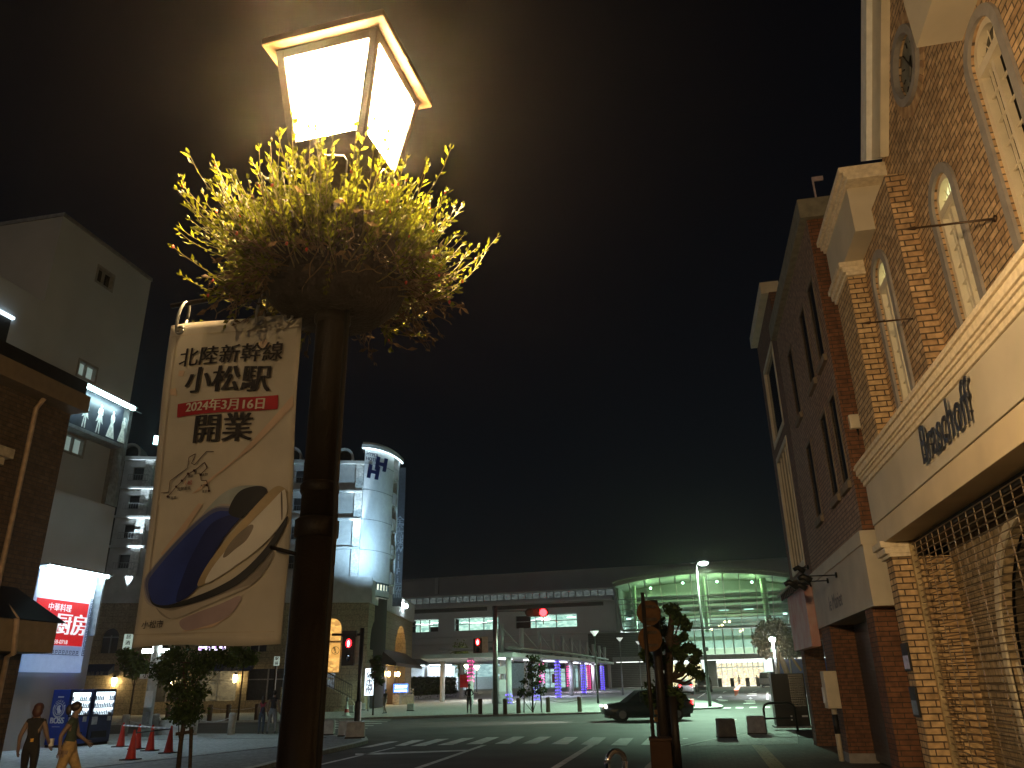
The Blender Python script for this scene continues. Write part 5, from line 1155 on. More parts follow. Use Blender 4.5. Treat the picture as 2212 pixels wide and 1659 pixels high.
# lit windows of the mezzanine, left of the tower
for k_, a_, b_ in ((5, (2, 855), (30, 790)), (5, (228, 845), (268, 782))):
    u0, z0 = PHL.uv(K(k_, *a_), -.45); u1, z1 = PHL.uv(K(k_, *b_), -.45)
    f = MB(); f.pbox(PHL, u0-.3, u1, z0, z1, -.62, -.57); o_ = f.build('mezzanine_window', M['warm_window'], ht)
    f = MB(); ring(f, PHL, rect(u0-.35, u1+.05, z0-.06, z1+.06), rect(u0-.27, u1-.03, z0+.03, z1-.03), -.6, -.5); f.pbox(PHL, (u0+u1)/2-.15, (u0+u1)/2-.1, z0, z1, -.565, -.51); f.build('window_frame', M['black_metal'], o_)
# restaurant doorway up the stairs, with its hanging sign
u0, z0 = PHL.uv(K(16, 215, 960)); u1, z1 = PHL.uv(K(16, 388, 330))
f = MB(); f.ppoly(PHL, arch(u0-.6, u1, z0, z1-.2, 8), .002, .05); rd = f.build('restaurant_doorway', emat_varied('restaurant_glow', (.95, .50, .12), (.40, .20, .05), .45, .7), ht)
f = MB(); ring(f, PHL, arch(u0-.72, u1+.12, z0-.05, z1-.2, 8), arch(u0-.6, u1, z0, z1-.2, 8), .0, .1); f.pbox(PHL, u0-.6, u1, z0+(z1-z0)*.62, z0+(z1-z0)*.66, .05, .1); f.build('door_surround', M['sandstone'], rd)
ha, hb_ = PHL.uv(K(16, 238, 765), .6), PHL.uv(K(16, 372, 575), .6)
hs_ = thing('hanging_sign', 'orange hanging restaurant sign with brush characters in a ring', 'sign', tuple(PHL.at(ha[0], ha[1], .6)))
f = MB(); f.pbox(PHL, ha[0], hb_[0], ha[1], hb_[1], .55, .65); f.build('sign_panel', emat('sign_orange', (.85, .42, .10), .3), hs_)
f = MB(); c = ((ha[0]+hb_[0])/2, (ha[1]+hb_[1])/2); rr = (hb_[0]-ha[0])*.42
ring(f, PHL, [(c[0]+rr*math.cos(t), c[1]+rr*math.sin(t)) for t in [k*math.pi/12 for k in range(24)]], [(c[0]+rr*.9*math.cos(t), c[1]+rr*.9*math.sin(t)) for t in [k*math.pi/12 for k in range(24)]], .651, .66)
for i, chv in enumerate('加賀火'): put_text(f, chv, rr*.62, PHL.at(c[0]-rr*(.35-.2*i), c[1]+rr*(.6-.55*i), .65), PHL.t if PHL.t.dot(CR) > 0 else -PHL.t, (0, 0, 1), PHL.n, .012, 3, rr*.03)
f.build('lettering', M['black'], hs_)
# awnings over the shop windows
for k, (pa, pb_) in enumerate((((100, 345), (300, 445)), ((1235, 345), (1560, 405)))):
    u0, z1 = PHL.uv(K(10, *pa), .6); u1, z0 = PHL.uv(K(10, *pb_), .9)
    aw = thing('awning', ['navy awning beside the billboard', 'blue awning with pale lettering over the shop window near the couple'][k], 'awning', tuple(PHL.at(u0, z0, .5)), 'shop awnings')
    f = MB(); f.add([PHL.at(u0, z1, .05), PHL.at(u1, z1, .05), PHL.at(u1, z0+.25, 1.1), PHL.at(u0, z0+.25, 1.1), PHL.at(u0, z0, 1.1), PHL.at(u1, z0, 1.1), PHL.at(u0, z0+.2, .05), PHL.at(u1, z0+.2, .05)], [(0, 1, 2, 3), (3, 2, 5, 4), (0, 3, 4, 6), (1, 7, 5, 2)]); f.build('canopy', mat('awning_blue', (.02, .045, .13), .7) if k == 0 else bpy.data.materials['awning_blue'], aw)
    f = MB(); put_text(f, 'GRILL & DINING' if False else '珈琲 食堂', .26, PHL.at((u0+u1)/2, z0+.13, 1.1), PHL.t, (0, 0, 1), PHL.n, .012, 1); f.build('lettering', M['grey_metal'], aw)
# staircase with railing
sA, sB = PHL.uv(K(12, 110, 930), 2.2), PHL.uv(K(12, 335, 1045), 2.2)
stx = thing('staircase', 'stone staircase with an iron railing up to the restaurant door', 'staircase', tuple(PHL.at(sB[0], 0, 1.2)))
f = MB(); f.ppoly(PHL, [(sA[0]-3, -.05), (sB[0]+.4, -.05), (sB[0]+.4, .25), (sB[0], sB[1]-.2), (sA[0], sA[1]-.2), (sA[0]-3, sA[1]-.2)], .16, 2.2); f.build('stair_body', M['sandstone'], stx)
f = MB(); n_ = 12
f.tube([PHL.at(sB[0], sB[1]+.75, 2.1), PHL.at(sA[0], sA[1]+.75, 2.1)], .05, 6); f.tube([PHL.at(sB[0], sB[1]-.05, 2.1), PHL.at(sA[0], sA[1]-.05, 2.1)], .04, 6)
for k in range(n_+1): u = sB[0]+(sA[0]-sB[0])*k/n_; z = sB[1]+(sA[1]-sB[1])*k/n_; f.tube([PHL.at(u, z-.2, 2.1), PHL.at(u, z+.75, 2.1)], .03 if k % 4 == 0 else .018, 5)
f.build('railing', mat('rail_iron', (.14, .12, .09), .5, .5), stx)
# signs at the entrance
u0, z0 = PHR.uv(K(12, 467, 1035), .9); u1, z1 = PHR.uv(K(12, 508, 805), .9)
e_ = thing('lit_sign', 'tall white lit sign with dark characters left of the hotel entrance', 'sign', tuple(PHR.at(u0, 0, .9)))
cx = (u0+u1)/2; P_ = PHR.at(cx, 0, .9); dd = (CAM-P_).xy.to_3d().normalized(); dt = Vector((-dd.y, dd.x, 0)); dt = dt if dt.dot(CR) > 0 else -dt
f = MB(); f.obox(P_+Vector((0, 0, (z0+z1)/2)), dt*.30, dd*.1, Vector((0, 0, (z1-z0)/2))); f.build('sign_panel', emat('sign_cool', (.75, .9, 1), .9), e_)
f = MB(); f.tube([P_, P_+Vector((0, 0, z0))], .06, 6); f.build('sign_post', M['grey_metal'], e_)
f = MB()
for i, chv in enumerate('旬菜居酒屋'): put_text(f, chv, .5, P_+Vector((0, 0, z1-.45-(z1-z0-.6)*i/4.4)), dt, (0, 0, 1), dd, .104, 2, .02)
f.build('lettering', mat('ink_violet', (.05, .02, .12), .5), e_)
u0, z0 = PHR.uv(K(12, 718, 1012), .9); u1, z1 = PHR.uv(K(12, 796, 935), .9); P_ = PHR.at((u0+u1)/2, 0, .9)
e_ = thing('lit_sign', 'blue and white lit sign box right of the hotel entrance', 'sign', tuple(P_)); dd = (CAM-P_).xy.to_3d().normalized(); dt = Vector((-dd.y, dd.x, 0)); dt = dt if dt.dot(CR) > 0 else -dt
f = MB(); f.obox(P_+Vector((0, 0, (z0+z1)/2)), dt*.62, dd*.12, Vector((0, 0, (z1-z0)/2))); f.build('sign_panel', emat('sign_blue', (.05, .2, .95), .6), e_)
f = MB(); hh = (z1-z0)/2
f.obox(P_+dd*.13+Vector((0, 0, z0+hh*1.35)), dt*.52, dd*.01, Vector((0, 0, hh*.36))); f.obox(P_+dd*.13+Vector((0, 0, z0+hh*.42)), dt*.52, dd*.01, Vector((0, 0, hh*.18))); f.build('lit_band', emat('band_white', (.8, .95, 1), 1.0), e_)
f = MB(); f.obox(P_+Vector((0, 0, z0/2)), dt*.1, dd*.08, Vector((0, 0, z0/2))); f.build('sign_post', M['grey_metal'], e_)
f = MB(); put_text(f, 'HOTEL', .36, P_+dd*.14+Vector((0, 0, z0+hh*1.35)), dt, (0, 0, 1), dd, .003, 2, .02); f.build('lettering', nv, e_)
c = PHR.at(PHR.uv(K(12, 780, 1065), 1.0)[0], 0, 1.0); c.z = gz(c.y)
fp = thing('flower_pot', 'stone trough of pale flowers under the blue lit sign', 'planter', tuple(c))
f = MB(); f.obox(c+Vector((0, 0, .4)), dt*.9, dd*.3, Vector((0, 0, .4))); f.build('trough', M['sandstone'], fp, .03)
f = MB()
for i in range(220):
    b = c+dt*rnd.uniform(-.85, .85)+dd*rnd.uniform(-.3, .3)+Vector((0, 0, .8+rnd.uniform(0, .45))); leafq(f, b, Vector((rnd.gauss(0, 1), rnd.gauss(0, 1), rnd.gauss(0, 1))), .16, .05, Vector((rnd.gauss(0, 1), rnd.gauss(0, 1), 1)).normalized())
f.build('flowers', leafmat('pale_flower', (.35, .36, .30), .3), fp)

# small lit signs of the street
def sign_box(name, lab, k_, x0, x1, y0, y1, D, em, text=None, post=False, ink_=None):
    a, b = atD(K(k_, x0, y0), D), atD(K(k_, x1, y1), D); c = (a+b)/2; t_ = thing(name, lab, 'sign', (c.x, c.y, b.z)); dd = (CAM-c).xy.to_3d().normalized(); dt = Vector((-dd.y, dd.x, 0)); dt = dt if dt.dot(CR) > 0 else -dt
    f = MB(); f.obox(c, dt*(b-a).xy.length/2, dd*.08, Vector((0, 0, abs(a.z-b.z)/2))); f.build('sign_panel', em, t_, .02)
    f = MB(); 
    if post: f.tube([Vector((c.x, c.y, 0))-dd*.2, Vector((c.x, c.y, a.z))-dd*.2], .07, 8)
    else: f.obox(c-dd*.25, dt*.05, dd*.18, Vector((0, 0, .05)))
    f.build('sign_post' if post else 'bracket', M['black_metal'], t_)
    if text:
        f = MB(); hgt = abs(a.z-b.z)
        for i, ch_ in enumerate(text): put_text(f, ch_, hgt/len(text)*.8, c+dd*.08+Vector((0, 0, hgt/2-hgt*(i+.5)/len(text))), dt, (0, 0, 1), dd, .004, 2, .012)
        f.build('lettering', ink_ or M['black'], t_)
    return t_
sign_box('roof_sign', 'small bright cyan sign at the hotel roof edge left of the banner', 22, 38, 88, 1312, 1392, 58, emat('cyan_sign', (.45, .95, 1), 3.5))
sign_box('projecting_sign', 'pale vertical projecting sign on the hotel wall left of the banner foot', 24, 163, 205, 1388, 1508, 52, emat('pale_sign', (.55, .7, .62), .16), '居酒屋')
sign_box('pole_sign', 'small pale sign on a grey pole behind the waiting couple', 10, 1763, 1806, 278, 360, 44, emat('pale_sign_b', (.5, .62, .55), .12), '駅前', True)
sign_box('shop_sign', 'small bright white and violet shop sign just under the banner', 10, 1095, 1330, 190, 222, 52, emat_varied('violet_sign', (.9, .95, 1), (.45, .15, .8), 1.3, 1.1))
# ================================================================== STATION
SA, SB_ = Vector((-52, 145, 0)), Vector((5.7, 140, 0))
PS = Plane(SA, SB_); GS = gz(140)
def zk(k, pts, d=0.): return sum(PS.uv(K(k, *p), d)[1] for p in pts)/len(pts)
def uk(k, x, y, d=0.): return PS.uv(K(k, x, y), d)[0]
stn = thing('railway_station', 'long grey railway station with strip windows and a green lit arched glass hall', 'building', (0, 141, GS))
M['stn_wall'] = mat('stn_wall', (.60, .61, .62), .7, var=.06, scale=.4)
M['stn_upper'] = mat('stn_upper', (.42, .43, .44), .6, var=.06, scale=.4)
M['stn_trim'] = mat('stn_trim', (.60, .61, .61), .5, var=.06)
M['stn_louvre'] = brickmat('stn_louvre', (.16, .16, .165), (.14, .14, .145), (.05, .05, .05), 30, .28, .06, .5)
U0, U1 = -30., 92.
HU0, HU1 = uk(7, 105, 300), uk(7, 1440, 220)
zu1 = zk(6, [(270, 210), (1300, 165), (2170, 108)], -6); zu0 = zk(6, [(270, 326), (1560, 256)], -6)
f = MB(); f.pbox(PS, U0, U1, zu0-3, zu1, -14, -6); f.pbox(PS, U0, U1, zu1+.002, zu1+.3, -14.2, -5.7); f.build('platform_wall', M['stn_upper'], stn)
f = MB(); u = uk(6, 272, 270, -5.8); f.pbox(PS, u-.35, u+.35, zu0, zu1+.2, -5.99, -5.6); f.build('wall_post', M['stn_trim'], stn)
zr = zk(6, [(270, 335), (1560, 272)], 1); zc1 = zk(6, [(200, 345), (1540, 296)]); zc0 = zk(6, [(200, 393), (1540, 338)]); zl = zk(6, [(100, 408), (1540, 355)], 1.2); zl0 = zk(6, [(100, 428), (1540, 372)], 1.2)
f = MB(); f.pbox(PS, U0, HU0-.2, zc1, zr, -6, .8); f.build('roof_slab', M['stn_trim'], stn)
f = MB(); f.pbox(PS, U0, HU0-.2, zl0, zl, -1, 1.2); f.pbox(PS, U0, HU0-.2, zl+.002, zc0, -1, .3); f.build('ledge', M['stn_trim'], stn)
f = MB(); f.pbox(PS, U0, HU0-.2, zc0, zc1, -.9, -.5); f.m = 1
u = U0
while u < HU0-.3: f.pbox(PS, u-.08, u+.08, zc0, zc1, -.48, -.3); u += 1.35
f.build('clerestory', [emat_varied('clerestory_glow', (.16, .20, .19), (.03, .04, .04), .22, .5), M['stn_upper']], stn)
zq1, zq0 = zk(6, [(100, 438), (1500, 385)]), zk(6, [(100, 466), (1500, 412)])
hw = []
for a, b in (((78, 516), (282, 600)), ((400, 500), (724, 590)), ((850, 480), (1305, 570))):
    hw.append((uk(6, a[0], (a[1]+b[1])/2), uk(6, b[0], (a[1]+b[1])/2)))
wz1, wz0 = zk(6, [(180, 512), (560, 500), (1080, 474)]), zk(6, [(180, 604), (560, 592), (1080, 570)])
zlow = zk(6, [(150, 805), (420, 800)])
f = MB(); f.plate(PS, rect(U0, HU0+1.5, zlow, zl0), [rect(a, b, wz0, wz1) for a, b in hw], -.6, 0); f.build('wall', M['stn_wall'], stn)
f = MB(); f.pbox(PS, U0, uk(6, 680, 420)-1, zq0, zq1, .002, .05); f.pbox(PS, uk(6, 680, 420), uk(6, 1500, 400), zq0, zq1, .002, .05); f.build('louvre_strip', M['stn_louvre'], stn)
M['stn_office'] = emat_varied('stn_office', (.55, .90, .72), (.20, .42, .36), .42, .28)
for i, (a, b) in enumerate(hw):
    f = MB(); f.pbox(PS, a, b, wz0, wz1, -2.6, -2.5); wd = f.build('strip_window', M['stn_office'], stn)
    f = MB(); f.pbox(PS, a, b, wz1-.02, wz1+.1, -2.5, -.61); f.pbox(PS, a, b, wz0-.1, wz0+.02, -2.5, -.61)
    f.build('window_reveal', mat('reveal', (.6, .65, .62), .6) if i == 0 else bpy.data.materials['reveal'], wd)
    f = MB(); n_ = max(3, int((b-a)/3.0))
    for k in range(n_+1): u = a+(b-a)*k/n_; f.pbox(PS, u-.07, u+.07, wz0, wz1, -.4, -.2)
    zm = wz0+(wz1-wz0)*.52; f.pbox(PS, a, b, zm-.07, zm+.07, -.399, -.21); f.build('mullion', M['stn_trim'], wd)
    f = MB()
    for k in range(6): u = a+(b-a)*(rnd.random()*.8+.05); z = wz1-.5-.5*rnd.random(); f.pbox(PS, u, u+1.6, z, z+.09, -1.8, -1.6)
    f.build('ceiling_light', emat('strip_light', (.85, 1, .95), 1.4) if i == 0 else bpy.data.materials['strip_light'], wd)
    if i == 2: f = MB(); f.pbox(PS, a+.08, a+(b-a)*.235, wz0+.05, wz1-.05, -.9, -.7); f.build('blind', mat('dark_red', (.035, .008, .008), .8), wd)
    if i == 0: f = MB(); f.pbox(PS, b-1.9, b-.1, wz0+.05, wz0+.9, -.9, -.7); f.build('blind', bpy.data.materials.get('dark_red') or mat('dark_red', (.035, .008, .008), .8), wd)
f = MB()
for pts in ([(80, 655), (1580, 608)], [(500, 690), (1590, 655)]): z = zk(6, pts, .2); f.tube([PS.at(U0, z, .2), PS.at(HU0+1, z, .2)], .09, 5)
f.build('wall_rail', M['stn_trim'], stn)
# ground floor below the long wall: sheltered lobby and shopfronts
f = MB(); f.pbox(PS, U0, HU0+2, zlow-.9, zlow-.002, -.6, 2.2); f.build('eave', mat('stn_eave', (.12, .12, .125), .6), stn)
zl2 = zk(6, [(100, 865), (370, 860)]); 
f = MB(); f.pbox(PS, U0, HU0+2, GS, zlow-.9, -7.2, -7); f.build('lobby_wall', mat('lobby_white', (.62, .66, .70), .6), stn)
f = MB()
u = U0+2
while u < HU0: f.pbox(PS, u-.3, u+.3, GS, zlow-.9, -.4, .3); u += 6.6
f.build('column', M['stn_trim'], stn)
M['shop_glow'] = emat_varied('shop_glow', (.62, .95, .92), (.22, .42, .44), .30, .35)
ua, ub = uk(18, 1130, 640), uk(18, 1660, 640); uc_, ud = uk(18, 1715, 640), uk(18, 2070, 640)
for k, (a, b) in enumerate(((ua, ub), (uc_, ud))):
    f = MB(); f.pbox(PS, a, b, GS+.2, zlow-2.2, -2.0, -1.8); sg_ = f.build('shop_window', M['shop_glow'], stn)
    f = MB(); n_ = 8
    for q in range(n_+1): u = a+(b-a)*q/n_; f.pbox(PS, u-.06, u+.06, GS, zlow-2, -1.7, -1.5)
    for z in (GS+1.1, GS+2.6): f.pbox(PS, a, b, z-.05, z+.05, -1.69, -1.52)
    f.build('mullion', M['stn_trim'], sg_)
    f = MB(); f.pbox(PS, a+(b-a)*.55, a+(b-a)*.62, GS+.9, GS+2.4, -1.6, -1.45); f.build('poster', mat('poster_red%d' % k, (.5, .03, .04) if k == 0 else (.04, .07, .3), .5), sg_)
    f = MB(); f.pbox(PS, a+(b-a)*.48, a+(b-a)*.98, zlow-2.1, zlow-.95, -1.2, -.9); f.build('sign_panel', mat('stn_sign%d' % k, (.03, .06, .16), .5, var=.5, scale=2), sg_)
ua2, ub2 = uk(6, 330, 850), uk(6, 690, 850)
f = MB(); f.pbox(PS, ua2, ub2, GS+2.2, zlow-1, -5, -4.8); o_ = f.build('lobby_window', M['shop_glow'], stn)
f = MB(); f.pbox(PS, U0+4, uk(6, 330, 850), zlow-1.05, zlow-.95, -3.4, -3.0); f.build('tube_lamp', emat('lobby_tube', (.8, .95, 1), 4), stn)
# arched glass hall
def hk(x, y, d=4.): return PS.uv(K(7, x, y), d)
bl, br_, tl, tr_ = hk(172, 612), hk(1447, 572), hk(107, 285), hk(1440, 212)
zB = (bl[1]+br_[1])/2; arc = [hk(x, y) for x, y in ((107, 285), (260, 246), (430, 217), (600, 195), (760, 183), (930, 180), (1100, 187), (1270, 197), (1440, 212))]
off = [(tl[1]+(tr_[1]-tl[1])*(p[0]-tl[0])/(tr_[0]-tl[0])) for p in arc]; zE = (tl[1]+tr_[1])/2
ap = [(p[0], zE+(p[1]-o)) for p, o in zip(arc, off)]
mid = max(p[1] for p in ap)-zE
uL, uR = ap[0][0], ap[-1][0]
def az(u): q = 2*(u-uL)/(uR-uL)-1; return zE+mid*(1-q*q)
top = [(uL+(uR-uL)*k/24, az(uL+(uR-uL)*k/24)) for k in range(25)]
outer = [(bl[0], zB), (br_[0], zB)]+top[::-1]
f = MB(); f.ppoly(PS, outer, 3.98, 4.0); f.build('hall_glass', glassmat('hall_glass', (.72, .86, .80), .03), stn)
f = MB()
for (a, b) in zip(top, top[1:]):
    for z0, z1, d0, d1 in ((0, .55, -13, 5.0), (.5501, .8, -13, 5.6)):
        f.hexa([PS.at(a[0], a[1]+z0, d1), PS.at(b[0], b[1]+z0, d1), PS.at(b[0], b[1]+z0, d0), PS.at(a[0], a[1]+z0, d0), PS.at(a[0], a[1]+z1, d1), PS.at(b[0], b[1]+z1, d1), PS.at(b[0], b[1]+z1, d0), PS.at(a[0], a[1]+z1, d0)])
f.build('hall_roof', mat('hall_roof', (.40, .44, .36), .6), stn)
f = MB()
def xe(z, side): 
    t_ = (z-zB)/(zE-zB); return (bl[0]+(uL-bl[0])*t_) if side < 0 else (br_[0]+(uR-br_[0])*t_)
for k in range(12):
    fr = k/11.; ub_ = bl[0]+(br_[0]-bl[0])*fr; ut = uL+(uR-uL)*fr; zt_ = az(ut); wd = .09 if 0 < k < 11 else .30
    f.tube([PS.at(ub_, zB, 4.1), PS.at(ut, zt_, 4.1)], wd, 5)
zz_ = [zk(7, [(600, y), (1100, y-8)], 4.1) for y in (350, 388, 432, 476, 520, 562)]
for z in zz_: f.tube([PS.at(xe(z, -1), z, 4.12), PS.at(xe(z, 1), z, 4.12)], .075, 5)
f.tube([PS.at(bl[0], zB, 4.1), PS.at(br_[0], zB, 4.1)], .22, 5)
f.build('hall_mullion', M['grey_metal'], stn)
hw_ = mat('hall_inner', (.30, .32, .32), .7, var=.05)
f = MB(); f.pbox(PS, uL-.5, uR+.5, GS, zE+mid+.3, -9.2, -9); f.pbox(PS, bl[0]-1.2, bl[0]-.5, zB-3, zE, -9, 3); f.pbox(PS, br_[0]+.5, br_[0]+1.2, zB-3, zE, -9, 3); f.build('hall_back', hw_, stn)
f = MB()
zs = [zk(7, [(600, y), (1000, y-6)], -2) for y in (322, 372, 420, 470, 505)]
for i, z in enumerate(zs): f.pbox(PS, uL+1.5, uR-1.5, z-.25, z+.2, -9, -3.0-1.0*(i % 2))
f.build('hall_beam', mat('hall_beam', (.46, .48, .47), .6), stn)
f = MB()
for x0, x1, y in ((180, 330, 525), (330, 420, 520), (590, 720, 517), (820, 985, 507), (1095, 1230, 497), (1310, 1425, 488), (905, 980, 464), (1095, 1170, 455), (610, 680, 478)):
    a, z = PS.uv(K(7, x0, y), -4.2); b, _ = PS.uv(K(7, x1, y), -4.2); f.pbox(PS, a, b, z-.14, z+.14, -4.3, -4.2)
f.build('light_strip', emat('hall_strip', (.75, 1, .98), 1.2), stn)
f = MB()
for xa, ya, xb, yb in ((785, 330, 815, 600), (1245, 300, 1285, 560), (265, 380, 275, 600)):
    a = PS.uv(K(7, xa, ya), 1.5); b = PS.uv(K(7, xb, yb), 1.5); f.tube([PS.at(b[0], zB-.5, 1.5), PS.at(a[0], az(a[0])-.2, 1.5)], .5 if xa > 300 else .3, 10)
f.build('hall_column', mat('hall_column', (.55, .66, .50), .5), stn)
for i, (x, y) in enumerate(((385, 290), (630, 250), (890, 241), (1155, 244))):
    u, z = PS.uv(K(7, x, y), 1.5); c = PS.at(u, z, 1.5); f = MB(); f.smooth = True; f.ell(c, .2, .2, .18, 8, 6); f.build('hall_lamp', emat('hall_lamp', (.5, 1, .62), 9) if i == 0 else bpy.data.materials['hall_lamp'], stn)
    l_ = bpy.data.lights.new('hall_light', 'POINT'); l_.energy = 130; l_.color = (.72, 1, .42); l_.shadow_soft_size = .4; o = bpy.data.objects.new('hall_light', l_); COL.objects.link(o); o.location = c-Vector((0, 0, .5))
for u in (bl[0]+5, (bl[0]+br_[0])/2, br_[0]-5):
    l_ = bpy.data.lights.new('hall_panel', 'AREA'); l_.energy = 1500; l_.size = 6; l_.color = (.86, 1, .98); o = bpy.data.objects.new('hall_panel', l_); COL.objects.link(o); o.location = PS.at(u, zs[-1]-.5, -1.5)
    l_.spread = rad(170)
f = MB()
for x, y in ((703, 668), (813, 617), (852, 603), (905, 583), (930, 573), (950, 549), (985, 546), (1008, 660), (1068, 617), (1085, 608)):
    u, z = PS.uv(K(7, x, y), .5); c = PS.at(u, z, .5); f.ell(c, .16, .16, .16, 8, 5)
f.build('pendant_lamp', emat('pendant', (1, .62, .28), 14), stn)
# wall below the glass, canopy, entrance
zc_, zd_ = zk(7, [(600, 752), (1150, 742)], 3.9), zk(7, [(600, 800), (1150, 786)], 3.9)
zbm1, zbm0 = zk(7, [(300, 812), (1280, 792)], 6), zk(7, [(300, 850), (1280, 828)], 6)
f = MB(); f.pbox(PS, bl[0]-6, bl[0]+7.2, GS, zB-.3, 3.3, 3.9); f.build('louvre_wall', M['stn_louvre'], stn); f = MB(); f.pbox(PS, uk(7, 1385, 620, 3.9), uk(7, 1385, 620, 3.9)+12, GS, zB-.3, 3.3, 3.9); f.build('louvre_wall', M['stn_louvre'], stn)
ug0, ug1 = uk(7, 520, 680, 3.9), uk(7, 1390, 680, 3.9)
f = MB(); f.pbox(PS, bl[0]+7.2, ug1, zc_, zB-.3, 3.86, 3.9); f.build('lower_glass', glassmat('lower_glass', (.55, .68, .60), .05), stn)
f = MB(); n_ = 12
for k in range(n_+1): u = bl[0]+7.2+(ug1-bl[0]-7.2)*k/n_; f.tube([PS.at(u, zd_, 4), PS.at(u, zB, 4)], .11, 5)
f.build('lower_mullion', M['grey_metal'], stn)
f = MB(); f.pbox(PS, ug0, ug1, zd_, zc_, 3.0, 3.2); pw_ = f.build('panel_window', emat_varied('panel_window', (.55, .85, .55), (.42, .70, .45), .34, .3), stn)
zp1, zp0 = zk(7, [(700, 657), (1150, 645)], 3.3), zk(7, [(700, 690), (1150, 678)], 3.3)
f = MB(); f.pbox(PS, ug0+1, ug1-2, zp0, zp1, 2.0, 2.2); f.build('panel_window', emat_varied('panel_window2', (.40, .52, .36), (.25, .32, .24), .3, .3), stn)
f = MB(); f.pbox(PS, uk(7, 120, 830, 6), U1, zbm0, zbm1, 3.3, 9.0); f.build('entrance_canopy', mat('canopy_grey', (.34, .35, .36), .6), stn)
f = MB(); f.pbox(PS, uk(7, 120, 830, 6)+.5, U1, zbm0-.12, zbm0-.02, 8.4, 8.5); f.build('canopy_light', emat('canopy_light', (.9, 1, .9), .7), stn)
e0, e1 = uk(7, 890, 930, 1.5), uk(7, 1250, 930, 1.5)
f = MB(); f.pbox(PS, e0, e1, GS+.02, zbm0-.4, .4, .5); en = f.build('entrance_glow', emat_varied('entrance_glow', (1, .84, .5), (.30, .20, .10), .62, .75), stn)
f = MB(); n_ = 9
for k in range(n_+1): u = e0+(e1-e0)*k/n_; f.pbox(PS, u-.08, u+.08, GS, zbm0-.3, 1.4, 1.55)
f.pbox(PS, e0, e1, GS+2.7, GS+2.9, 1.39, 1.56); f.build('door_frame', M['stn_trim'], en)
f = MB()
for k in range(16): u = e0+(e1-e0)*rnd.random(); z = GS+rnd.uniform(.2, 2.0); f.pbox(PS, u, u+rnd.uniform(.15, .5), z, z+rnd.uniform(.2, .8), .7+.02*k, .72+.02*k)
f.build('shop_display', emat_varied('shop_display', (.9, .35, .12), (.25, .35, .45), .7, 1.3), en)
e2, e3 = uk(7, 380, 930, 1.5), uk(7, 780, 930, 1.5)
f = MB(); f.pbox(PS, e2, e3, GS+.02, zbm0-.4, .4, .5); en = f.build('entrance_glow', emat_varied('entrance_glow2', (1, .9, .45), (.4, .32, .14), .55, .55), stn)
f = MB()
for k in range(11): u = e2+(e3-e2)*k/10; f.pbox(PS, u-.08, u+.08, GS, zbm0-.3, 1.4, 1.55)
f.build('door_frame', M['stn_trim'], en)
dtl_ = mat('dark_teal', (.10, .12, .12), .6); f = MB(); f.pbox(PS, uk(7, 822, 930, 4), uk(7, 890, 930, 4), GS, zbm0, 2.5, 5); f.build('entrance_pillar', dtl_, stn); f = MB(); f.pbox(PS, uk(7, 812, 930, 6), uk(7, 822, 930, 6), GS, zbm0, 5.5, 6); f.build('entrance_pillar', dtl_, stn)
for u in (e0+3, e1-3, e2+4, e1+5, e1+11):  # last two are added fill to brighten the hoarding and pine
    l_ = bpy.data.lights.new('entrance_and_fill_light', 'AREA'); l_.energy = 80; l_.size = 3; l_.color = (1, .9, .62); o = bpy.data.objects.new('entrance_and_fill_light', l_); COL.objects.link(o); o.location = PS.at(u, zbm0-.6, 6)

# blue hoarding right of the entrance
q0, q1 = K(7, 1318, 880), K(7, 1560, 880); A_, B_ = atY(q0, 128), atY(q1, 128)
PHo = Plane(A_, B_); zt_ = PHo.uv(K(7, 1420, 828))[1]
ho = thing('hoarding', 'blue construction hoarding standing behind the propped pine', 'hoarding', (A_.x, 128, gz(128)))
f = MB(); f.pbox(PHo, 0, (B_-A_).x+6, gz(128), zt_, -.1, 0); f.build('panel', mat('hoarding_blue', (.03, .08, .42), .6, var=.15), ho)
f = MB()
for k in range(7): f.pbox(PHo, 2.4*k-.1, 2.4*k+.1, gz(128), zt_+.3, .002, .12)
f.build('post', M['stn_trim'], ho)

# ================================================================== COVERED WALKWAY
wk = [Vector((-15.3, 66, 0)), Vector((-14.0, 81, 0)), Vector((-13.4, 94, 0)), Vector((-13.3, 112, 0)), Vector((-13.1, 130, 0))]
zr_ = lambda y: gz(y)+3.55
cwy = thing('covered_walkway', 'pale covered walkway with masts and slim columns crossing the station plaza', 'walkway roof', (-14, 90, gz(90)))
def off_line(o): 
    out = []
    for i, p in enumerate(wk):
        d = (wk[min(i+1, len(wk)-1)]-wk[max(i-1, 0)]).normalized(); out.append(p+Vector((d.y, -d.x, 0))*o)
    return out
Lf, Rt = off_line(-3.6), off_line(1.7)
f = MB()
roofpts = [(-27, 84), (-21.5, 64.5)]+[(v.x, v.y) for v in [Rt[0]+Vector((0, -2, 0))]+Rt]+[(v.x, v.y) for v in reversed(Lf)]+[(-19.5, 92), (-27, 96)]
f.prism(roofpts, lambda x, y: zr_(y), lambda x, y: zr_(y)+.32); f.build('roof', M['stn_trim'], cwy)
f = MB(); rp2 = [Vector((x, y, 0)) for x, y in roofpts]; 
for a, b in zip(Rt, Rt[1:]): f.tube([(a.x-.9, a.y, zr_(a.y)+.75), (b.x-.9, b.y, zr_(b.y)+.75)], .14, 6); f.tube([(a.x-2.5, a.y, zr_(a.y)+.75), (b.x-2.5, b.y, zr_(b.y)+.75)], .12, 6)
f.tube([(-21, 68, zr_(68)+.75), (-15, 66.5, zr_(66)+.75)], .14, 6); f.build('roof_beam', M['stn_trim'], cwy)
colp = []
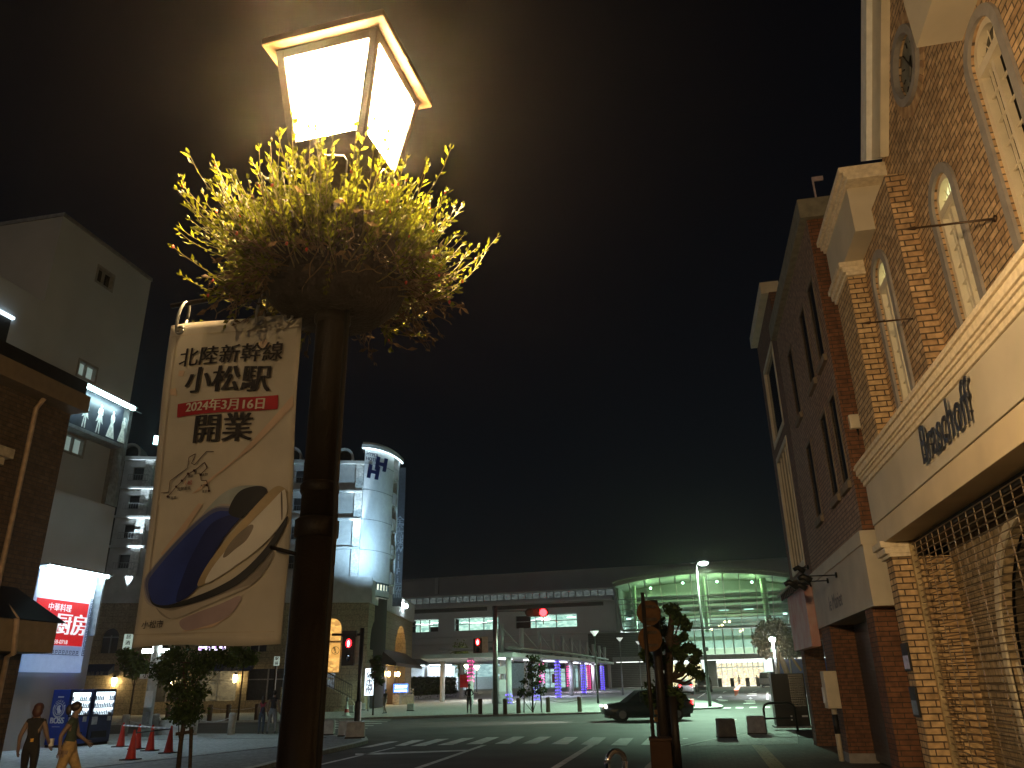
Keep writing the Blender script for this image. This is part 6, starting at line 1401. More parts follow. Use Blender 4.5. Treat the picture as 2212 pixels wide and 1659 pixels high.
def along(L, t_):
    n_ = len(L)-1; i = min(int(t_*n_), n_-1); return L[i].lerp(L[i+1], t_*n_-i)
Ra, Rb = off_line(.9), off_line(-2.4)
NCOL = 8
for k in range(NCOL): colp += [along(Ra, k/(NCOL-1)), along(Rb, k/(NCOL-1))]
colp += [Vector((-22.5, 74, 0)), Vector((-24, 86, 0))]
for p_ in colp:
    f = MB(); f.smooth = True; f.tube([(p_.x, p_.y, gz(p_.y)), (p_.x, p_.y, zr_(p_.y))], .24, 12); f.build('column', M['stn_trim'], cwy)
for k in range(NCOL+3):
    p_ = along(Ra, k/(NCOL+2)); q_ = along(Rb, k/(NCOL+2))
    f = MB(); f.smooth = True
    f.tube([(p_.x-.6, p_.y, zr_(p_.y)+.33), (p_.x-.6, p_.y, zr_(p_.y)+2.6)], .20, 8)
    f.smooth = False
    if k < NCOL+2:
        r_ = along(Ra, (k+1)/(NCOL+2)); f.tube([(p_.x-.6, p_.y, zr_(p_.y)+2.45), (r_.x-.6, r_.y, zr_(r_.y)+.8)], .05, 5)
    f.build('mast', M['stn_trim'], cwy)
f = MB()
for k in range(7): p_ = along(wk, (k+.3)/7.5); f.box(p_.x-.6, p_.x+.2, p_.y-1.4, p_.y+1.4, zr_(p_.y)-.11, zr_(p_.y)-.04)
f.build('roof_light', emat('roof_light', (.88, .95, 1), 1.0), cwy)
led_b, led_p = emat('led_violet', (.12, .06, 1), 2.2), emat('led_pink', (1, .05, .36), 1.8)
labs = {}
def led(p_, z0f, z1f, m_, lab):
    t_ = thing('light_spiral', lab, 'light spiral', (p_.x, p_.y, gz(p_.y)), 'light strings round the walkway columns'); z0, z1 = gz(p_.y)+3.5*z0f, gz(p_.y)+3.5*z1f
    f = MB(); n_ = int((z1-z0)/.30)
    for k in range(n_+1):
        z = z0+.30*k; 
        for q in range(8): a = 2*math.pi*q/8; f.ell((p_.x+.27*math.cos(a), p_.y+.27*math.sin(a), z+.12*q/8), .036, .036, .036, 5, 3)
    f.build('bulb_string', m_, t_)
    f = MB(); f.smooth = True; f.tube([(p_.x+.255*math.cos(a), p_.y+.255*math.sin(a), z0+(z1-z0)*k/60) for k, a in ((k, k*.9) for k in range(61))], .012, 4); f.build('wire', M['black'], t_)
cc = lambda i, j: colp[2*i+j]
led(cc(0, 0), .0, .22, led_b, 'short violet light string at the foot of the nearest walkway column')
led(cc(1, 0), .0, .42, led_b, 'violet light string on the lower half of the second near column')
led(cc(2, 0), .0, 1., led_b, 'violet light string covering a whole walkway column from floor to roof')
led(cc(4, 0), .02, .95, led_b, 'violet light string on a far walkway column left of the slim lamp post')
led(cc(6, 0), .02, .9, led_b, 'violet light string on the farthest walkway column of the near row')
led(cc(0, 1), .5, 1., led_p, 'pink light string on the upper half of the leftmost column')
led(cc(3, 1), .4, 1., led_p, 'pink light string on the upper part of a middle walkway column')
led(cc(5, 1), .2, .95, led_p, 'pink light string beside the slim lamp post')
led(cc(7, 1), .0, .95, led_p, 'pink light string at the far end of the walkway')
for x_, y_, pw, col in ((-14.5, 70, 80, (.9, .95, 1)), (-14, 88, 80, (.7, .7, 1)), (-13.5, 108, 80, (.9, .75, 1)), (-20, 76, 80, (1, .92, .8))):
    l_ = bpy.data.lights.new('walkway_light', 'AREA'); l_.energy = pw; l_.size = 2; l_.color = col; o = bpy.data.objects.new('walkway_light', l_); COL.objects.link(o); o.location = (x_, y_, zr_(y_)-.2)
# bright lobby light at the left end
l_ = bpy.data.lights.new('lobby_light', 'AREA'); l_.energy = 420; l_.size = 8; l_.color = (.8, .92, 1); o = bpy.data.objects.new('lobby_light', l_); COL.objects.link(o); o.location = PS.at(uk(6, 230, 860), zlow-1.2, -3.5)
# ================================================================== TREES AND PLANTS
def leaf_blob(mb, c, r, n, size, flat=.85, seed=0):
    q = random.Random(seed)
    for i in range(n):
        d = Vector((q.gauss(0, 1), q.gauss(0, 1), q.gauss(0, 1))); d = d.normalized()*r*min(d.length*.58, 1.5); d.z *= flat
        p = Vector(c)+d; nrm = (d.normalized()*.5+Vector((q.gauss(0, .7), q.gauss(0, .7), q.gauss(.4, .6)))).normalized()
        t = nrm.orthogonal().normalized(); t = (Matrix.Rotation(q.uniform(0, 6.28), 3, nrm) @ t); s_ = nrm.cross(t); z = size*q.uniform(.6, 1.3)
        mb.add([p-t*z, p+s_*z*.55, p+t*z, p-s_*z*.55], [(0, 1, 2, 3)])
def tree(name, lab, base, trunk, blobs, leafm, lsize, grp=None, barkm=None, branches=True, cat='tree'):
    t = thing(name, lab, cat, tuple(base), grp)
    f = MB(); f.smooth = True
    f.tube([p for p, r in trunk], [r for p, r in trunk], 8)
    if branches:
        for c, r, n in blobs:
            c = Vector(c); k = min(range(len(trunk)), key=lambda i: abs(trunk[i][0].z-(c.z-.6*r-.3))); p0 = trunk[k][0]; rr = max(.012, trunk[k][1]*.4)
            f.tube([p0, p0.lerp(c, .5)+Vector((0, 0, -.1)), c], [rr, rr*.7, rr*.25], 5)
    f.build('trunk', barkm or M['bark'], t)
    f = MB()
    for i, (c, r, n) in enumerate(blobs): leaf_blob(f, c, r, n, lsize, seed=i+int(abs(base[0])*97))
    f.build('crown', leafm, t); return t
def px_blobs(D, pts, n=260):
    """crown clumps at a common distance; radius given in photo pixels"""
    out = []
    for x, y, r in pts:
        c = atD((x, y), D); R_ = r*(c-CAM).dot(CF)/FPX; q = rnd.uniform(-.6, .6)*R_*1.5; d = (c-CAM).xy.to_3d().normalized(); out.append((c+d*q, R_, n))
    return out
# left pavement tree, tied to a stake
tb_ = Vector((-11.33, 17.19, 0)); D_ = tb_.xy.length
bl_ = px_blobs(D_, [(345, 1445, 22), (365, 1425, 16), (395, 1420, 24), (430, 1432, 22), (455, 1415, 24), (480, 1420, 16), (360, 1465, 18), (385, 1455, 24), (415, 1460, 26), (445, 1440, 20), (380, 1490, 18), (405, 1500, 26), (430, 1495, 18), (395, 1525, 24), (420, 1535, 22), (385, 1545, 16), (405, 1550, 18), (375, 1410, 12), (500, 1430, 10)], 260)
tp = [(tb_, .055), (atD(K(10, 935, 1050), D_), .05), (atD(K(10, 965, 850), D_), .045), (atD(K(10, 970, 600), D_), .035), (atD(K(10, 960, 330), D_), .02)]
tree('street_tree', 'small dark street tree with a stake on the left pavement below the banner', tb_, tp, bl_, M['leaf'], .05)
s0 = Vector((-11.05, 17.2, 0)); tsk = thing('tree_stake', 'dark wooden stake with a cross strap beside the left street tree', 'tree stake', tuple(s0))
f = MB(); f.tube([s0, atD(K(10, 1030, 905), D_)], .04, 8); f.build('post', M['bark'], tsk)
f = MB(); a = atD(K(10, 890, 965), D_); b = atD(K(10, 1050, 940), D_); f.tube([a, b], .035, 8); f.build('cross_bar', M['bark'], tsk)
# right pavement tree with sign discs in front
rb_ = atD(K(21, 610, 1500), 16.0); rb_.z = 0; D_ = rb_.xy.length
bl_ = px_blobs(D_, [(x_/1.8517, y_/1.8517, r*.78) for x_, y_, r in ((2690, 2440, 17), (2720, 2480, 16), (2700, 2560, 12), (2745, 2500, 11), (2735, 2545, 9), (2650, 2520, 13), (2760, 2590, 13), (2735, 2600, 13), (2720, 2620, 12), (2780, 2640, 10), (2690, 2600, 14), (2640, 2580, 14), (2600, 2560, 14), (2580, 2620, 12), (2600, 2640, 11), (2640, 2660, 12), (2660, 2640, 11), (2770, 2680, 15), (2800, 2700, 10), (2720, 2670, 9), (2610, 2770, 26), (2650, 2790, 24), (2690, 2770, 20), (2600, 2800, 18), (2700, 2810, 18), (2720, 2790, 10), (2740, 2510, 8), (2630, 2480, 14), (2790, 2610, 8))], 170)
tp = [(rb_, .10), (atD(K(21, 620, 1150), D_), .095), (atD(K(21, 630, 850), D_), .085), (atD(K(21, 640, 500), D_), .075), (atD(K(21, 660, 250), D_), .05)]
tree('street_tree', 'dark street tree at the kerb behind the two round sign backs', rb_, tp, bl_, M['leaf'], .055)
sgp = atD(K(21, 490, 1400), 14.6); sgp.z = 0
rs = thing('traffic_sign', 'two round traffic signs seen from behind, one above the other on a pole', 'traffic sign', tuple(sgp))
cD = sgp.xy.length; f = MB(); f.smooth = True; ptop = atD(K(21, 470, 150), cD); f.tube([(sgp.x, sgp.y, 0), (sgp.x, sgp.y, ptop.z+.2)], .035, 10); f.build('pole', M['brown_metal'], rs)
dd = (CAM-sgp).xy.to_3d().normalized()
for (x, y) in ((448, 232), (460, 470)):
    c = atD(K(21, x, y), cD)-dd*.05; f = MB(); f.smooth = False; r_ = 112*.4352/1.8517/FPX*(c-CAM).dot(CF); f.disc(c, dd+Vector((.25, 0, 0)), r_, .02, 32); dsc = f.build('sign_disc', mat('sign_back', (.085, .045, .02), .8, .0, spec=.05) if y < 300 else bpy.data.materials['sign_back'], rs)
    for o in (-.5, .5): f = MB(); f.obox(c+dd*.018+Vector((0, 0, r_*o)), Vector((dd.y, -dd.x, 0))*r_*.6, dd*.012, Vector((0, 0, .025))); f.build('clamp', M['bark'], dsc)
kp = atD(K(21, 700, 1480), 15.5); kp.z = 0
for nm, lab, px0, top_, r_, D2 in (('kerb_post', 'black steel post at the pavement edge right of the street tree', (705, 1480), (672, 1000), .075, 15.5), ('sign_post', 'tall dark square post rising above the street tree crown', (590, 1400), (575, 115), .085, 15.2)):
    b = atD(K(21, *px0), D2); b.z = 0; tz = atD(K(21, *top_), D2).z
    t_ = thing(nm, lab, 'post', tuple(b)); f = MB(); f.smooth = True; f.tube([b, Vector((b.x, b.y, tz))], r_, 10); f.build('shaft', M['brown_metal'], t_)
    f = MB(); f.lathe((b.x, b.y, 0), [(r_*1.5, 0), (r_*1.5, .05), (r_*1.1, .08)], 12); f.build('foot', M['black_metal'], t_)
stk = thing('tree_stake', 'pale round stakes holding the right street tree, with orange reflectors', 'tree stake', tuple(rb_))
for x0, y0 in ((535, 1140), (575, 1180)):
    b = atD(K(21, x0+10, 1400), D_-.4); b.z = 0; f = MB(); f.smooth = True; f.tube([b, Vector((b.x+.02, b.y, atD(K(21, x0, y0), D_-.4).z))], .045, 8); f.build('post', M['pale_bark'], stk)
f = MB()
for y in (1145, 1212): c = atD(K(21, 525, y), D_-.5); f.obox(c, CR*.055, CF*.01, Vector((0, 0, .035)))
f.build('reflector', mat('reflector', (.75, .40, .12), .3), stk)

# plaza saplings
def sapling(px, base_off, pts, lab, n=70, ls=.095, leafm=None, frame=True):
    b = G(px); D2 = b.xy.length; bl = px_blobs(D2, pts, n); zt_ = max(c.z for c, r, q in bl)
    tp = [(b, .06), (Vector((b.x, b.y, b.z+(zt_-b.z)*.5)), .045), (Vector((b.x, b.y, zt_)), .02)]
    t_ = tree('sapling', lab, b, tp, bl, leafm or M['leaf'], ls, 'young trees around the plaza')
    if frame:
        f = MB()
        for s_ in (-1, 0, 1): f.tube([(b.x+.55*s_, b.y, b.z), (b.x+.5*s_, b.y, b.z+1.25)], .05, 6)
        f.tube([(b.x-.6, b.y, b.z+1.2), (b.x+.6, b.y, b.z+1.2)], .05, 6); f.build('support_frame', M['grey_metal'], t_)
k18 = lambda *l: [(K(18, x, y)[0], K(18, x, y)[1], r*.171) for x, y, r in l]
sapling(K(18, 1205, 1105), 0, k18((1180, 430, 50), (1240, 430, 45), (1200, 470, 55), (1150, 540, 50), (1210, 560, 45), (1290, 570, 60), (1330, 540, 50), (1150, 640, 45), (1210, 640, 45), (1100, 720, 50), (1290, 710, 50), (1230, 750, 45), (1080, 820, 55), (1050, 870, 35), (1150, 880, 35), (1270, 840, 50), (1340, 820, 45)), 'young plane tree in a pipe frame by the plaza kerb')
sapling(K(18, 290, 850), 0, k18((290, 290, 85), (330, 340, 60), (250, 350, 60), (290, 420, 75), (240, 450, 50), (320, 480, 55), (290, 540, 60), (310, 620, 40)), 'young tree lit from behind near the lobby steps', 130, .2, M['leaf_light'], False)
k16 = lambda *l: [(K(16, x, y)[0], K(16, x, y)[1], r*.163) for x, y, r in l]
sapling(K(16, 800, 1530), 0, k16((830, 900, 45), (880, 880, 40), (830, 970, 50), (900, 960, 50), (860, 1040, 45), (800, 1000, 35), (910, 1080, 35), (850, 780, 50), (790, 820, 40)), 'thin young tree by the hotel entrance kerb', 60, .11, None, False)
sapling(K(10, 470, 880), 0, [(K(10, x, y)[0], K(10, x, y)[1], r*.244) for x, y, r in ((480, 300, 70), (540, 330, 80), (450, 260, 50), (580, 390, 60), (500, 400, 60))], 'green street tree on the hotel pavement behind the utility pole', 160, .16, M['leaf_light'], False)
sapling(K(10, 1440, 845), 0, [(K(10, x, y)[0], K(10, x, y)[1], r*.244) for x, y, r in ((1480, 290, 70), (1540, 270, 60), (1420, 240, 50), (1560, 310, 40))], 'green street tree above the blue awning on the hotel pavement', 160, .16, M['leaf_light'], False)
# propped pine
pb_ = Vector((13.2, 105, gz(105))); D2 = pb_.xy.length
k17 = lambda *l: [(K(17, x, y)[0], K(17, x, y)[1], r*.1465) for x, y, r in l]
bl_ = px_blobs(D2, k17((1250, 390, 110), (1150, 430, 90), (1340, 400, 90), (1080, 520, 90), (1200, 520, 110), (1330, 520, 110), (1420, 560, 90), (1040, 610, 70), (1150, 640, 80), (1400, 660, 110), (1500, 640, 90), (1570, 700, 80), (1130, 740, 60), (1480, 760, 80), (1590, 770, 60), (1090, 770, 40)), 420)
bl_ = [(c, r, n) for c, r, n in bl_]
tr0 = atD(K(17, 1490, 1110), D2); tr0.z = gz(pb_.y)
pine = tree('pine_tree', 'broad dark pine propped by pale timber poles by the station entrance', pb_, [(atD(K(17, 1500, 1150), D2)*1, .32), (atD(K(17, 1430, 980), D2), .34), (atD(K(17, 1375, 850), D2), .32), (atD(K(17, 1390, 700), D2), .25), (atD(K(17, 1280, 480), D2), .08)], bl_, leafmat('pine_needle', (.055, .055, .016), .2), .24, None, M['pale_bark'])
f = MB(); f.smooth = True
for a, b in (((1345, 1150), (1325, 680)), ((1675, 1040), (1500, 790)), ((1150, 870), (1290, 740))): f.tube([atD(K(17, *a), D2-1), atD(K(17, *b), D2-.5)], .16, 8)
f.build('prop_pole', M['pale_bark'], pine)
# clipped hedge, low planting
hA, hB, hC = Vector((-26.0, 83, 0)), Vector((-27.0, 93, 0)), Vector((-40, 84, 0))
hd = thing('hedge', 'long clipped dark hedge in front of the lobby beside the hotel', 'hedge', (-27, 84, gz(84)))
A_, B_ = G(K(11, 150, 735)), G(K(11, 850, 690)); d_ = (B_-A_); d_.z = 0; L_ = d_.length; d_.normalize(); n_ = Vector((-d_.y, d_.x, 0)); hh = 3.0
zt_ = atD(K(11, 480, 412), (A_+B_).xy.length/2).z
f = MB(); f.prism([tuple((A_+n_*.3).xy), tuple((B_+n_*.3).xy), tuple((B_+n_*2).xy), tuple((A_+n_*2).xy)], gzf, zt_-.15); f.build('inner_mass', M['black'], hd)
f = MB()
for i in range(5200):
    s_ = rnd.random(); u = rnd.random()*L_; z = rnd.random(); top = rnd.random() < .3; p = A_+d_*u+n_*(rnd.uniform(.1, 2) if top else rnd.uniform(.05, .35)); p.z = (zt_-rnd.uniform(0, .25)) if top else gz(p.y)+z*(zt_-gz(p.y))
    leafq(f, p, Vector((rnd.gauss(0, 1), rnd.gauss(-.6, 1), rnd.gauss(.2, 1))), .26, .08, Vector((rnd.gauss(0, 1), rnd.gauss(0, 1), 1)).normalized())
f.build('foliage', M['leaf'], hd)
f = MB(); f.prism([tuple((A_-d_*1).xy), tuple((B_+d_*1.2).xy), tuple((B_+d_*1.2+n_*.4).xy), tuple((A_-d_*1+n_*.4).xy)], gzl(-.3), gzl(.35)); tag(f.build('stone_kerb', M['concrete']), 'low stone edging in front of the clipped hedge', 'stone edging')
stp = thing('steps', 'broad low steps leading to the lobby right of the hedge', 'steps', tuple(B_+d_*2))
P2 = Plane(B_+d_*1.0, B_+d_*6)
for i in range(4): f = MB(); f.pbox(P2, .3, 5, gz(B_.y)-.3, gz(B_.y)+.16*(i+1), -4-.0, -.45*i); f.build('step', M['concrete'], stp)

# ================================================================== BOLLARDS, BLOCKS, CHAINS FAR SIDE
bp_ = [G(K(18, *p)) for p in ((540, 1125), (855, 1128), (1025, 1116), (1400, 1105), (1798, 1098))]
bm2 = mat('bollard_brown', (.10, .065, .04), .7, bump=.2)
b0 = mk_bollard(tuple(bp_[0]), 'dark bollard right of the waiting person', bm2, .85, .13, 'dark bollards along the plaza kerb')
for p_, l_ in zip(bp_[1:], ('dark bollard just right of the tall signal pole', 'dark bollard left of the framed young plane tree', 'dark bollard right of the framed young plane tree', 'dark bollard nearest the slim plaza lamp post')): dup(b0, p_, 0, l_)
for i, lab in ((1, 'dark chain between the bollards beside the signal pole'), (3, 'dark chain stretching toward the slim lamp post')): chain('chain', lab, bp_[i], bp_[i+1], .68, .12, M['black_metal'], 'dark plaza chains')
bq = [Vector((-31.6, 40.8, 0)), Vector((-28.7, 41.9, 0)), Vector((-26.6, 42.7, 0)), Vector((-25.7, 43.1, 0)), Vector((-24.2, 43.6, 0))]
for p_, l_ in zip(bq, ('dark bollard across the road above the vending machines', 'dark bollard across the road hidden by the small tree', 'dark bollard across the road right of the small tree', 'dark bollard across the road in the middle of the chain', 'dark bollard across the road beside the couple')): o = dup(b0, p_, 0, l_); o['group'] = 'dark bollards in front of the hotel'
chain('chain', 'thin chain between the dark bollards in front of the hotel', bq[2], bq[4], .68, .12, M['chain'], 'chains in front of the hotel')
for p_, s_, rz, lab in ((K(12, 125, 1375), .26, .3, 'pale concrete block half hidden by the lamp pole'), (K(12, 285, 1385), .26, .3, 'pale concrete block behind the foremost block at the kerb corner'), (K(12, 365, 1400), .33, .35, 'large pale concrete block at the tip of the left kerb corner'), (K(12, 320, 1182), .26, .3, 'pale concrete block left of the signal pole by the hotel steps'), (K(12, 420, 1162), .26, .3, 'pale concrete block behind the signal pole by the hotel steps'), (K(12, 842, 1168), .24, .25, 'lone grey concrete block on the plaza edge'), (K(15, 520, 555), .24, .1, 'grey concrete block on the kerb island by the tall light pole')):
    c = G(p_); cube_block('concrete_block', c, s_, .52 if c.y < 40 else .46, rz, lab, M['concrete'], 'concrete blocks along the kerbs')
# old marker cone by the steps
c = G(K(16, 450, 1540)); t_ = thing('marker_cone', 'white marker cone at the foot of the hotel steps', 'marker cone', tuple(c)); f = MB(); f.smooth = True; f.lathe(c, [(.28, 0), (.28, .05), (.17, .06), (.05, .8), (.03, .82)], 12); f.m = 1; f.lathe(c, [(.15, .2), (.115, .4)], 12, False); f.build('cone_body', [M['white_paint'], cone_m], t_); f = MB(); f.smooth = True; f.ell((c.x, c.y, c.z+.95), .1, .1, .15, 8, 6); f.build('marker_lamp', M['grey_metal'], t_)

# ================================================================== TRAFFIC SIGNALS, LAMP POSTS
red = emat('signal_red', (1, .010, .013), 9); redp = emat('signal_red_man', (1, .008, .012), 5)
pc = G(K(18, 735, 1130)); D2 = pc.xy.length
zt_ = atD(K(6, 695, 412), D2).z; zs_ = atD(K(6, 1000, 460), D2).z
ts = thing('traffic_signal', 'tall grey signal pole with a horizontal traffic light showing red', 'traffic signal', tuple(pc))
f = MB(); f.smooth = True; f.tube([pc, Vector((pc.x, pc.y, zt_))], [.17, .14], 14); f.build('pole', M['grey_metal'], ts)
hx = CR.xy.to_3d().normalized(); hy = -CF.xy.to_3d().normalized()
rc = atD(K(6, 1055, 458), D2+.2); rc.z = zs_; lft = atD(K(6, 962, 460), D2+.2); lft.z = zs_; ex = (rc-lft).normalized(); Ls = (rc-lft).length
f = MB(); f.smooth = True; f.tube([Vector((pc.x, pc.y, zs_+.1)), lft+Vector((0, 0, .1))], .05, 8); f.tube([rc, rc-Vector((0, 0, .7))], .03, 6); f.build('arm', M['grey_metal'], ts)
f = MB(); f.smooth = False; pts = []
c = (rc+lft)/2; f.obox(c, ex*(Ls/2+.1), hy*.1, Vector((0, 0, .24))); f.tube([lft-ex*.1-hy*.1, lft-ex*.1+hy*.1], .24, 16); f.tube([rc+ex*.1-hy*.1, rc+ex*.1+hy*.1], .24, 16); hsg = f.build('housing', M['black_metal'], ts)
for i, c in enumerate((lft, (lft+rc)/2, rc)):
    f = MB(); f.disc(c+hy*.12, hy, .225, .02, 20); f.build('lens', red if i == 2 else mat('lens_dark%d' % i, (.03, .03, .02), .2), hsg)
    f = MB(); f.smooth = True; n_ = 12
    vs = []; 
    for k in range(n_+1):
        a = math.pi*(k/n_); q = c+ex*.20*math.cos(a)+Vector((0, 0, .20*math.sin(a))); vs += [q+hy*.1, q+hy*.34]
    f.add(vs, [(2*k, 2*k+2, 2*k+3, 2*k+1) for k in range(n_)]); f.build('visor', M['black_metal'], hsg)
l_ = bpy.data.lights.new('signal_glow', 'POINT'); l_.energy = 14; l_.color = (1, .05, .04); l_.shadow_soft_size = .15; o = bpy.data.objects.new('signal_glow', l_); COL.objects.link(o); o.location = rc+hy*.6
f = MB(); f.smooth = False
a = atD(K(6, 618, 640), D2); b = atD(K(6, 618, 755), D2); f.obox((a+b)/2, hx*.25, hy*.03, Vector((0, 0, abs(a.z-b.z)/2))); f.build('side_board', M['grey_metal'], ts)
def ped_signal(t_, c, s_=.26, h=.85):
    f = MB(); f.obox(c, hx*s_, hy*.14, Vector((0, 0, h/2))); hs_ = f.build('signal_head', M['black_metal'], t_, .02)
    f = MB(); q = c+hy*.15+Vector((0, 0, h*.24))
    f.ell(q, .13*s_/.26, .03, .17*s_/.26, 12, 8); f.build('red_lens', red if False else redp, hs_)
    f = MB(); q2 = q+hy*.04; w_ = emat('signal_man', (1, .45, .4), 4) if 'signal_man' not in bpy.data.materials else bpy.data.materials['signal_man']
    f.ell(q2+Vector((0, 0, .09)), .03, .012, .03, 8, 6); f.obox(q2+Vector((0, 0, .0)), hx*.04, hy*.01, Vector((0, 0, .055))); f.obox(q2+Vector((0, 0, -.10)), hx*.03, hy*.01, Vector((0, 0, .05))); f.build('standing_man', w_, hs_)
    f = MB(); q = c+hy*.15-Vector((0, 0, h*.24)); f.ell(q, .13, .02, .17, 12, 8); f.build('dark_lens', M['dark_glass'], hs_)
a = atD(K(18, 508, 240), D2); ped_signal(ts, a-Vector((0, 0, .1)))
f = MB(); f.tube([a+Vector((0, 0, .1)), Vector((pc.x, pc.y, a.z+.1))], .035, 6); f.build('bracket', M['grey_metal'], ts)
p2 = G(K(12, 385, 1290)); D3 = p2.xy.length
ps = thing('traffic_signal', 'dark pole with a red pedestrian signal on a short arm by the left kerb corner', 'traffic signal', tuple(p2))
f = MB(); f.smooth = True; zt_ = atD(K(12, 420, 455), D3).z; f.tube([p2, Vector((p2.x, p2.y, zt_))], .10, 10); f.build('pole', M['black_metal'], ps)
f = MB(); f.lathe(p2, [(.16, 0), (.16, 1.0), (.12, 1.05)], 12); f.build('base_box', M['black_metal'], ps)
zz1 = atD(K(12, 300, 512), D3).z; f = MB(); a = atD(K(12, 165, 525), D3); c = atD(K(12, 312, 640), D3); f.tube([Vector((p2.x, p2.y, zz1)), Vector((a.x, a.y, zz1))], .06, 8); f.obox(Vector((c.x, c.y, zz1+.03)), hx*.35, hy*.12, Vector((0, 0, .14))); f.build('arm', M['black_metal'], ps)
ped_signal(ps, c-Vector((0, 0, .05)), .30, 1.35)
f = MB(); f.obox(c+hx*.42-hy*.1, hx*.2, hy*.02, Vector((0, 0, .68))); f.build('side_board', M['grey_metal'], ps)
# tall light, pine light, slim lamp posts
def down_light(P, pw, col, size=.25):
    return spot(P, Vector(P)-Vector((0, 0, 1)), pw, 154, col, .15, size, 'street_or_fill_light')
def lamp_or_fill_light(P, pw, col, size=.25):
    l_ = bpy.data.lights.new('street_or_fill_light', 'POINT'); l_.energy = pw; l_.color = col; l_.shadow_soft_size = size; o = bpy.data.objects.new('street_or_fill_light', l_); COL.objects.link(o); o.location = P
lb_ = G(K(21, 1012, 1095)); D2 = lb_.xy.length; lt_ = atD((1503, 1217), D2)
tl_ = thing('plaza_light', 'tall slim street light with a bright greenish white head above the station', 'street light', tuple(lb_))
f = MB(); f.smooth = True; f.tube([lb_, Vector((lb_.x, lb_.y, lt_.z))], [.12, .06], 12); f.tube([Vector((lb_.x, lb_.y, lt_.z)), Vector((lb_.x, lb_.y, lt_.z))+hx*.75+Vector((0, 0, .1))], .05, 8); f.build('pole', M['black_metal'], tl_)
f = MB(); c = Vector((lb_.x, lb_.y, lt_.z+.08))+hx*.5; f.obox(c, hx*.42, hy*.2, Vector((0, 0, .06))); hd_ = f.build('lamp_head', M['grey_metal'], tl_)
f = MB(); f.smooth = True; f.ell(c-Vector((0, 0, .08)), .34, .26, .14, 12, 8); f.build('lens', emat('cool_lens', (.72, 1, .85), 40), hd_)
down_light(c-Vector((0, 0, .35)), 6800, (.60, 1, .68))
f = MB(); q = atD(K(7, 790, 755), D2); f.obox(Vector((lb_.x, lb_.y, q.z))+hx*.12, hx*.12, hy*.12, Vector((0, 0, .12))); f.build('camera_box', M['grey_metal'], tl_)
lb_ = Vector((10.6, 88, gz(88))); D2 = lb_.xy.length; q = atD((1668, 1378), D2); lb_ = Vector((q.x, q.y, gz(q.y)))
pl_ = thing('plaza_light', 'shorter street light with a dazzling bluish white lamp in front of the pine', 'street light', tuple(lb_))
f = MB(); f.smooth = True; f.tube([lb_, q], [.12, .09], 10); f.build('pole', M['grey_metal'], pl_)
f = MB(); f.smooth = True; f.lathe(q, [(.1, -.1), (.3, .05), (.26, .14), (.02, .2)], 12); f.build('lamp_cap', M['grey_metal'], pl_)
f = MB(); f.smooth = True; f.ell(q-Vector((0, 0, .12)), .3, .3, .24, 12, 8); f.build('lens', emat('blue_lens', (.72, .9, 1), 60), pl_)
down_light(q+hy*.2-Vector((0, 0, .45)), 2200, (.85, .95, 1)); lamp_or_fill_light(q-hy*1.6+Vector((0, 0, -1.2)), 350, (1, .80, .45))  # the warm point is added fill for the pine, without a fixture
lab_ = ['slim dark plaza lamp post with an unlit cup head, the nearest one', 'slim plaza lamp post with an unlit cup head, just right of the walkway end', 'slim plaza lamp post left of the street tree, the farthest one']
for i, (pb_, pt_) in enumerate(((K(18, 2030, 990), K(18, 1985, 130)), (K(21, 213, 990), K(21, 182, 490)), (K(21, 385, 960), K(21, 352, 520)))):
    b = G(pb_); t2 = atD(pt_, b.xy.length); t_ = thing('lamp_post', lab_[i], 'lamp post', tuple(b), 'slim unlit plaza lamp posts')
    f = MB(); f.smooth = True; f.tube([b, Vector((b.x, b.y, b.z+.9)), Vector((b.x, b.y, t2.z))], [.09, .075, .05], 8); f.build('pole', M['black_metal'] if i == 0 else M['grey_metal'], t_)
    f = MB(); f.smooth = True; f.lathe((b.x, b.y, t2.z), [(.06, -.05), (.2, .12), (.36, .32)], 12); f.build('cup_shade', emat('cup_added_glow', (.5, .55, .5), .35) if i == 0 else bpy.data.materials['cup_added_glow'], t_)  # faint glow put into the cup material although the lamps are off
    f = MB(); f.lathe((b.x, b.y, t2.z), [(.38, .33), (.38, .38), (.1, .44)], 12); f.build('cap', M['black_metal'], t_)
for i, (x, y, pb_) in enumerate(((368, 545, (368, 800)), (495, 558, (495, 800)))):
    b = G(K(18, x, 850)); q = atD(K(18, x, y), b.xy.length); t_ = thing('lamp_post', ['glowing warm cup lamp left of the red banner', 'glowing warm cup lamp right of the red banner'][i], 'lamp post', tuple(b), 'glowing cup lamps by the lobby')
    f = MB(); f.smooth = True; f.tube([b, q], .07, 8); f.build('pole', M['black_metal'], t_)
    f = MB(); f.smooth = True; f.lathe(q, [(.1, -.1), (.45, .35), (.3, .5)], 12); f.build('lamp_cup', emat('warm_cup', (1, .88, .6), 4) if i == 0 else bpy.data.materials['warm_cup'], t_)
    lamp_or_fill_light(q+Vector((0, 0, .9)), 70, (1, .85, .55), .4)
b = G(K(18, 372, 800)); q0, q1 = atD(K(18, 372, 790), 88), atD(K(18, 372, 625), 88)
t_ = thing('nobori_banner', 'red vertical banner flag by the lobby entrance', 'banner flag', tuple(q0)); f = MB(); n_ = 10
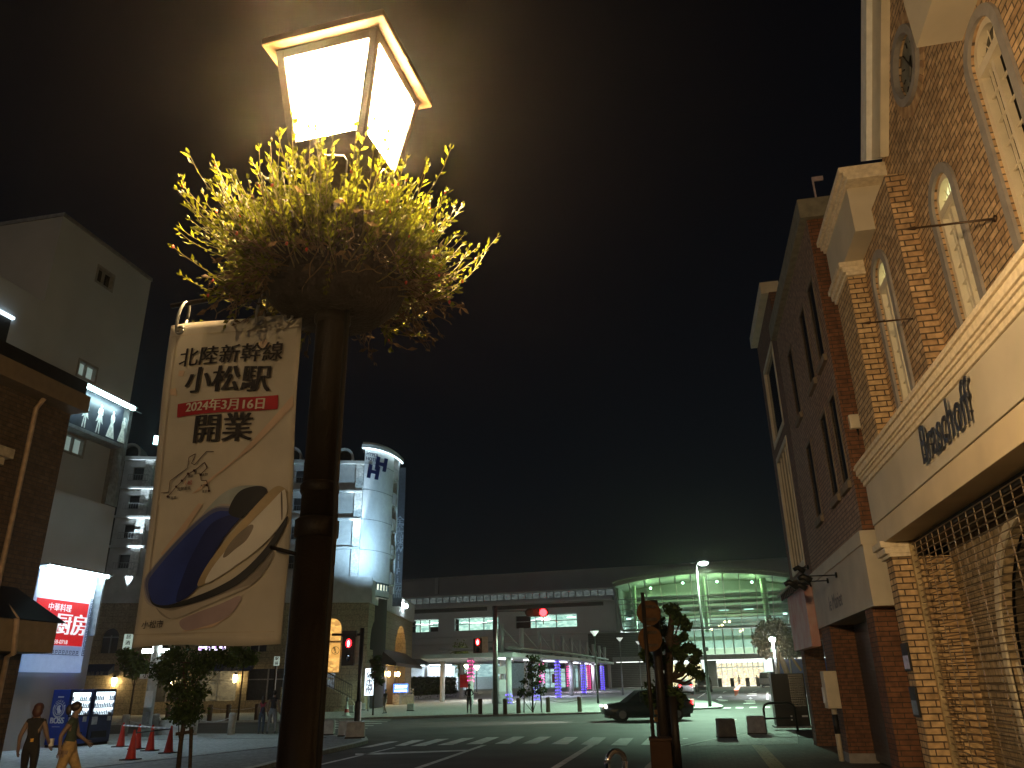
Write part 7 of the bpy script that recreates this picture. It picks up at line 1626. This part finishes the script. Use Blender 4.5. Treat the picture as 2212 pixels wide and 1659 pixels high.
for k in range(n_): 
    z0, z1 = q0.z+(q1.z-q0.z)*k/n_, q0.z+(q1.z-q0.z)*(k+1)/n_; f.quad(q0+hx*(-.75)+hy*.06*math.sin(k)+Vector((0, 0, z0-q0.z)), q0+hx*.75+hy*.06*math.sin(k)+Vector((0, 0, z0-q0.z)), q0+hx*.75+hy*.06*math.sin(k+1)+Vector((0, 0, z1-q0.z)), q0+hx*(-.75)+hy*.06*math.sin(k+1)+Vector((0, 0, z1-q0.z)))
o_ = f.build('flag', mat('flag_red', (.65, .02, .02), .7), t_); so2 = o_.modifiers.new('thickness', 'SOLIDIFY'); so2.thickness = .02
f = MB(); f.tube([q0-hx*.8-Vector((0, 0, .8)), q1-hx*.8+Vector((0, 0, .3))], .03, 6); f.build('pole', M['grey_metal'], t_)
# signal cabinet boxes on the plaza pole, red chevron marker
c = G(K(18, 820, 990)); D2 = c.xy.length; t_ = thing('control_cabinet', 'grey control cabinets strapped to a post behind the signal pole', 'cabinet', tuple(c))
f = MB(); f.tube([c, atD(K(18, 815, 510), D2)], .14, 8); f.build('post', M['grey_metal'], t_)
for y0, y1, w_ in ((690, 850, .62), (520, 620, .55)): a, b = atD(K(18, 820, y0), D2), atD(K(18, 820, y1), D2); f = MB(); f.obox((a+b)/2+hy*.3, hx*w_, hy*.2, Vector((0, 0, abs(a.z-b.z)/2))); f.build('box', M['stn_trim'], t_, .03)
f = MB(); f.obox(c+Vector((0, 0, .45)), hx*.85, hy*.5, Vector((0, 0, .45))); f.build('foundation', M['concrete'], t_)
c = G(K(17, 715, 1415)); a, b = atD(K(17, 765, 1235), c.xy.length), atD(K(17, 690, 1330), c.xy.length); d_ = atD(K(17, 720, 1330), c.xy.length); e_ = atD(K(17, 700, 1415), c.xy.length); g_ = atD(K(17, 740, 1400), c.xy.length)
t_ = thing('chevron_marker', 'slanted red chevron marker with lit rows on the station road', 'road marker', tuple(c)); f = MB()
f.add([b, d_+hx*.25, a+hx*.1, a-hx*.1]+[p-hy*.1 for p in (b, d_+hx*.25, a+hx*.1, a-hx*.1)], [(0, 1, 2, 3), (7, 6, 5, 4), (0, 4, 5, 1), (1, 5, 6, 2), (2, 6, 7, 3), (3, 7, 4, 0)]); f.build('panel', mat('marker_red', (.5, .04, .03), .5), t_)
f = MB(); f.add([e_, g_, d_+hx*.25, b]+[p-hy*.08 for p in (e_, g_, d_+hx*.25, b)], [(0, 1, 2, 3), (7, 6, 5, 4), (0, 4, 5, 1), (1, 5, 6, 2), (3, 7, 4, 0)]); f.build('lower_panel', mat('marker_rust', (.38, .05, .03), .5), t_)
f = MB()
for k in range(8): p = b.lerp(a, .1+.8*k/8)+hx*.12+hy*.03; f.obox(p, hx*(.34-.02*k)*.6, hy*.02, Vector((0, 0, .05)))
f.build('lit_row', emat('lit_row', (1, .45, .3), 1.0), t_)
# low posts in front of the station doors
for i, x in enumerate((890, 1045, 1240, 1375, 1440)):
    b = Vector((G(K(15, x, 296)).x, 131.5, gz(131.5))); q = atY(K(15, x, 296), 131.5); b.x = q.x
    if i == 0: dp0 = mk_bollard(tuple(b), 'dark post before the station doors, the leftmost', M['black'], 1.25, .3, 'dark posts before the station doors', 'door_post'); L0 = b.copy()
    else: dup(dp0, b, 0, ['', 'dark post before the station doors, left of the chevron marker', 'dark post before the station doors, right of the chevron marker', 'dark post before the station doors, second from the van', 'dark post before the station doors, nearest the van'][i])
# ================================================================== VEHICLES
def car(name, lab, loc, rz, L, Wd, Hc, paint, style='hatch', lights=True, cat='car'):
    t = thing(name, lab, cat, tuple(loc)); R_ = Matrix.Rotation(rz, 3, 'Z'); loc = Vector(loc)
    X = lambda x, y, z: loc+R_ @ Vector((x*L, y*Wd/2, z*Hc))      # x: 0 nose .. 1 tail, shifted so that the middle is the origin
    if style == 'van': low = [(0, .30, .52, .80), (.02, .2, .56, .92), (.12, .17, .60, .97), (.5, .17, .60, 1), (.88, .17, .60, 1), (.98, .2, .60, .97), (1, .28, .58, .9)]; cab = [(.06, .60), (.17, .96), (.5, 1.0), (.9, 1.0), (.985, .95), (.998, .60)]
    else: low = [(0, .30, .46, .72), (.02, .2, .5, .86), (.1, .15, .55, .95), (.27, .15, .60, 1), (.5, .15, .61, 1), (.75, .15, .62, 1), (.92, .17, .62, .95), (.985, .22, .60, .86), (1, .30, .56, .76)]; cab = [(.24, .60), (.40, .95), (.55, 1.0), (.78, .97), (.93, .86) if style == 'hatch' else (.86, .80), (.975, .62)]
    f = MB(); f.smooth = True; vs = []; n_ = 8
    for x, zb, zt, wy in low:
        x -= .5; zm = (zb+zt)/2
        vs += [X(x, -wy*.86, zb), X(x, -wy, zb+.08), X(x, -wy, zm), X(x, -wy*.95, zt), X(x, wy*.95, zt), X(x, wy, zm), X(x, wy, zb+.08), X(x, wy*.86, zb)]
    k = len(low); f.add(vs, [(i*n_+j, i*n_+(j+1) % n_, (i+1)*n_+(j+1) % n_, (i+1)*n_+j) for i in range(k-1) for j in range(n_)]+[list(range(n_-1, -1, -1)), list(range((k-1)*n_, k*n_))]); f.build('body', paint, t)
    f = MB(); vs = []
    for x, z in cab:
        x -= .5; wy = .93-.22*max(0, (z-.6)/.4)
        vs += [X(x, -.93, .595), X(x, -wy, z), X(x, wy, z), X(x, .93, .595)]
    k = len(cab); f.add(vs, [(i*4+j, i*4+j+1, (i+1)*4+j+1, (i+1)*4+j) for i in range(k-1) for j in range(3)]); f.build('windows', M['dark_glass'], t)
    f = MB(); f.smooth = True; vs = []
    for x, z in cab[1:-1]:
        x -= .5; wy = (.93-.22*max(0, (z-.6)/.4))*1.01; vs += [X(x, -wy, z-.02), X(x, -wy*.9, z+.012), X(x, wy*.9, z+.012), X(x, wy, z-.02)]
    k = len(cab)-2; f.add(vs, [(i*4+j, i*4+j+1, (i+1)*4+j+1, (i+1)*4+j) for i in range(k-1) for j in range(3)]); f.build('roof', paint, t)
    f = MB()
    for s_ in (-1, 1):
        for i, (x, z) in enumerate(cab): f.tube([X(x-.5, s_*.935, .6), X(x-.5, s_*(.935-.22*max(0, (z-.6)/.4)), z)], .028, 5)
    f.build('door_pillar', paint, t)
    rw = .215*Hc if style != 'van' else .17*Hc
    for x in (.19, .80):
        for s_ in (-1, 1):
            c = X(x-.5, s_*.88, 0); c.z = loc.z+rw; ax = R_ @ Vector((0, 1, 0)); w_ = MB(); w_.smooth = True; w_.tube([c-ax*.11, c+ax*.11], rw, 18); wo = w_.build('wheel', M['rubber'], t)
            w_ = MB(); w_.tube([c-ax*.115, c+ax*.115], rw*.62, 10); w_.build('rim', M['grey_metal'], wo)
    for s_ in (-1, 1):
        f = MB(); f.obox(X(-.485, s_*.66, .47), R_ @ Vector((.03*L/4, 0, 0)), R_ @ Vector((0, .16, 0)), Vector((0, 0, .065))); f.build('headlight', emat('headlight', (1, .97, .8), 14) if (lights and 'headlight' not in bpy.data.materials) else (bpy.data.materials['headlight'] if lights else M['grey_metal']), t)
        f = MB(); f.obox(X(.49, s_*.74, .58 if style != 'van' else .45), R_ @ Vector((.03, 0, 0)), R_ @ Vector((0, .09, 0)), Vector((0, 0, .1))); f.build('tail_light', emat('tail_red', (1, .03, .03), 5) if 'tail_red' not in bpy.data.materials else bpy.data.materials['tail_red'], t)
    f = MB(); f.obox(X(.503, 0, .40), R_ @ Vector((.01, 0, 0)), R_ @ Vector((0, .17, 0)), Vector((0, 0, .085))); f.build('number_plate', M['white_paint'], t)
    f = MB(); f.obox(X(0, 0, .16), R_ @ Vector((L*.45, 0, 0)), R_ @ Vector((0, Wd*.44, 0)), Vector((0, 0, .06*Hc))); f.build('underbody', M['black'], t)
    return t, X
def carpaint(name, c):
    m_, t, b = newmat(name); b.inputs['Base Color'].default_value = (*c, 1); b.inputs['Roughness'].default_value = .3; b.inputs['Coat Weight'].default_value = .8; b.inputs['Coat Roughness'].default_value = .05; return m_
c = G((1398, 1556), RZ); cdir = math.atan2(2.6, 9.2)
mc, X_ = car('passing_car', 'dark car crossing the junction with bright headlights behind the street tree', c, cdir, 4.4, 1.7, 1.42, carpaint('paint_dark', (.010, .011, .013)), 'sedan')
for s_ in (-.66, .66):
    p = X_(-.52, s_, .47); spot(p, p+Matrix.Rotation(cdir, 3, 'Z') @ Vector((-10, 0, -.30)), 700, 50, (1, .95, .8), .8, .08, 'headlight_beam')
c = G((1481, 1500), RZ); car('parked_car', 'white hatchback seen from behind on the station road', c, math.pi*1.5+.06, 3.9, 1.62, 1.5, carpaint('paint_white', (.75, .76, .76)), 'hatch', False)
c = G((1512, 1497), RZ)+Vector((.5, 4, .05)); car('parked_car', 'dark tall car right beside the white hatchback', c, math.pi*1.5+.1, 4.3, 1.7, 1.75, carpaint('paint_black', (.02, .02, .022)), 'van', False)
c = atY(K(15, 1545, 262), 124); c.z = gz(124)+RZ+.05; car('parked_van', 'white van by the blue hoarding with one red tail light glowing', c, math.pi*1.5-.5, 4.6, 1.8, 2.05, bpy.data.materials['paint_white'], 'van', False, 'van')

# ================================================================== PEOPLE
def person(lab, base, hgt, face, top, pants, shoe, hairm, sleeve=.4, shorts=False, wide=1., pose=None, hair='short', extra=None, slim=1.):
    """one continuous skinned figure; face = heading of the nose in the ground plane"""
    P = dict(lk=(0, .02), rk=(0, .02), la=(0, -.02), ra=(0, -.02), le=(-.24, -.03, 1.13), lw=(-.26, .06, .90), re=(.24, -.03, 1.13), rw=(.26, .06, .90), lean=0.)
    P.update(pose or {})
    V = []; E = []; RD = []; KIND = []
    def v(p, r): V.append(Vector(p)); RD.append(r); return len(V)-1
    def e(a, b, k): E.append((a, b)); KIND.append(k)
    ln = P['lean']
    pel = v((0, 0, .94), (.125*slim, .10)); sp = v((0, ln*.4, 1.12), (.115*slim, .088)); ch = v((0, ln, 1.32), (.145*slim, .10)); nb = v((0, ln, 1.455), (.075, .065)); nk = v((0, ln+.015, 1.50), (.048, .05)); hl = v((0, ln+.035, 1.565), (.062, .07)); hd = v((0, ln+.03, 1.635), (.078, .092)); cr = v((0, ln+.02, 1.685), (.066, .075))
    e(pel, sp, 'pants0'); e(sp, ch, 'top'); e(ch, nb, 'top'); e(nb, nk, 'skin'); e(nk, hl, 'skin'); e(hl, hd, 'skin'); e(hd, cr, 'skin')
    ns = v((0, ln+.125, 1.605), (.014, .016)); e(hd, ns, 'skin')
    for s_, ek, wk, kk, ak in ((-1, 'le', 'lw', 'lk', 'la'), (1, 're', 'rw', 'rk', 'ra')):
        sh = v((s_*.165*slim, ln, 1.405), (.062, .06)); el_ = v(P[ek], (.041, .041)); wr = v(P[wk], (.028, .026)); e(ch, sh, 'top'); e(sh, el_, 'arm'); e(el_, wr, 'fore')
        d = (V[wr]-V[el_]).normalized(); side = d.cross(Vector((0, 1, 0))) if abs(d.y) < .9 else d.cross(Vector((0, 0, 1))); side.normalize(); fwd = side.cross(d)
        pm = v(V[wr]+d*.06, (.036, .018)); e(wr, pm, 'skin')
        for q, ll in zip((-.03, -.01, .01, .03), (.065, .078, .074, .058)):
            k1 = v(V[pm]+fwd*q+d*.03, (.0095, .009)); k2 = v(V[pm]+fwd*q*1.15+d*(.03+ll*.55)+side*.012, (.0085, .008)); k3 = v(V[pm]+fwd*q*1.2+d*(.03+ll*.9)+side*.032, (.007, .007)); e(pm, k1, 'skin'); e(k1, k2, 'skin'); e(k2, k3, 'skin')
        t1 = v(V[wr]+d*.035+fwd*.042, (.010, .010)); t2 = v(V[wr]+d*.07+fwd*.06, (.008, .008)); e(wr, t1, 'skin'); e(t1, t2, 'skin')
        kx, ky = P[kk]; ax, ay = P[ak]
        hp = v((s_*.085, 0, .88), (.098*wide, .098*wide)); kn = v((s_*.10+kx, ky, .50), (.058*wide, .06*wide)); an = v((s_*.105+ax, ay, .085), (.036*(wide if wide > 1.2 else 1), .04*(wide if wide > 1.2 else 1))); to = v((s_*.12+ax, ay+.15, .035), (.036, .028)); he = v((s_*.105+ax, ay-.045, .035), (.03, .028))
        e(pel, hp, 'pants'); e(hp, kn, 'pants'); e(kn, an, 'shin'); e(an, to, 'shoe'); e(an, he, 'shoe')
    me = bpy.data.meshes.new('figure'); me.from_pydata([tuple(q) for q in V], E, []); ob = bpy.data.objects.new('figure', me); COL.objects.link(ob)
    sk = ob.modifiers.new('skin', 'SKIN'); sk.use_smooth_shade = True
    for i, r in enumerate(RD): me.skin_vertices[0].data[i].radius = r; me.skin_vertices[0].data[i].use_root = (i == 0)
    sb_ = ob.modifiers.new('sub', 'SUBSURF'); sb_.levels = 2; sb_.render_levels = 2
    dg = bpy.context.evaluated_depsgraph_get(); dg.update(); m2 = bpy.data.meshes.new_from_object(ob.evaluated_get(dg)); bpy.data.objects.remove(ob)
    m2.name = 'person'; m2.materials.clear()
    for q in (top, pants, shoe, M['skin']): m2.materials.append(q)
    segs = [(V[a], V[b], k) for (a, b), k in zip(E, KIND)]
    for p in m2.polygons:
        c = p.center; best = None
        for a, b, k in segs:
            ab = b-a; t_ = max(0, min(1, (c-a).dot(ab)/ab.length_squared)); d = (a+ab*t_-c).length
            if best is None or d < best[0]: best = (d, k, t_)
        _, k, t_ = best
        if k == 'top': i = 0
        elif k == 'pants0': i = 1 if t_ < .5 else 0
        elif k == 'pants': i = 1
        elif k == 'shin': i = (3 if (shorts and t_ > .0) else 1) if t_ < .9 else 2
        elif k == 'shoe': i = 2
        elif k == 'arm': i = 0 if t_ < sleeve else 3
        elif k == 'fore': i = 3 if sleeve < 1.5 else 0
        else: i = 3
        p.material_index = i; p.use_smooth = True
    s_ = hgt/1.75; o = bpy.data.objects.new('person', m2); COL.objects.link(o); o.location = base; o.scale = (s_,)*3
    o.rotation_euler = (0, 0, math.atan2(face[1], face[0])-math.pi/2); tag(o, lab, 'person')
    f = MB(); f.smooth = True
    f.ell((0, ln+.005, 1.655), .092, .105, .098, 14, 10)
    f.v = [Vector((q.x, min(q.y, ln+.085+.3*(q.z-1.66)) if q.z < 1.70 else q.y, q.z)) for q in f.v]
    if hair == 'long': f.ell((0, ln-.055, 1.54), .085, .06, .17, 12, 8)
    if hair == 'bob': f.ell((0, ln-.03, 1.585), .098, .085, .11, 12, 8)
    if hair == 'tail': f.ell((0, ln-.12, 1.60), .035, .06, .10, 10, 6)
    h = f.build('hair', hairm); h.parent = o
    for nm, mbx, mm in (extra(ln) if extra else []):
        q = mbx.build(nm, mm); q.parent = o
    # eyes
    f = MB()
    for q in (-.031, .031): f.ell((q, ln+.108, 1.637), .011, .008, .007, 8, 5)
    q = f.build('eyes', M['black']); q.parent = o
    return o
cl = lambda n, c, v_=.2: mat(n, c, .85, var=v_, scale=14, bump=.25, bscale=30)
blk, grn, tan, jean, gry, whi = cl('cloth_black', (.012, .011, .012)), cl('cloth_green', (.03, .045, .032)), cl('cloth_tan', (.30, .20, .09)), cl('cloth_jean', (.045, .065, .10)), cl('cloth_grey', (.14, .15, .16)), cl('cloth_white', (.6, .58, .54))
brn = mat('hair_brown', (.06, .022, .016), .5)
shoe_d, shoe_w = mat('shoe_dark', (.02, .02, .02), .5), mat('shoe_white', (.6, .6, .6), .5)
def ex_left(ln):
    f = MB(); f.obox((.02, -.095, 1.06), Vector((.028, 0, 0)), Vector((0, .012, 0)), Vector((0, 0, .03))); g_ = MB(); g_.obox((.30, .16, 1.0), Vector((.03, 0, 0)), Vector((0, .05, 0)), Vector((0, 0, .07)))
    return [('back_print', f, mat('print_orange', (.8, .35, .05), .5, var=.7, scale=30)), ('carried_bag', g_, whi)]
def place(px, D, head):  # figure whose feet lie out of frame: distance and head height give the base
    p = atD(px, D); return Vector((p.x, p.y, 0)), p.z
b, h = place(K(14, 505, 665), 16.2, None)
person('person in black with reddish brown hair, seen from behind at the left edge', b, h, (-.35, .9), blk, blk, shoe_d, brn, .05, hair='bob', pose=dict(lk=(0, .10), la=(0, .02), rk=(0, .0), ra=(0, -.18), re=(.25, .0, 1.13), rw=(.27, .14, .97)), extra=ex_left, slim=.9)
b, h = place(K(14, 975, 650), 15.8, None)
person('person in a green top and wide tan trousers striding past the vending machines', b, h, (.85, .5), grn, tan, shoe_w, M['hair'], .25, wide=1.35, hair='tail', pose=dict(lk=(0, .20), la=(0, .34), rk=(0, -.08), ra=(0, -.36), le=(-.25, .08, 1.14), lw=(-.22, .26, 1.0), re=(.25, -.14, 1.14), rw=(.26, -.12, .9)))
def back_pack(ln):
    f = MB(); f.smooth = True; f.ell((.05, -.14, 1.10), .11, .07, .16, 12, 8); return [('bag', f, mat('bag_navy', (.02, .02, .04), .7))]
b = G(K(10, 1640, 968)); h = atD(K(10, 1665, 628), b.xy.length).z
person('person with long dark hair, a red top and dark bag, left of the waiting couple', b, h, (-.25, 1), cl('cloth_red', (.20, .02, .04)), jean, shoe_d, M['hair'], .0, hair='long', extra=back_pack, slim=.88)
b = G(K(10, 1735, 968)); h = atD(K(10, 1752, 578), b.xy.length).z
person('person in a black sleeveless top and grey trousers, right of the waiting couple', b, h, (-.15, 1), blk, gry, shoe_d, M['hair'], .1, wide=1.2, pose=dict(lk=(-.04, .02), la=(-.08, .0), rk=(.03, .02), ra=(.06, 0)))
b = G(K(18, 400, 1120)); h = atD(K(18, 393, 742), b.xy.length).z-b.z
person('person all in dark clothes standing on the plaza kerb facing the road', b, h, (.25, -1), blk, cl('cloth_char', (.03, .03, .035)), shoe_d, M['hair'], 1.8, pose=dict(le=(-.25, .02, 1.14), lw=(-.12, .16, 1.05), re=(.25, .02, 1.14), rw=(.12, .16, 1.05)))
b = G(K(16, 960, 1510)); h = atD(K(16, 1015, 1180), b.xy.length).z-b.z
person('person in a dark shirt and pale shorts walking past the hotel entrance', b, h, (-.5, -.8), blk, gry, shoe_d, M['hair'], .5, shorts=True, pose=dict(lk=(0, .14), la=(0, .16), rk=(0, -.02), ra=(0, -.2), le=(-.25, .05, 1.14), lw=(-.1, .2, 1.08), re=(.25, .05, 1.14), rw=(.1, .2, 1.08)))
for lab, x, y0, tp_, pn_ in (('person in dark clothes before the bright station doors', 1355, 130, cl('cloth_teal', (.08, .13, .12)), blk), ('person in a blue top before the station doors near the van', 1425, 120, cl('cloth_blue', (.03, .08, .42)), jean), ('person with arms out on the station forecourt by the chevron marker', 1130, 130, cl('cloth_drab', (.12, .11, .10)), blk)):
    q = atY(K(15, x, 262), 133); b = Vector((q.x, 133, gz(133)+.012)); person(lab, b, 1.62, (rnd.uniform(-1, 1), -1), tp_, pn_, shoe_d, M['hair'], .5)

# ================================================================== NIGHT AIR, ADDED FOR THE LAMP GLOW
hz_ = MB(); hz_.box(-152, 152, -27, 252, -2.2, 27.5)  # thin scattering volume added to give the lantern its halo
ho_ = hz_.build('glow_haze', bpy.data.materials.new('glow_haze')); ho_['kind'] = 'stuff'
hm = ho_.data.materials[0]; hm.use_nodes = True; t_ = hm.node_tree; t_.nodes.clear(); o_ = t_.nodes.new('ShaderNodeOutputMaterial'); pv = t_.nodes.new('ShaderNodeVolumePrincipled')
pv.inputs['Color'].default_value = (.95, .87, .80, 1); pv.inputs['Density'].default_value = .0007; pv.inputs['Anisotropy'].default_value = .9
t_.links.new(pv.outputs[0], o_.inputs['Volume'])
